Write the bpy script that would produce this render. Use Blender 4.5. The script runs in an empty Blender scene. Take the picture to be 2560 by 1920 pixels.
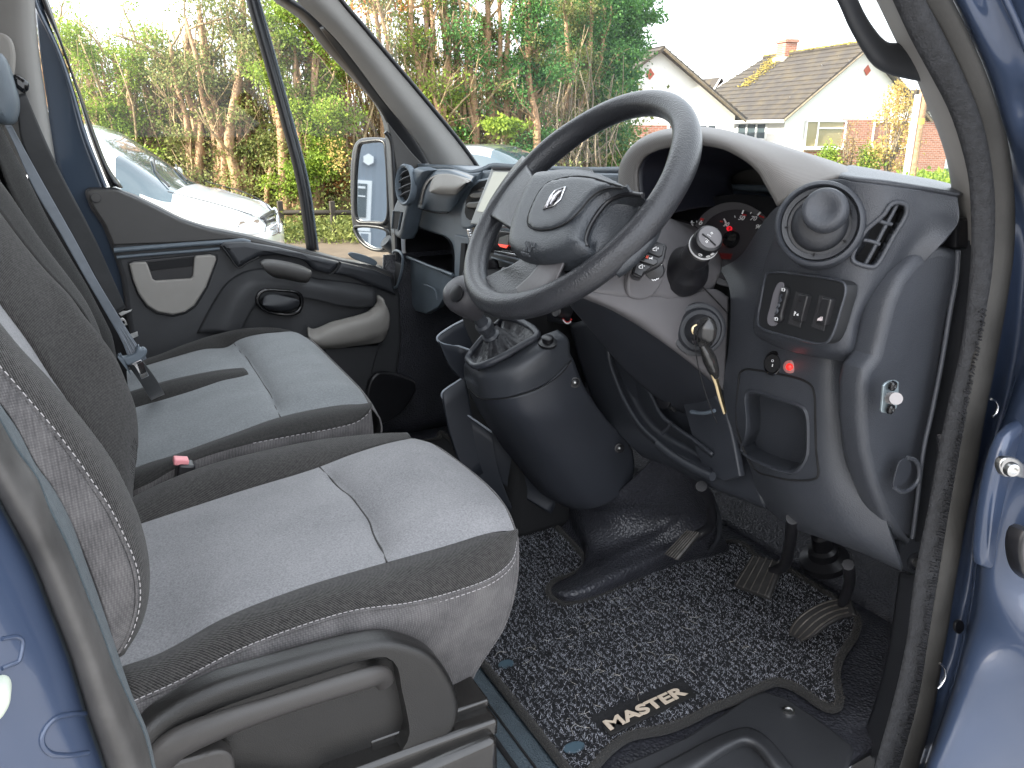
import bpy, bmesh, math, random
import numpy as np
from mathutils import Vector, Matrix, noise
from mathutils.bvhtree import BVHTree
R = math.radians
scene = bpy.context.scene
COL = scene.collection
# ---------------------------------------------------------------- camera
PITCH = math.atan(630 / 1923.0); YAW = R(29)
FW = Vector((math.sin(YAW) * math.cos(PITCH), math.cos(YAW) * math.cos(PITCH), -math.sin(PITCH)))
RT = Vector((math.cos(YAW), -math.sin(YAW), 0)); UP = RT.cross(FW)
EYE = Vector((0, 0, 0.9))
cam = bpy.data.cameras.new("camera"); cam_o = bpy.data.objects.new("camera", cam); COL.objects.link(cam_o)
cam_o.location = EYE; cam_o.rotation_euler = FW.to_track_quat('-Z', 'Y').to_euler()
cam.sensor_width = 36; cam.lens = 36 * 1923 / 2560.0; cam.clip_start = 0.02; cam.clip_end = 2000
scene.camera = cam_o
# ---------------------------------------------------------------- world, sun, exposure
SUN_EL, SUN_AZ = R(27), (-1.0, 0.0)      # direction TO the sun in plan
world = bpy.data.worlds.new("World"); scene.world = world; world.use_nodes = True
wn = world.node_tree.nodes; wl = world.node_tree.links
bg = wn['Background']; sky = wn.new('ShaderNodeTexSky'); sky.sky_type = 'NISHITA'; sky.sun_disc = False
sky.sun_elevation = SUN_EL; sky.sun_rotation = math.atan2(SUN_AZ[0], SUN_AZ[1])
sky.air_density = 1.0; sky.dust_density = 4.0; sky.ozone_density = 0.8
# thin bright overcast veil over the clear sky
cn = wn.new('ShaderNodeTexNoise'); cn.inputs['Scale'].default_value = 2.2; cn.inputs['Detail'].default_value = 5; ctc = wn.new('ShaderNodeTexCoord'); wl.new(ctc.outputs['Generated'], cn.inputs['Vector'])
cm = wn.new('ShaderNodeMapRange'); cm.inputs['From Min'].default_value = .3; cm.inputs['From Max'].default_value = .6; cm.inputs['To Min'].default_value = .55; cm.inputs['To Max'].default_value = .9; wl.new(cn.outputs[0], cm.inputs[0])
cx = wn.new('ShaderNodeMix'); cx.data_type = 'RGBA'; cx.inputs[7].default_value = (7.0, 7.3, 7.8, 1); wl.new(cm.outputs[0], cx.inputs[0]); wl.new(sky.outputs[0], cx.inputs[6])
wl.new(cx.outputs[2], bg.inputs[0]); bg.inputs[1].default_value = 0.15
sl = bpy.data.lights.new("sun", 'SUN'); sl.energy = 4.6; sl.angle = R(0.5); sl.color = (1, 0.93, 0.8)
so = bpy.data.objects.new("sun", sl); COL.objects.link(so)
sd = Vector((SUN_AZ[0] * math.cos(SUN_EL), SUN_AZ[1] * math.cos(SUN_EL), math.sin(SUN_EL)))
so.rotation_euler = sd.to_track_quat('Z', 'Y').to_euler(); so.location = (-5, -5, 8)
vs = scene.view_settings; vs.view_transform = 'Standard'; vs.look = 'None'; vs.exposure = 1.78; vs.gamma = 1; vs.use_curve_mapping = False
scene.render.engine = 'CYCLES'
scene.cycles.max_bounces = 8; scene.cycles.diffuse_bounces = 4; scene.cycles.transparent_max_bounces = 24
scene.cycles.use_denoising = True
# ---------------------------------------------------------------- placing helpers: measured image points put on real planes
PK = 2560 / 2212.0
def ray(px, py):
    return (FW * 1923 + RT * (px * PK - 1280) - UP * (py * PK - 960)).normalized()
AX = {'x': 0, 'y': 1, 'z': 2}
def at(px, py, ax, v):
    d = ray(px, py); a = AX[ax]
    return EYE + d * ((v - EYE[a]) / d[a])
def onp(px, py, p0, n):
    d = ray(px, py); return EYE + d * ((p0 - EYE).dot(n) / d.dot(n))
def atd(px, py, depth):
    d = ray(px, py); return EYE + d * (depth / d.dot(FW))
def V(k):
    if isinstance(k, Vector): return k
    if len(k) == 3: return Vector(k)
    return at(*k)
def VL(l, ax=None, v=None):
    return [at(p[0], p[1], ax, v) if (ax and len(p) == 2) else V(p) for p in l]
def spl(pts, n, closed=False):
    """Catmull-Rom through pts, n samples evenly by arc length"""
    P = [np.array(p) for p in pts]
    if len(P) == 2 and not closed:
        return [Vector(P[0] + (P[1] - P[0]) * i / (n - 1)) for i in range(n)]
    m = len(P); segs = m if closed else m - 1; out = []
    def g(i):
        if closed: return P[i % m]
        if i < 0: return 2 * P[0] - P[1]
        if i >= m: return 2 * P[-1] - P[-2]
        return P[i]
    for s in range(segs):
        p0, p1, p2, p3 = g(s - 1), g(s), g(s + 1), g(s + 2)
        d0 = max(np.linalg.norm(p1 - p0), 1e-6) ** .5; d1 = max(np.linalg.norm(p2 - p1), 1e-6) ** .5; d2 = max(np.linalg.norm(p3 - p2), 1e-6) ** .5
        m1 = (p1 - p0) / d0 - (p2 - p0) / (d0 + d1) + (p2 - p1) / d1
        m2 = (p2 - p1) / d1 - (p3 - p1) / (d1 + d2) + (p3 - p2) / d2
        m1 = m1 * d1; m2 = m2 * d1
        for k in range(16):
            t = k / 16
            out.append((2*t**3-3*t*t+1)*p1 + (t**3-2*t*t+t)*m1 + (-2*t**3+3*t*t)*p2 + (t**3-t*t)*m2)
    out.append(P[0] if closed else P[-1])
    A = np.array(out); L = np.concatenate([[0], np.cumsum(np.linalg.norm(np.diff(A, axis=0), axis=1))])
    k = n + 1 if closed else n
    T = np.linspace(0, L[-1], k)
    B = np.stack([np.interp(T, L, A[:, c]) for c in range(A.shape[1])], 1)
    return [Vector(b) for b in (B[:-1] if closed else B)]
# ---------------------------------------------------------------- objects
def tag(o, label=None, cat=None, group=None, kind=None):
    if label: o['label'] = label
    if cat: o['category'] = cat
    if group: o['group'] = group
    if kind: o['kind'] = kind
    return o
def thing(name, label, cat, loc=(0, 0, 0), group=None):
    o = bpy.data.objects.new(name, None); COL.objects.link(o); o.location = loc; o.empty_display_size = .05
    return tag(o, label, cat, group)
def base_of(o):
    m = Matrix.Identity(4)
    while o is not None:
        m = Matrix.LocRotScale(o.location, o.rotation_euler, o.scale) @ (o.matrix_parent_inverse if o.parent else Matrix.Identity(4)) @ Matrix.Identity(4) if False else m
        o = o.parent
    return m
def link(name, me, mat, parent=None, smooth=True, angle=None):
    o = bpy.data.objects.new(name, me); COL.objects.link(o)
    if mat is not None and not me.materials: me.materials.append(mat)
    if smooth:
        me.polygons.foreach_set('use_smooth', [True] * len(me.polygons))
        if angle:
            try: me.set_sharp_from_angle(angle=R(angle))
            except Exception: pass
    if parent is not None:
        o.parent = parent
        if parent.parent is None and parent.type == 'EMPTY':
            o.matrix_parent_inverse = Matrix.LocRotScale(parent.location, parent.rotation_euler, parent.scale).inverted()
        # a mesh parent carries world-space vertices and an identity transform
    return o
def mk(name, vs_, fs, mat, parent=None, smooth=True, angle=None):
    me = bpy.data.meshes.new(name); me.from_pydata([tuple(v) for v in vs_], [], fs); me.validate(); me.update()
    return link(name, me, mat, parent, smooth, angle)
def bm_link(name, bm, mat, parent=None, smooth=True, angle=35):
    me = bpy.data.meshes.new(name); bm.to_mesh(me); bm.free()
    return link(name, me, mat, parent, smooth, angle)
def bake(o):
    dg = bpy.context.evaluated_depsgraph_get(); me = bpy.data.meshes.new_from_object(o.evaluated_get(dg))
    old = o.data; o.modifiers.clear(); o.data = me; return o
def bevel(o, w, seg=2, ang=35):
    m = o.modifiers.new('bev', 'BEVEL'); m.width = w; m.segments = seg; m.limit_method = 'ANGLE'; m.angle_limit = R(ang); m.harden_normals = False
    return o
def grid_mesh(rows):
    nv = len(rows); nu = len(rows[0]); vs_ = [p for r in rows for p in r]
    fs = [(j*nu+i, j*nu+i+1, (j+1)*nu+i+1, (j+1)*nu+i) for j in range(nv-1) for i in range(nu-1)]
    c = sum(vs_, Vector()) / len(vs_); nn = Vector()
    for f in fs[::max(1, len(fs)//200)]:
        a, b, c_, d = [vs_[k] for k in f]; nn += (c_-a).cross(d-b)*-1 if False else (b-a).cross(d-a)
    if nn.dot(EYE - c) < 0: fs = [f[::-1] for f in fs]
    return vs_, fs
def surf(rows, nu=24, nv=24, closed=False):
    R1 = [spl([V(k) for k in r], nu, closed) for r in rows]
    cols = [spl([r[i] for r in R1], nv) for i in range(nu)]
    return [[cols[i][j] for i in range(nu)] for j in range(nv)]
def patch(name, rows, mat, parent=None, nu=24, nv=24, thick=.004, puff=0, fn=None, off=-1):
    G = surf(rows, nu, nv)
    if puff:
        for j in range(nv):
            for i in range(nu):
                a = i/(nu-1); b = j/(nv-1)
                k = (1-(2*a-1)**6)*(1-(2*b-1)**6)
                i2 = min(max(i,1),nu-2); j2 = min(max(j,1),nv-2)
                n = (G[j2][i2+1]-G[j2][i2-1]).cross(G[j2+1][i2]-G[j2-1][i2]).normalized()
                if n.dot(EYE-G[j][i]) < 0: n = -n
                G[j][i] = G[j][i] + n*puff*k
    if fn: G = [[fn(p, i/(nu-1), j/(nv-1)) for i, p in enumerate(r)] for j, r in enumerate(G)]
    vs_, fs = grid_mesh(G)
    o = mk(name, vs_, fs, mat, parent)
    if thick:
        m = o.modifiers.new('sol', 'SOLIDIFY'); m.thickness = thick; m.offset = off
    return o
def tube(name, pts, rad, mat, parent=None, n=10, steps=None, closed=False, flat=None, caps=True, asmesh=True):
    P = [V(p) for p in pts]
    if steps: P2 = spl(P, steps, closed)
    else: P2 = P
    N = len(P2)
    if callable(rad): rr = [rad(i/(N-1)) for i in range(N)]
    elif isinstance(rad, (list, tuple)): rr = list(np.interp(np.linspace(0, 1, N), np.linspace(0, 1, len(rad)), rad))
    else: rr = [rad]*N
    vs_, fs = tube_vf(P2, rr, n, closed, flat, caps)
    if not asmesh: return vs_, fs
    return mk(name, vs_, fs, mat, parent, True, 60)
def tube_vf(P, rr, n=8, closed=False, flat=None, caps=True):
    N = len(P); vs_ = []; fs = []
    T = [((P[(i+1) % N] if (closed or i < N-1) else P[i]) - (P[i-1] if (closed or i > 0) else P[i])).normalized() for i in range(N)]
    up = Vector((0, 0, 1)) if abs(T[0].z) < .9 else Vector((1, 0, 0))
    if flat: up = Vector(flat[0])
    u = (up - T[0]*up.dot(T[0])).normalized()
    for i in range(N):
        if flat: u = (up - T[i]*up.dot(T[i])).normalized()
        else: u = (u - T[i]*u.dot(T[i])).normalized()
        w = T[i].cross(u)
        for k in range(n):
            a = 2*math.pi*k/n; ca, sa = math.cos(a), math.sin(a)
            if flat:
                e = flat[2] if len(flat) > 2 else 1
                ca = math.copysign(abs(ca)**e, ca); sa = math.copysign(abs(sa)**e, sa)
                vs_.append(P[i] + u*ca*rr[i]*flat[1] + w*sa*rr[i])
            else: vs_.append(P[i] + (u*ca + w*sa)*rr[i])
    M = N if closed else N-1
    for i in range(M):
        j = (i+1) % N
        for k in range(n):
            l = (k+1) % n; fs.append((i*n+k, i*n+l, j*n+l, j*n+k))
    if caps and not closed:
        fs.append(tuple(range(n))[::-1]); fs.append(tuple((N-1)*n+k for k in range(n)))
    return vs_, fs
class MB:
    """collects pieces of ONE part"""
    def __init__(s): s.v = []; s.f = []
    def add(s, vf):
        b = len(s.v); s.v += list(vf[0]); s.f += [tuple(i+b for i in f) for f in vf[1]]; return s
    def tube(s, pts, rad, n=6, steps=None, **k):
        s.add(tube('', pts, rad, None, n=n, steps=steps, asmesh=False, **k)); return s
    def box(s, c, sx, sy, sz, rot=None):
        c = Vector(c); vv = [Vector((x*sx/2, y*sy/2, z*sz/2)) for x in (-1, 1) for y in (-1, 1) for z in (-1, 1)]
        if rot is not None: vv = [rot @ v for v in vv]
        s.add(([c+v for v in vv], [(0,1,3,2),(4,6,7,5),(0,4,5,1),(2,3,7,6),(0,2,6,4),(1,5,7,3)])); return s
    def prism(s, pts, d):
        n = len(pts); pts = [Vector(p) for p in pts]; d = Vector(d)
        s.add((pts+[p+d for p in pts], [tuple(range(n))[::-1], tuple(range(n, 2*n))]+[(i, (i+1) % n, (i+1) % n+n, i+n) for i in range(n)])); return s
    def build(s, name, mat, parent=None, smooth=True, angle=35, bev=0, seg=2):
        o = mk(name, s.v, s.f, mat, parent, smooth, angle)
        bm = bmesh.new(); bm.from_mesh(o.data); bmesh.ops.recalc_face_normals(bm, faces=bm.faces); bm.to_mesh(o.data); bm.free()
        if bev: bevel(o, bev, seg)
        return o
def plate(name, outline, mat, parent=None, thick=.004, holes=(), bev=.001, normal=None, smooth_n=0, lift=0, res=2):
    """flat plate from 3-D outline points (one plane), faces the viewer's side, with holes and rounded edges"""
    O = [V(p) for p in outline]; H = [[V(p) for p in h] for h in holes]
    c = sum(O, Vector())/len(O)
    if normal is None:
        n = Vector()
        for i in range(len(O)): n += (O[i]-c).cross(O[(i+1) % len(O)]-c)
        n.normalize()
    else: n = Vector(normal).normalized()
    if n.dot(EYE-c) < 0: n = -n
    u = (Vector((1, 0, 0)) - n*n.x).normalized() if abs(n.x) < .9 else (Vector((0, 1, 0))-n*n.y).normalized()
    w = n.cross(u)
    if smooth_n: O = spl(O, smooth_n, True)
    H = [spl(h, smooth_n or 40, True) for h in H] if smooth_n else H
    cu = bpy.data.curves.new(name, 'CURVE'); cu.dimensions = '2D'; cu.fill_mode = 'BOTH'
    for loop in [O]+H:
        s = cu.splines.new('POLY'); s.points.add(len(loop)-1); s.use_cyclic_u = True
        for i, p in enumerate(loop): q = p-c; s.points[i].co = (q.dot(u), q.dot(w), 0, 1)
    bev = min(bev, thick*.45); cu.extrude = thick/2-bev; cu.bevel_depth = bev; cu.bevel_resolution = res; cu.offset = -bev
    t = bpy.data.objects.new('t', cu); COL.objects.link(t)
    dg = bpy.context.evaluated_depsgraph_get(); me = bpy.data.meshes.new_from_object(t.evaluated_get(dg))
    bpy.data.objects.remove(t)
    M = Matrix((u, w, n)).transposed().to_4x4(); M.translation = c + n*(lift - thick/2)
    me.transform(M); me.materials.clear()
    return link(name, me, mat, parent, True, 30)
def cut(o, outline, depth_dir, back=.05, fwd=.05):
    """cut a prism-shaped hole through o"""
    d = Vector(depth_dir).normalized(); O = [V(p) for p in outline]
    if o.modifiers: bake(o)
    bm = bmesh.new(); bm.from_mesh(o.data); bmesh.ops.remove_doubles(bm, verts=bm.verts, dist=1e-6); bmesh.ops.recalc_face_normals(bm, faces=bm.faces); bm.to_mesh(o.data); bm.free()
    mb = MB(); mb.prism([p-d*back for p in O], d*(back+fwd)); c = mb.build('cutter', None, None, False, None)
    m = o.modifiers.new('cut', 'BOOLEAN'); m.operation = 'DIFFERENCE'; m.solver = 'EXACT'; m.object = c
    bake(o); bpy.data.objects.remove(c); 
    o.data.polygons.foreach_set('use_smooth', [True]*len(o.data.polygons)); o.data.set_sharp_from_angle(angle=R(40))
    return o
def frame(p, u, n):
    n = Vector(n).normalized(); u = Vector(u); u = (u-n*u.dot(n)).normalized(); w = n.cross(u)
    M = Matrix((u, w, n)).transposed().to_4x4(); M.translation = p; return M
def text(name, s, p1, p2, plane, size_k, mat, parent, ext=.0004, lift=.0006, align='LEFT', shear=0, flip=False, bold=0):
    """lettering on a plane: p1->p2 (image points) gives the base line; its height follows from size_k * width"""
    p0, n = plane; n = Vector(n).normalized()
    if n.dot(EYE-p0) < 0: n = -n
    a = onp(*p1, p0, n); b = onp(*p2, p0, n); L = (b-a).length
    cu = bpy.data.curves.new(name, 'FONT'); cu.body = s; cu.extrude = ext; cu.shear = shear; cu.offset = bold
    t = bpy.data.objects.new('t', cu); COL.objects.link(t)
    dg = bpy.context.evaluated_depsgraph_get(); me = bpy.data.meshes.new_from_object(t.evaluated_get(dg)); bpy.data.objects.remove(t)
    if not me.vertices: return None
    xs = [v.co.x for v in me.vertices]; ys = [v.co.y for v in me.vertices]
    sx = L/(max(xs)-min(xs)); sy = L*size_k/(max(ys)-min(ys))
    me.transform(Matrix.Translation((-min(xs), -min(ys), 0))); me.transform(Matrix.Diagonal((sx, sy, 1, 1)))
    me.transform(frame(a+n*lift, b-a, n)); me.materials.clear()
    return link(name, me, mat, parent, False)
def lathe(name, prof, M, mat, parent, n=32, sx=1.0, angle=40):
    """prof: (r, h) pairs, about local Z of M"""
    vs_ = []; fs = []
    for r, h in prof:
        for k in range(n):
            a = 2*math.pi*k/n; vs_.append(M @ Vector((r*math.cos(a)*sx, r*math.sin(a), h)))
    for j in range(len(prof)-1):
        for k in range(n):
            l = (k+1) % n; fs.append((j*n+k, j*n+l, (j+1)*n+l, (j+1)*n+k))
    fs.append(tuple(range(n))[::-1]); fs.append(tuple((len(prof)-1)*n+k for k in range(n)))
    o = mk(name, vs_, fs, mat, parent, True, angle)
    bm = bmesh.new(); bm.from_mesh(o.data); bmesh.ops.recalc_face_normals(bm, faces=bm.faces); bm.to_mesh(o.data); bm.free()
    return o
# ---------------------------------------------------------------- materials
MATS = {}
def N_(nt, t, **k):
    n = nt.nodes.new(t)
    for a, b in k.items():
        if a in n.inputs.keys(): n.inputs[a].default_value = b
        else: setattr(n, a, b)
    return n
def mat(name, col, rough=.5, metal=0, bump=None, var=None, coat=0, spec=.5, emit=None, sheen=0, bs=1, coord='Object'):
    """bump: list of (kind, scale, strength, distance); var: (scale, amount) slight colour variation"""
    if name in MATS: return MATS[name]
    m = bpy.data.materials.new(name); m.use_nodes = True; nt = m.node_tree; p = nt.nodes['Principled BSDF']
    p.inputs['Base Color'].default_value = (*col, 1); p.inputs['Roughness'].default_value = rough; p.inputs['Metallic'].default_value = metal
    p.inputs['Specular IOR Level'].default_value = spec
    if coat: p.inputs['Coat Weight'].default_value = coat; p.inputs['Coat Roughness'].default_value = .04
    if sheen: p.inputs['Sheen Weight'].default_value = sheen; p.inputs['Sheen Roughness'].default_value = .5
    if emit: p.inputs['Emission Color'].default_value = (*emit[:3], 1); p.inputs['Emission Strength'].default_value = emit[3]
    tc = nt.nodes.new('ShaderNodeTexCoord')
    if var:
        nz = N_(nt, 'ShaderNodeTexNoise', Scale=var[0], Detail=4.0, Roughness=.6); nt.links.new(tc.outputs[coord], nz.inputs['Vector'])
        mr = N_(nt, 'ShaderNodeMapRange'); mr.inputs['From Min'].default_value = .3; mr.inputs['From Max'].default_value = .7
        mr.inputs['To Min'].default_value = 1-var[1]; mr.inputs['To Max'].default_value = 1+var[1]; nt.links.new(nz.outputs[0], mr.inputs[0])
        vm = nt.nodes.new('ShaderNodeVectorMath'); vm.operation = 'SCALE'; vm.inputs[0].default_value = col; nt.links.new(mr.outputs[0], vm.inputs['Scale'])
        nt.links.new(vm.outputs[0], p.inputs['Base Color'])
    last = None
    for b in (bump or []):
        kind, sc, st, di = b[:4]
        if kind == 'noise': t = N_(nt, 'ShaderNodeTexNoise', Scale=sc, Detail=3.0)
        elif kind == 'vor': t = N_(nt, 'ShaderNodeTexVoronoi', Scale=sc)
        elif kind == 'wave': t = N_(nt, 'ShaderNodeTexWave', Scale=sc); t.inputs['Distortion'].default_value = b[4] if len(b) > 4 else 0; t.bands_direction = b[5] if len(b) > 5 else 'DIAGONAL'
        nt.links.new(tc.outputs[coord], t.inputs['Vector'])
        bp = N_(nt, 'ShaderNodeBump', Strength=st, Distance=di); nt.links.new(t.outputs[0], bp.inputs['Height'])
        if last: nt.links.new(last.outputs[0], bp.inputs['Normal'])
        last = bp
    if last: nt.links.new(last.outputs[0], p.inputs['Normal'])
    MATS[name] = m; return m
def grain(s=900, st=.35, d=.0006): return [('vor', s, st, d)]
M_dash = mat('dash_plastic', (.044, .048, .057), .38, bump=grain(760, .5, .0008), var=(9, .12))
M_dashblue = mat('dash_plastic_slate', (.11, .135, .16), .42, bump=grain(760, .4, .0007), var=(12, .1))
M_dark = mat('dark_plastic', (.027, .029, .034), .42, bump=grain(800, .4, .0007), var=(10, .12))
M_black = mat('black_plastic', (.010, .010, .012), .35, var=(40, .2))
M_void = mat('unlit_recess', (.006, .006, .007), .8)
M_gloss = mat('black_gloss', (.008, .008, .009), .12, spec=.6)
M_warmdark = mat('warm_dark_plastic', (.055, .052, .050), .55, bump=grain(1100, .3), var=(8, .1))
M_taupe = mat('taupe_plastic', (.27, .255, .235), .55, bump=grain(1300, .25), var=(10, .06))
M_trim = mat('pillar_trim', (.27, .262, .25), .65, bump=[('noise', 1500, .3, .0006)], var=(6, .06))
M_shroud = mat('shroud_plastic', (.125, .12, .125), .5, bump=grain(1600, .22, .0004), var=(14, .06))
M_hood = mat('hood_vinyl', (.175, .165, .157), .5, bump=[('wave', 160, .35, .0008, 0, 'DIAGONAL'), ('vor', 900, .2, .0004)], var=(10, .05))
M_wheel = mat('wheel_leatherette', (.027, .028, .032), .34, bump=[('vor', 420, .6, .0007), ('noise', 260, .4, .0005)], var=(25, .12))
M_rubber = mat('rubber', (.030, .029, .027), .5, bump=[('noise', 240, .25, .001)], var=(14, .3))
M_ribseal = mat('flocked_seal', (.020, .021, .024), .7, bump=[('noise', 420, .7, .002)], var=(120, .4))
M_chrome = mat('chrome', (.75, .76, .78), .12, 1)
M_steel = mat('satin_steel', (.55, .55, .54), .3, 1, var=(60, .15), bump=[('noise', 700, .15, .0004)])
M_gold = mat('brass_key', (.62, .50, .30), .28, 1)
M_white = mat('white_mark', (.75, .75, .75), .6)
M_pink = mat('pale_red_plastic', (.75, .28, .30), .45)
M_red = mat('red_mark', (.55, .03, .03), .4)

_bvh = {}
def hit(o, px, py):
    if o.name not in _bvh:
        dg = bpy.context.evaluated_depsgraph_get(); e = o.evaluated_get(dg); me = e.to_mesh(); _bvh[o.name] = BVHTree.FromPolygons([v.co.copy() for v in me.vertices], [tuple(p.vertices) for p in me.polygons]); e.to_mesh_clear()
    loc, n, _, _ = _bvh[o.name].ray_cast(EYE, ray(px, py))
    if loc is None: return at(px, py, 'x', .83), Vector((-1, 0, 0))
    if n.dot(EYE-loc) < 0: n = -n
    return loc, n
def HP(o, l, lift=.001):
    hit(o, *l[0]); return [q[0]+q[1]*lift for q in (hit(o, *p) for p in l if _bvh[o.name].ray_cast(EYE, ray(*p))[0] is not None)]
def w2p(p):
    v = p-EYE; d = v.dot(FW); return ((1280+1923*v.dot(RT)/d)/PK, (960-1923*v.dot(UP)/d)/PK)
def open_hole(o, poly):
    """remove the faces of a panel inside an outline: a real opening"""
    P = np.array(poly, float); Q = np.roll(P, 1, 0); bm = bmesh.new(); bm.from_mesh(o.data); kill = []
    for f in bm.faces:
        x, y = w2p(f.calc_center_median()); c = ((P[:, 1] > y) != (Q[:, 1] > y)) & (x < (Q[:, 0]-P[:, 0])*(y-P[:, 1])/(Q[:, 1]-P[:, 1]+1e-12)+P[:, 0])
        if c.sum() % 2: kill.append(f)
    bmesh.ops.delete(bm, geom=kill, context='FACES'); bm.to_mesh(o.data); bm.free()

from mathutils.geometry import delaunay_2d_cdt
def pillow(name, outline, n, H, r, m, parent, step=.006, side=.0, pw=2.0, top=None):
    """soft pad filling any flat outline: rises by H within a distance r of its edge"""
    n = Vector(n).normalized(); c = sum(outline, Vector())/len(outline); u = (Vector((0, 1, 0))-n*n.y).normalized(); w = n.cross(u)
    O = np.array([((p-c).dot(u), (p-c).dot(w)) for p in outline]); mn, mx_ = O.min(0), O.max(0); Q = np.roll(O, -1, 0); D = Q-O; L2 = (D**2).sum(1)+1e-12
    pts = []
    for x in np.arange(mn[0], mx_[0], step):
        for y in np.arange(mn[1], mx_[1], step*.87):
            c_ = ((O[:, 1] > y) != (Q[:, 1] > y)) & (x < D[:, 0]*(y-O[:, 1])/(D[:, 1]+1e-12)+O[:, 0])
            if c_.sum() % 2 == 0: continue
            t = np.clip(((x-O[:, 0])*D[:, 0]+(y-O[:, 1])*D[:, 1])/L2, 0, 1); d = np.hypot(O[:, 0]+t*D[:, 0]-x, O[:, 1]+t*D[:, 1]-y).min()
            if d > step*.45: pts.append((x, y, d))
    allp = [Vector(o) for o in O]+[Vector(p[:2]) for p in pts]; k = len(O)
    res = delaunay_2d_cdt(allp, [(i, (i+1) % k) for i in range(k)], [], 1, 1e-7)
    V2 = []
    for q in res[0]:
        t = np.clip(((q.x-O[:, 0])*D[:, 0]+(q.y-O[:, 1])*D[:, 1])/L2, 0, 1); d = np.hypot(O[:, 0]+t*D[:, 0]-q.x, O[:, 1]+t*D[:, 1]-q.y).min()
        e = min(d/r, 1); h = H*(1-(1-e)**pw)**(1/pw)
        if top: h += top(q.x, q.y, d)
        V2.append(c+u*q.x+w*q.y+n*h)
    fs = [tuple(f) for f in res[2]]
    if side:
        b = len(V2); V2 += [p-n*side for p in outline]; fs += [(i, (i+1) % k, b+(i+1) % k, b+i) for i in range(k)]
    o = mk(name, V2, fs, m, parent, True, 70); bm = bmesh.new(); bm.from_mesh(o.data); bmesh.ops.recalc_face_normals(bm, faces=bm.faces); bm.to_mesh(o.data); bm.free(); return o
def fitplane(P):
    c = sum(P, Vector())/len(P); A = np.array([tuple(p-c) for p in P]); n = Vector(np.linalg.svd(A)[2][2])
    if n.dot(EYE-c) < 0: n = -n
    return c, n
def fabric(name, c1, c2, rib=None, mottle=(180, .5), dots=None, rough=.85, bumpd=.0006, ribc=.5):
    m = bpy.data.materials.new(name); m.use_nodes = True; nt = m.node_tree; p = nt.nodes['Principled BSDF']
    p.inputs['Roughness'].default_value = rough; p.inputs['Sheen Weight'].default_value = .12; p.inputs['Sheen Roughness'].default_value = .4
    p.inputs['Specular IOR Level'].default_value = .25
    L = nt.links.new; tc = nt.nodes.new('ShaderNodeTexCoord')
    n1 = N_(nt, 'ShaderNodeTexNoise', Scale=mottle[0], Detail=5.0, Roughness=.7); L(tc.outputs['Object'], n1.inputs['Vector'])
    n0 = N_(nt, 'ShaderNodeTexNoise', Scale=9.0, Detail=2.0); L(tc.outputs['Object'], n0.inputs['Vector'])
    mx = nt.nodes.new('ShaderNodeMix'); mx.data_type = 'RGBA'; mx.inputs[6].default_value = (*c1, 1); mx.inputs[7].default_value = (*c2, 1)
    ad = nt.nodes.new('ShaderNodeMath'); ad.operation = 'MULTIPLY_ADD'; L(n1.outputs[0], ad.inputs[0]); ad.inputs[1].default_value = 2.2; ad.inputs[2].default_value = -.6
    a2 = nt.nodes.new('ShaderNodeMath'); a2.operation = 'MULTIPLY_ADD'; L(n0.outputs[0], a2.inputs[0]); a2.inputs[1].default_value = mottle[1]; L(ad.outputs[0], a2.inputs[2]); ad.inputs[2].default_value = -.6-mottle[1]*.5-(ribc*.67 if rib else 0)
    fac = a2.outputs[0]; h = n1.outputs[0]
    if rib:
        mp = N_(nt, 'ShaderNodeMapping'); mp.inputs['Rotation'].default_value = rib[1]; L(tc.outputs['Object'], mp.inputs[0])
        w = N_(nt, 'ShaderNodeTexWave', Scale=rib[0]); w.bands_direction = 'X'; w.inputs['Distortion'].default_value = .6; w.inputs['Detail Scale'].default_value = 3.0; L(mp.outputs[0], w.inputs['Vector'])
        w2 = N_(nt, 'ShaderNodeTexWave', Scale=rib[0]*1.35); w2.bands_direction = 'Z'; L(mp.outputs[0], w2.inputs['Vector'])
        mm = nt.nodes.new('ShaderNodeMath'); mm.operation = 'MULTIPLY_ADD'; L(w2.outputs[0], mm.inputs[0]); mm.inputs[1].default_value = .35; L(w.outputs[0], mm.inputs[2])
        s = nt.nodes.new('ShaderNodeMath'); s.operation = 'MULTIPLY_ADD'; L(mm.outputs[0], s.inputs[0]); s.inputs[1].default_value = ribc; L(fac, s.inputs[2])
        fac = s.outputs[0]; h = mm.outputs[0]
    if dots:
        mp = N_(nt, 'ShaderNodeMapping'); mp.inputs['Rotation'].default_value = dots[1]; mp.inputs['Scale'].default_value = (1, 1, 1); L(tc.outputs['Object'], mp.inputs[0])
        v = N_(nt, 'ShaderNodeTexVoronoi', Scale=dots[0]); v.inputs['Randomness'].default_value = .12; L(mp.outputs[0], v.inputs['Vector'])
        s = nt.nodes.new('ShaderNodeMath'); s.operation = 'MULTIPLY_ADD'; L(v.outputs[0], s.inputs[0]); s.inputs[1].default_value = -1.3; L(fac, s.inputs[2])
        s2 = nt.nodes.new('ShaderNodeMath'); s2.operation = 'ADD'; L(s.outputs[0], s2.inputs[0]); s2.inputs[1].default_value = .55
        fac = s2.outputs[0]; iv = nt.nodes.new('ShaderNodeMath'); iv.operation = 'SUBTRACT'; iv.inputs[0].default_value = 1; L(v.outputs[0], iv.inputs[1]); h = iv.outputs[0]
    L(fac, mx.inputs[0]); L(mx.outputs[2], p.inputs['Base Color'])
    b = N_(nt, 'ShaderNodeBump', Strength=.6, Distance=bumpd); L(h, b.inputs['Height']); L(b.outputs[0], p.inputs['Normal'])
    MATS[name] = m; return m
M_fab = fabric('grey_seat_fabric', (.140, .140, .147), (.30, .297, .303), mottle=(420, .7), bumpd=.0008)
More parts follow.
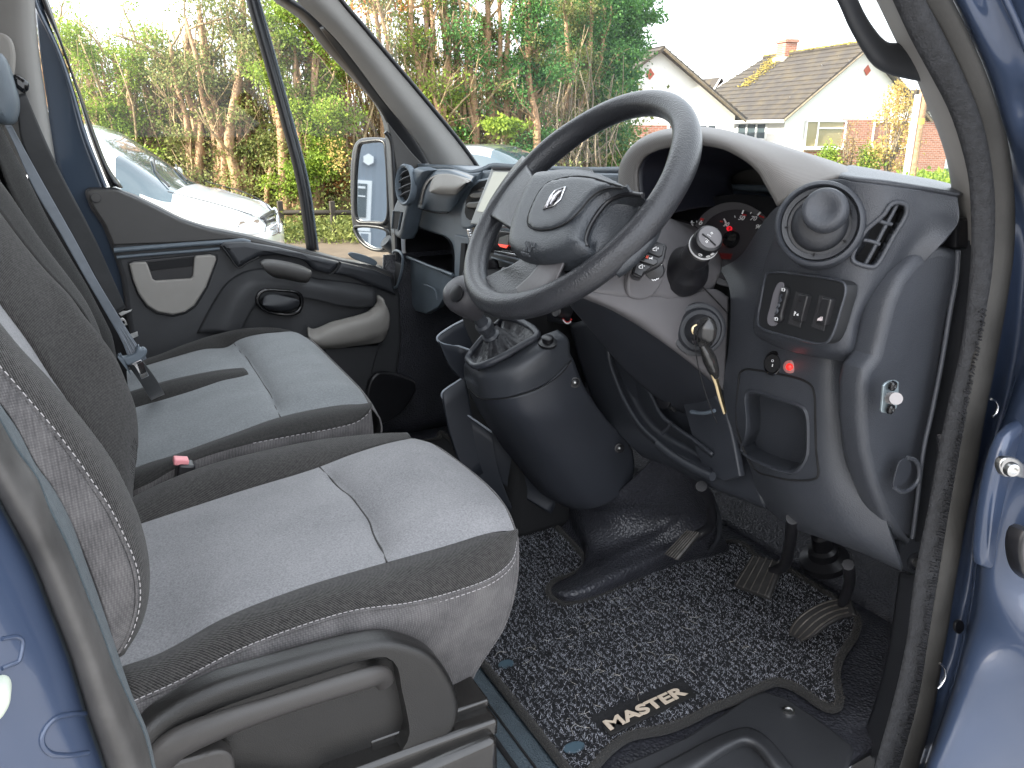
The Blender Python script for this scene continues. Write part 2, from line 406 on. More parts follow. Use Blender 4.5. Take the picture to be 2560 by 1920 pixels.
M_fabd = fabric('dark_ribbed_fabric', (.008, .0075, .007), (.068, .064, .061), rib=(135, (R(20), R(20), R(-38))), mottle=(240, .3), ribc=.9, bumpd=.001)
M_fabs = fabric('grey_mesh_fabric', (.06, .057, .058), (.135, .128, .127), dots=(430, (R(12), 0, R(30))), mottle=(20, .1), bumpd=.0012)
M_fabb = fabric('slate_bench_fabric', (.115, .124, .130), (.225, .236, .243), mottle=(300, .7))
M_fabbd = fabric('charcoal_bench_fabric', (.010, .010, .010), (.036, .034, .032), rib=(150, (R(20), R(20), R(-38))), mottle=(240, .3), ribc=.45)
M_carpet = fabric('teal_grey_carpet', (.022, .031, .037), (.07, .09, .10), mottle=(170, .6), bumpd=.003)
M_thread = mat('seam_thread', (.36, .34, .34), .7)
def stitches(name, pts, mat_, parent, pitch=.0062, ln=.0040, r=.00055, lift=.0012):
    P = spl([V(p) for p in pts], 400); L = [0]
    for a, b in zip(P, P[1:]): L.append(L[-1]+(b-a).length)
    A = np.array([tuple(p) for p in P]); mb = MB(); s = 0
    while s < L[-1]-ln:
        q = [Vector([np.interp(t, L, A[:, c]) for c in range(3)]) for t in (s, s+ln*.5, s+ln)]
        d = (EYE-q[1]).normalized(); q = [q[0]+d*lift*.3, q[1]+d*lift, q[2]+d*lift*.3]
        mb.tube(q, r, n=4, caps=False); s += pitch
    return mb.build(name, mat_, parent)
# ================================================================ driver seat
seat = thing('driver_seat', 'grey and dark cloth driver seat nearest the open door, in front of the steering wheel', 'car seat', (.2, .95, .1))
def rows_between(A, B, mid_lift=.0, nmid=1, up=(0, 0, 1)):
    A = spl(VL(A), 14); B = spl(VL(B), 14); up = Vector(up)
    return [A]+[[a.lerp(b, (k+1)/(nmid+1))+up*mid_lift*math.sin(math.pi*(k+1)/(nmid+1)) for a, b in zip(A, B)] for k in range(nmid)]+[B]
yn, yb, yf, ye = .705, .775, 1.115, 1.205
near_seam = [(289,1514,'y',yn),(381,1473,'y',yn),(508,1407,'y',yn),(635,1357,'y',yn),(762,1319,'y',yn),(889,1301,'y',yn),(990,1275,'y',yn+.004),(1066,1245,'y',yn+.012),(1107,1208,'y',yn+.03),(1117,1165,'y',.765)]
near_bd = [(256,1442,'y',yb),(355,1407,'y',yb),(482,1336,'y',yb),(635,1275,'y',yb),(792,1227,'y',yb),(965,1179,'y',yb),(1050,1153,'y',yb),(1090,1147,'y',yb-.002),(1112,1148,'y',yb-.006)]
far_bd = [(290,1136,'y',yf),(406,1098,'y',yf),(533,1057,'y',yf),(675,1014,'y',yf),(762,981,'y',yf),(840,957,'y',yf),(889,947,'y',yf)]
far_edge = [(275,1080,'y',ye),(355,1040,'y',ye),(457,1002,'y',ye),(584,970,'y',ye),(700,948,'y',ye),(800,940,'y',ye),(870,944,'y',ye-.03)]
# insert: rear pad and front pad with a valley between
A = spl(VL(near_bd), 110); B = spl(VL(far_bd), 110)
G = []; seam_pts = {}
for j in range(41):
    t = j/40; row = []
    for i in range(110):
        p = A[i].lerp(B[i], t); s = i/109
        bow = .014*math.sin(math.pi*t)                                     # front lip bulges forward
        p = p + Vector((bow*s**3*2.2, 0, 0))
        v = s-(.632+.018*math.sin(math.pi*t)); ed = min(1, 7*t, 7*(1-t)); pf = math.sin(math.pi*t)**.5
        h = .006*pf
        if v < 0: h += .013*(1-math.exp(v/.03))*ed-.013*ed
        else: h += (.026*(1-math.exp(-v/.065))-.013)*ed
        if s > .9: h -= .02*((s-.9)/.1)**2*math.sin(math.pi*t)
        if abs(v) < .008: seam_pts.setdefault(j, []).append((abs(v), p+Vector((0, 0, h))))
        row.append(p+Vector((0, 0, h)))
    G.append(row)
vs_, fs = grid_mesh(G); o = mk('seat_insert', vs_, fs, M_fab, seat)
tube('cross_seam', [min(v_)[1] if False else sorted(v_, key=lambda q: q[0])[0][1]+Vector((0, 0, .0003)) for k_, v_ in sorted(seam_pts.items())][::5], .0013, M_fabd, seat, 6, 60)
patch('bolster', rows_between(near_seam, near_bd, .012, 2, (0, -.5, 1)), M_fabd, seat, 60, 14, .003)
patch('bolster', rows_between(far_bd, far_edge, .010, 2), M_fabd, seat, 50, 14, .003)
lowerA = [(305,1578,'y',yn-.005),(457,1489,'y',yn-.01),(609,1443,'y',yn-.01),(812,1388,'y',yn-.01),(914,1402,'y',yn-.008),(965,1438,'y',yn-.004),(990,1490,'y',yn)]
lowerfull = [(290,1640,'y',yn+.01),(457,1600,'y',yn+.01),(700,1560,'y',yn+.01),(880,1560,'y',yn+.01),(960,1570,'y',yn+.01),(990,1560,'y',yn+.01)]
corner = [(1107,1210,'y',yn+.03),(1105,1300,'y',yn+.022),(1075,1370,'y',yn+.016),(1030,1430,'y',yn+.012),(995,1490,'y',yn+.01),(985,1560,'y',yn+.012)]
midside = [(290,1570,'y',yn-.008),(457,1500,'y',yn-.012),(635,1450,'y',yn-.014),(812,1415,'y',yn-.014),(930,1400,'y',yn-.01),(1020,1370,'y',yn-.0),(1078,1325,'y',yn+.012)]
seamrow = [near_seam[i] for i in (0,1,2,3,4,5,6,7,8)]
crn = [(1117,1165,'y',.765),(1114,1250,'y',.745),(1090,1350,'y',.735),(1040,1430,'y',.73),(1000,1500,'y',.73),(985,1560,'y',.735)]
side = [near_seam,
 [(289,1545,'y',yn-.006),(457,1480,'y',yn-.008),(635,1400,'y',yn-.008),(812,1350,'y',yn-.008),(950,1335,'y',yn-.004),(1050,1295,'y',yn+.012),crn[1]],
 [(290,1580,'y',yn-.004),(457,1520,'y',yn-.006),(635,1450,'y',yn-.006),(812,1400,'y',yn-.004),(940,1400,'y',yn),(1030,1375,'y',yn+.014),crn[2]],
 [(290,1620,'y',yn+.01),(457,1560,'y',yn+.01),(635,1510,'y',yn+.01),(812,1470,'y',yn+.01),(940,1465,'y',yn+.012),(1000,1445,'y',yn+.018),crn[3]],
 [(290,1660,'y',yn+.02),(457,1620,'y',yn+.02),(700,1580,'y',yn+.02),(880,1570,'y',yn+.02),(960,1575,'y',yn+.024),crn[5]]]
patch('side_panel', side, M_fabs, seat, 80, 40, .003)
top = VL([crn[0]])+[G[j][-1] for j in (3, 10, 18, 26, 33, 40)]
fp = [top]
for k_, c_ in enumerate(crn[1:]):
    c0_ = V(c_); sc = 1-.012*(k_+1)
    fp.append([c0_]+[c0_+(p-top[0])*sc+Vector((.008 if k_ == 0 else -.004*k_, 0, .004)) for p in top[1:]])
patch('front_panel', fp, M_fabs, seat, 40, 30, .003)
tube('piping', crn, .0016, M_fabs, seat, 6, 50)
stitches('stitching', near_seam, M_thread, seat)
stitches('stitching', [V(p)+Vector((0, -.001, -.0075)) for p in near_seam], M_thread, seat, pitch=.0075, ln=.0045)
tube('piping', [V(p)+Vector((0, -.001, -.002)) for p in near_seam], .0017, M_fabs, seat, 6, 80)
# cushion underside / pan so nothing is hollow
patch('seat_pan', [[(280,1120,'y',1.19),(700,990,'y',1.19),(900,1000,'y',1.15)], [V((.0, 1.18, .20)), V((.2, 1.18, .2)), V((.38, 1.18, .2))]], M_black, seat, 12, 6, .01)
# backrest
xb = lambda l, ax, v: [(a, b, ax, v) for a, b in l]
nb_ridge = xb([(-60,610),(0,697),(52,760),(104,815),(135,854),(182,908),(221,966),(255,1012),(284,1078),(292,1093),(312,1157),(320,1217),(318,1281),(305,1337),(285,1382),(258,1420)], 'y', .765)
nb_stitch = xb([(-60,740),(0,804),(52,864),(104,924),(156,992),(187,1037),(225,1093),(259,1161),(281,1213),(292,1269),(289,1318),(272,1374),(252,1410)], 'y', .70)
cb = xb([(-60,820),(0,872),(39,929),(78,1005),(112,1052),(150,1125),(187,1217),(217,1300),(238,1365),(250,1410)], 'y', .685)
patch('backrest_side', [nb_stitch, rows_between(nb_stitch, cb, .0)[1], cb], M_fabs, seat, 50, 12, .003, puff=.004)
patch('backrest_bolster', rows_between(nb_ridge, nb_stitch, .010, 2, (.6, -.5, .3)), M_fabd, seat, 60, 14, .003)
fb_out = xb([(-30,420),(0,459),(40,513),(94,579),(152,640),(182,682),(221,731),(250,773),(273,825),(292,877),(298,921),(297,973),(286,1020),(270,1070)], 'y', 1.19)
fb_in = xb([(-50,600),(0,661),(60,740),(100,800),(130,850),(180,920),(230,1010),(260,1060),(275,1110)], 'y', 1.09)
fb_m = xb([(-40,520),(0,575),(55,650),(110,730),(160,800),(215,880),(250,950),(268,1010),(272,1075)], 'y', 1.14)
patch('backrest_bolster', [fb_in, [V(p)+Vector((.01,0,.004)) for p in fb_m], fb_out], M_fabd, seat, 60, 16, .003, puff=.004)
patch('backrest_insert', [xb([(-50,590),(0,655),(60,735),(110,812),(170,900),(230,1010),(265,1090)], 'y', 1.095), xb([(-60,690),(-10,765),(50,850),(100,930),(150,1010),(200,1110),(250,1200)], 'y', .93), [V(p)+Vector((-.02,.01,0)) for p in nb_ridge[:13]]], M_fab, seat, 40, 20, .003)
stitches('stitching', [V(p)+Vector((.004,-.003,0)) for p in nb_stitch], M_thread, seat, pitch=.007)
tube('piping', [V(p)+Vector((.001,-.001,0)) for p in nb_stitch], .0018, M_fabs, seat, 6, 80)
# back shell (other side of the backrest)
patch('back_shell', [cb, [V(p)+Vector((-.05, .02, 0)) for p in cb], [V(p)+Vector((-.10, .25, 0)) for p in cb], [V(p)+Vector((-.06, .50, 0)) for p in cb]], M_dark, seat, 20, 14, .004)
# side trim shell with pocket and lever
M_trimg = mat('grained_black_trim', (.012, .0115, .011), .30, spec=.5, bump=[('vor', 900, .45, .0005)], var=(16, .15))
yt = yn-.045
shell = [(300,1592),(380,1528),(457,1489),(533,1463),(609,1441),(711,1412),(790,1393),(840,1387),(895,1398),(940,1420),(975,1465),(993,1510),(996,1545),(985,1580),(955,1612),(900,1640),(830,1665),(700,1700),(560,1720),(440,1730),(330,1740),(300,1700)]
o = plate('side_trim', VL([(a, b, 'y', yt) for a, b in shell]), M_trimg, seat, .034, bev=.011, smooth_n=90, res=4)
pocket = [(325,1622),(380,1576),(457,1536),(560,1498),(680,1458),(790,1424),(835,1420),(858,1440),(868,1490),(880,1545),(884,1590),(865,1625),(800,1668),(700,1700),(540,1700),(400,1700),(330,1680)]
cut(o, spl(VL([(a, b, 'y', yt) for a, b in pocket]), 60, True), (0, 1, 0), .02, .022)
bevel(o, .005, 3, 50)
plate('trim_recess', spl(VL([(a, b, 'y', yt+.021) for a, b in pocket]), 60, True), M_trimg, seat, .003, bev=.001)
lev = VL([(335,1650,'y',yt+.004),(380,1608,'y',yt-.004),(470,1568,'y',yt-.008),(600,1524,'y',yt-.010),(700,1492,'y',yt-.010),(790,1466,'y',yt-.008),(822,1460,'y',yt-.002),(832,1476,'y',yt+.006)])
M_lever = mat('lever_plastic', (.040, .037, .035), .42, bump=grain(1500, .2))
tube('height_lever', lev, [.017, .0165, .0145, .0125, .012, .0125, .0125, .010], M_lever, seat, 16, 50, flat=((0, 1, 0), .62))
plate('pivot_cover', VL([(a, b, 'y', yt-.004) for a, b in [(335,1668),(420,1636),(480,1622),(505,1640),(498,1700),(400,1760),(330,1740)]]), M_lever, seat, .02, bev=.004, smooth_n=50)
# floor mounting: glossy black slide rails
rails = thing('seat_slide', 'glossy black steel slide rails bolted under the driver seat', 'seat rail', (.3, .75, .12))
def rail(name, a, b, y, hgt, dep, m, par=rails, bev=.003):
    p = V((*a, 'y', y)); q = V((*b, 'y', y)); q.z = q.z; d = (q-p); L = d.length; mb = MB()
    Rm = Matrix((d.normalized(), Vector((0, 1, 0)), d.normalized().cross(Vector((0, 1, 0))))).transposed()
    mb.box((p+q)/2+Vector((0, dep/2, -hgt/2)), L, dep, hgt, Rm); return mb.build(name, m, par, bev=bev)
M_railg = mat('rail_gloss', (.012, .011, .010), .24, spec=.6, coat=.3, var=(30, .3))
rail('upper_rail', (800,1602), (1057,1510), .68, .012, .05, M_railg)
rail('lower_rail', (700,1690), (1078,1553), .655, .026, .06, M_railg, bev=.006)
rail('side_member', (640,1780), (1080,1592), .64, .060, .055, M_railg, bev=.010)
rail('cross_slide', (880,1600), (1052,1536), .69, .006, .02, M_steel, bev=.001)
seatbox = thing('seat_box', 'dark metal box that carries the driver seat', 'seat base', (.2, .95, 0))
MB().box((.17, .98, .10), .34, .42, .20).build('box', M_black, seatbox, bev=.012)
MB().box((.20, 1.76, .10), .34, .80, .20).build('box', M_black, seatbox, bev=.012)
# ================================================================ passenger bench
bench = thing('passenger_bench', 'double passenger bench in slate cloth with dark edges beside the far door', 'car seat', (.2, 1.7, .1))
b1, b2, b3, b4, b5, b6 = 1.27, 1.36, 1.62, 1.70, 1.96, 2.04
z4 = lambda l, y: [(a*.3906, 432+b*.3906, 'y', y) for a, b in l]
bn_low = z4([(730,1610),(840,1560),(960,1490),(1120,1425),(1400,1345),(1640,1300),(1850,1262),(1980,1225),(2040,1175),(2052,1150)], b1-.02)
bn_in = z4([(745,1480),(830,1450),(1000,1400),(1250,1310),(1500,1215),(1750,1155),(1950,1130),(2045,1140)], b1+.06)
st_n = z4([(720,1240),(900,1185),(1100,1110),(1250,1070),(1400,1045)], b3)
st_f = z4([(720,1075),(900,1020),(1100,975),(1250,950),(1350,942)], b4)
bf_in = z4([(700,945),(810,915),(960,870),(1130,825),(1250,815),(1330,770),(1450,740),(1600,735),(1660,752)], b5)
bf_out = z4([(760,900),(880,865),(1000,810),(1150,755),(1300,722),(1420,718),(1520,722)], b6)
frontline = z4([(2045,1140),(2000,1060),(1930,985),(1860,915),(1780,835),(1720,780),(1660,752)], 0)
fy = np.linspace(b1+.06, b5, 7); frontline = [(p[0], p[1], 'y', float(y)) for p, y in zip(frontline, fy)]
# whole light surface as one insert with a cross valley
A = spl(VL(bn_in), 90); B = spl(VL(bf_in), 90); Fr = spl(VL(frontline), 41)
G = []; bseam = {}
for j in range(41):
    t = j/40; row = []
    for i in range(90):
        s = i/89; p = A[i].lerp(B[i], t)
        corr = Fr[j]-A[89].lerp(B[89], t); p = p+corr*s**6
        v = s-(.60+.02*math.sin(math.pi*t)); ed = min(1, 8*t, 8*(1-t))
        h = (.012*math.exp(v/.03)*-1 if v < 0 else .024*(1-math.exp(-v/.06))-.012)*ed+.004*ed
        if s > .88: h -= .016*((s-.88)/.12)**2*ed
        if abs(v) < .008: bseam.setdefault(j, []).append((abs(v), p+Vector((0, 0, h))))
        row.append(p+Vector((0, 0, h)))
    G.append(row)
vs_, fs = grid_mesh(G); mk('seat_insert', vs_, fs, M_fabb, bench)
tube('cross_seam', [sorted(v_, key=lambda q: q[0])[0][1] for k_, v_ in sorted(bseam.items())][::5], .0012, M_fabbd, bench, 6, 60)
patch('bolster', rows_between(bn_low, bn_in, .012, 2, (0, -.5, 1)), M_fabbd, bench, 50, 12, .003)
patch('bolster', rows_between(bf_in, bf_out, .010, 2), M_fabbd, bench, 50, 12, .003)
sA = VL(st_n); sB = VL(st_f)
patch('centre_strip', [[p+Vector((0,0,.006)) for p in sA], [a.lerp(b, .5)+Vector((0,0,.016)) for a, b in zip(sA, sB)], [p+Vector((0,0,.006)) for p in sB]], M_fabbd, bench, 30, 10, .006)
tf = [V(bn_low[-1])]+VL(frontline)
patch('front_panel', [tf, [p+Vector((.015, -.002, -.03)) for p in tf], [p+Vector((.0, 0, -.10)) for p in tf], [p+Vector((-.05, 0, -.16)) for p in tf]], M_fabs, bench, 40, 16, .003)
lowside = [V(p)+Vector((0, .0, -.12)) for p in bn_low]
patch('side_panel', [bn_low, [V(p)+Vector((0, -.006, -.05)) for p in bn_low], lowside], M_fabs, bench, 40, 10, .003)
stitches('stitching', bn_low[4:], M_thread, bench, pitch=.009, ln=.005)
# bench backrest
r1 = lambda l, y: [(a*.2344, 302.4+b*.2344, 'y', y) for a, b in l]
e_far = [(-40,200,'y',b5)]+r1([(30,20),(120,170),(250,400),(450,800),(650,1150),(850,1500),(950,1659)], b5)+[(234,705,'y',b5),(246,765,'y',b5),(250,830,'y',b5),(252,900,'y',b5)]
l_far = [(-60,280,'y',b5-.12)]+r1([(0,220),(60,380),(120,520),(190,660),(230,770),(400,1040),(600,1350),(760,1600)], b5-.12)+[(200,740,'y',b5-.12),(220,850,'y',b5-.12),(235,960,'y',b5-.12)]
l_near = [(-60,330,'y',b1+.10)]+r1([(0,400),(100,560),(230,770),(400,1040),(600,1350),(700,1500)], b1+.10)+[(180,690,'y',b1+.1),(215,800,'y',b1+.1),(240,960,'y',b1+.1)]
e_near = [(-60,380,'y',b1)]+r1([(0,670),(170,900),(400,1180),(650,1440),(800,1640)], b1)+[(210,740,'y',b1),(240,860,'y',b1),(260,1040,'y',b1)]
patch('backrest_bolster', [l_far, rows_between(l_far, e_far, .02, 1, (1, 0, .3))[1], e_far], M_fabbd, bench, 50, 12, .003)
patch('backrest_insert', [[V(p)+Vector((-.01,0,0)) for p in l_far], rows_between(l_far, l_near, -.015, 1, (1, 0, .3))[1], [V(p)+Vector((-.01,0,0)) for p in l_near]], M_fabb, bench, 40, 12, .003)
patch('backrest_bolster', [l_near, rows_between(l_near, e_near, .012, 1, (1, 0, .3))[1], e_near], M_fabbd, bench, 50, 12, .003)
patch('back_shell', [e_far, [V(p)+Vector((-.03, .03, 0)) for p in e_far], [V(p)+Vector((-.10, -.0, 0)) for p in e_far], [V(p)+Vector((-.10, -.5, 0)) for p in e_far]], M_black, bench, 30, 8, .003)
# head restraint of the bench
hr = [(-60,120),(0,112),(15,135),(28,175),(38,215),(36,245),(26,265),(10,270),(-60,240)]
o = plate('head_restraint', VL([(a, b, 'y', b5-.06) for a, b in hr]), M_dashblue, bench, .16, bev=.03, smooth_n=50, res=5)
# red buckle tops and slots
def buckle(px, py, y, ang, name, label):
    t = thing(name, label, 'seat belt buckle', V((px, py, 'y', y)))
    Rm = Matrix.Rotation(R(ang), 3, 'Y'); c = V((px, py, 'y', y))
    MB().box(c+Vector((0, .0, -.03)), .026, .030, .06, Rm).build('buckle_body', M_black, t, bev=.004)
    MB().box(c+Vector((0, .0, .003)), .022, .020, .010, Rm).build('release_button', M_pink, t, bev=.002)
buckle(391, 999, 1.235, 15, 'belt_buckle', 'pale red topped belt buckle wedged between the driver seat and the bench')
buckle(361, 850, b3+.05, 10, 'belt_buckle', 'pale red belt buckle holding the strap in the middle strip of the bench')
# ================================================================ centre seat belt
def webbing(name, path_l, path_r, y0, y1, mat_, parent, n=40):
    L = [V((a, b, 'y', y0+(y1-y0)*i/(len(path_l)-1))) for i, (a, b) in enumerate(path_l)]
    Rr = [V((a, b, 'y', y0+(y1-y0)*i/(len(path_r)-1))) for i, (a, b) in enumerate(path_r)]
    return patch(name, [L, rows_between(L, Rr, .0, 1)[1], Rr], mat_, parent, n, 9, .0015)
def webmat(name, c, rib):
    m = mat(name, c, .45, sheen=.3, bump=[('noise', 900, .4, .0006)], var=(30, .15)); return m
M_web = webmat('belt_webbing', (.10, .115, .135), 1); M_webd = webmat('dark_belt_webbing', (.028, .029, .031), 1)
belt = thing('seat_belt', 'grey belt of the middle seat drawn down across the bench to its buckle', 'seat belt', V((294, 760, 'y', 1.5)))
webbing('strap', [(10,270),(26,302),(70,401),(131,506),(188,607),(237,691),(262,735),(283,790)], [(25,270),(42,302),(98,403),(164,520),(211,607),(253,677),(290,735),(318,775)], 1.62, 1.56, M_web, belt, 60)
for k in (.25, .5, .75):
    L = VL([(26,302),(70,401),(131,506),(188,607),(237,691),(262,735),(283,790)]and[(26,302,'y',1.615),(70,401,'y',1.607),(131,506,'y',1.6),(188,607,'y',1.59),(237,691,'y',1.58),(262,735,'y',1.57),(283,790,'y',1.56)])
    Rr = VL([(42,302,'y',1.615),(98,403,'y',1.607),(164,520,'y',1.6),(211,607,'y',1.59),(253,677,'y',1.58),(290,735,'y',1.57),(318,775,'y',1.56)])
    tube('strap_rib', [a.lerp(b, k)+Vector((0, -.001, .001)) for a, b in zip(L, Rr)], .0014, M_web, belt, 6, 60)
yb_ = 1.555
o = plate('tongue', VL([(a, b, 'y', yb_) for a, b in [(256,766),(268,784),(276,790),(300,781),(316,767),(318,758),(311,752),(304,753),(300,746),(296,750),(290,764),(262,772)]]), M_dashblue, belt, .018, bev=.004, smooth_n=60)
plate('tongue_blade', VL([(a, b, 'y', yb_-.004) for a, b in [(283,786),(305,776),(322,812),(306,820),(300,806),(290,790)]]), M_chrome, belt, .004, bev=.001)
plate('latch_window', VL([(a, b, 'y', yb_-.010) for a, b in [(296,786),(309,780),(317,804),(304,809)]]), M_gloss, belt, .003, bev=.0008)
webbing('strap', [(277,790),(300,822),(322,858),(327,865)], [(308,780),(330,808),(350,840),(356,852)], 1.57, 1.64, M_webd, belt, 20)
# outer belt by the far pillar
belt2 = thing('seat_belt', 'dark belt of the outer seat hanging from the far pillar to the floor anchor', 'seat belt', V((255, 680, 'y', 2.05)))
webbing('strap', [(36,205),(47,309),(94,403),(164,525),(211,610),(246,680)], [(55,200),(98,302),(131,373),(178,462),(211,527),(234,579),(272,665)], 2.0, 2.06, M_webd, belt2, 50)
plate('anchor_plate', VL([(a, b, 'y', 2.03) for a, b in [(256,677),(262,683),(283,673),(286,668),(275,672),(266,672)]]), M_steel, belt2, .006, bev=.001)
plate('anchor_plate', VL([(a, b, 'y', 2.03) for a, b in [(256,689),(265,686),(272,692),(276,702),(262,706),(257,700)]]), M_steel, belt2, .004, bev=.001, holes=[VL([(a, b, 'y', 2.03) for a, b in [(262,695),(268,693),(270,699),(264,701)]])])
plate('anchor_strap', VL([(a, b, 'y', 2.03) for a, b in [(280,722),(297,716),(299,726),(284,733)]]), M_steel, belt2, .003, bev=.001)
plate('belt_guide', VL([(a, b, 'y', 1.98) for a, b in [(30,160),(55,172),(62,182),(60,195),(50,200),(38,192),(30,185)]]), M_gloss, belt2, .03, bev=.008, smooth_n=40)
plate('height_adjuster', VL([(a, b, 'y', 2.0) for a, b in [(-20,70),(12,74),(24,84),(32,110),(30,160),(22,180),(-20,170)]]), M_taupe, belt2, .03, bev=.008, smooth_n=40)
# ================================================================ van body shell
def paint(name, col, rough=.28, flake=.3):
    return mat(name, col, rough, .35, coat=1.0, bump=[('noise', 3.0, .12, .01)], var=(3, .05))
M_paint = mat('slate_blue_paint', (.045, .066, .118), .28, .2, coat=.8, bump=[('noise', 7.0, .18, .012)])
M_paintg = mat('grey_blue_inner_paint', (.060, .085, .125), .3, .2, coat=.8)
van = thing('van', 'slate blue van body framing the open door, with its pillars, rubber seals and windscreen', 'van', (.3, .5, -.1))
def Y(l, y): return [(a, b, 'y', y) for a, b in l]
# --- near door aperture: boundaries measured down the front pillar
bW = [(1850,-80),(1892,0),(1942,103),(1973,158),(1995,211),(2026,286),(2045,347),(2057,419),(2068,475),(2078,540)]
bT = [(1890,-80),(1928,0),(1965,80),(2009,161),(2048,236),(2075,313),(2092,388),(2097,460),(2098,520),(2094,600),(2086,680),(2074,760),(2058,830),(2036,930),(2004,1100),(1986,1190),(1972,1270),(1958,1382),(1933,1500),(1894,1640),(1870,1720)]
bM = [(1945,-80),(1989,0),(2031,72),(2081,177),(2117,277),(2136,388),(2140,471),(2132,596),(2111,721),(2094,800),(2070,934),(2038,1121),(2018,1253),(1997,1382),(1977,1511),(1936,1659),(1915,1730)]
bB = [(2005,-80),(2048,0),(2087,83),(2125,172),(2153,263),(2170,319),(2180,400),(2184,470),(2182,540),(2169,637),(2144,783),(2120,903),(2101,1028),(2076,1153),(2054,1280),(2044,1345),(2028,1433),(2010,1537),(1977,1659),(1955,1730)]
yS = .52
# grey inner pillar trim behind the seal
patch('pillar_trim', [[(a, b, 'y', .60) for a, b in bW], [(a-2, b, 'y', .585) for a, b in [(1872,-80),(1912,0),(1958,100),(1995,180),(2028,262),(2052,340),(2070,400),(2080,450),(2088,540)]], [(a+6, b, 'y', .56) for a, b in bT[:9]]], M_trim, van, 40, 10, .012)
def seal(name, L, Rr, yy, m, bulge=.012, nu=70, par=van, ln=0):
    A = spl(VL([(a, b, 'y', yy) for a, b in L]), nu); B = spl(VL([(a, b, 'y', yy) for a, b in Rr]), nu)
    rows = []
    for k in range(13):
        t = k/12; rows.append([a.lerp(b, t)+Vector((0, -bulge*math.sin(math.pi*t)**.8, 0)) for a, b in zip(A, B)])
    vs_, fs = grid_mesh(rows); o = mk(name, vs_, fs, m, par); mm = o.modifiers.new('s', 'SOLIDIFY'); mm.thickness = .004; mm.offset = -1; return o
seal('flocked_seal', bT, bM, yS+.012, M_ribseal, .016)
seal('door_seal', bM, bB, yS, M_rubber, .014)
# ribs on the flocked seal
mb = MB(); A = spl(VL(Y(bT, yS+.004)), 260); B = spl(VL(Y(bM, yS+.004)), 260); rnd = random.Random(3)
for i in range(96, 250):
    for _ in range(2):
        k = rnd.uniform(.35, .9); a = A[i].lerp(B[i], k-.12); b = A[i].lerp(B[i], k+.1)
        dy = -.012*math.sin(math.pi*k)
        mb.tube([a+Vector((0, dy, 0)), b+Vector((0, dy, rnd.uniform(-.001, .001)))], .0011, n=4, caps=False)
mb.build('seal_ribs', mat('seal_rib', (.035, .035, .038), .6), van)
# painted pillar and sill face outside the seal
p0 = [(a, b, 'y', yS+.004) for a, b in bB]
def ys(l): return l
pa = [(2060,-80,'y',.50),(2085,0,'y',.50),(2122,83,'y',.50),(2157,172,'y',.50),(2183,263,'y',.50),(2198,319,'y',.50),(2208,400,'y',.505),(2213,470,'y',.51),(2214,540,'y',.515),(2208,637,'y',.52),(2190,783,'y',.53),(2163,903,'y',.54),(2128,1028,'y',.54),(2108,1153,'y',.53),(2092,1280,'y',.52),(2078,1345,'y',.515),(2062,1433,'y',.51),(2036,1537,'y',.50),(1995,1659,'y',.50),(1975,1730,'y',.5)]
pb = [(2115,-80,'y',.49),(2140,0,'y',.49),(2172,83,'y',.485),(2205,172,'y',.48),(2232,263,'y',.48),(2245,319,'y',.47),(2252,400,'y',.47),(2256,470,'y',.47),(2258,540,'y',.47),(2250,637,'y',.47),(2226,783,'y',.47),(2190,903,'y',.47),(2150,1028,'y',.47),(2140,1153,'y',.46),(2125,1280,'y',.46),(2115,1345,'y',.46),(2095,1433,'y',.45),(2065,1537,'y',.45),(2020,1659,'y',.45),(2000,1730,'y',.45)]
pc = [(2300,-80,'y',.44),(2320,0,'y',.44),(2350,83,'y',.44),(2370,172,'y',.44),(2390,263,'y',.43),(2400,319,'y',.43),(2410,400,'y',.42),(2410,470,'y',.42),(2410,540,'y',.42),(2400,637,'y',.42),(2380,783,'y',.40),(2360,903,'y',.40),(2340,1028,'y',.40),(2330,1153,'y',.40),(2320,1280,'y',.40),(2310,1345,'y',.39),(2300,1433,'y',.38),(2290,1537,'y',.38),(2280,1659,'y',.38),(2280,1730,'y',.38)]
pc = [(x*.97+20, y_, 'y', v) for x, y_, _, v in pc]
patch('front_pillar', [p0, pa, pb, pc], M_paint, van, 90, 40, .004)
# edge moulding on the upper pillar (light reveal line)
tube('pillar_flange', Y([(2168,-10),(2200,60),(2235,150),(2262,240)], .47), .0035, M_paint, van, 8, 30)
# swage and pressings low on the hinge face
def blob(pts, y, m=M_paint, t=.014, name='pressing', n=50, bev=.006, par=van):
    return plate(name, VL([(a, b, 'y', y) for a, b in pts]), m, par, t, bev=bev, smooth_n=n, res=4)
blob([(2158,1010),(2180,950),(2218,915),(2300,895),(2300,1290),(2240,1262),(2150,1235),(2128,1225),(2132,1150),(2142,1080)], .452, t=.02, bev=.0095)
blob([(2135,1430),(2170,1330),(2300,1345),(2300,1760),(2100,1760),(2090,1640),(2105,1530)], .44, t=.03, bev=.013)
plate('drain_plug', VL(Y([(2066,1346),(2075,1340),(2083,1348),(2082,1362),(2073,1370),(2064,1362)], .50)), M_black, van, .004, bev=.001, smooth_n=24)
tube('clip_hole', Y([(2141,862),(2150,866),(2156,878),(2152,892),(2144,900)], .492), .0016, M_chrome, van, 6, 20)
tube('clip_hole', Y([(2030,1433),(2040,1444),(2042,1462),(2034,1478),(2026,1488)], .478), .0016, M_chrome, van, 6, 20)
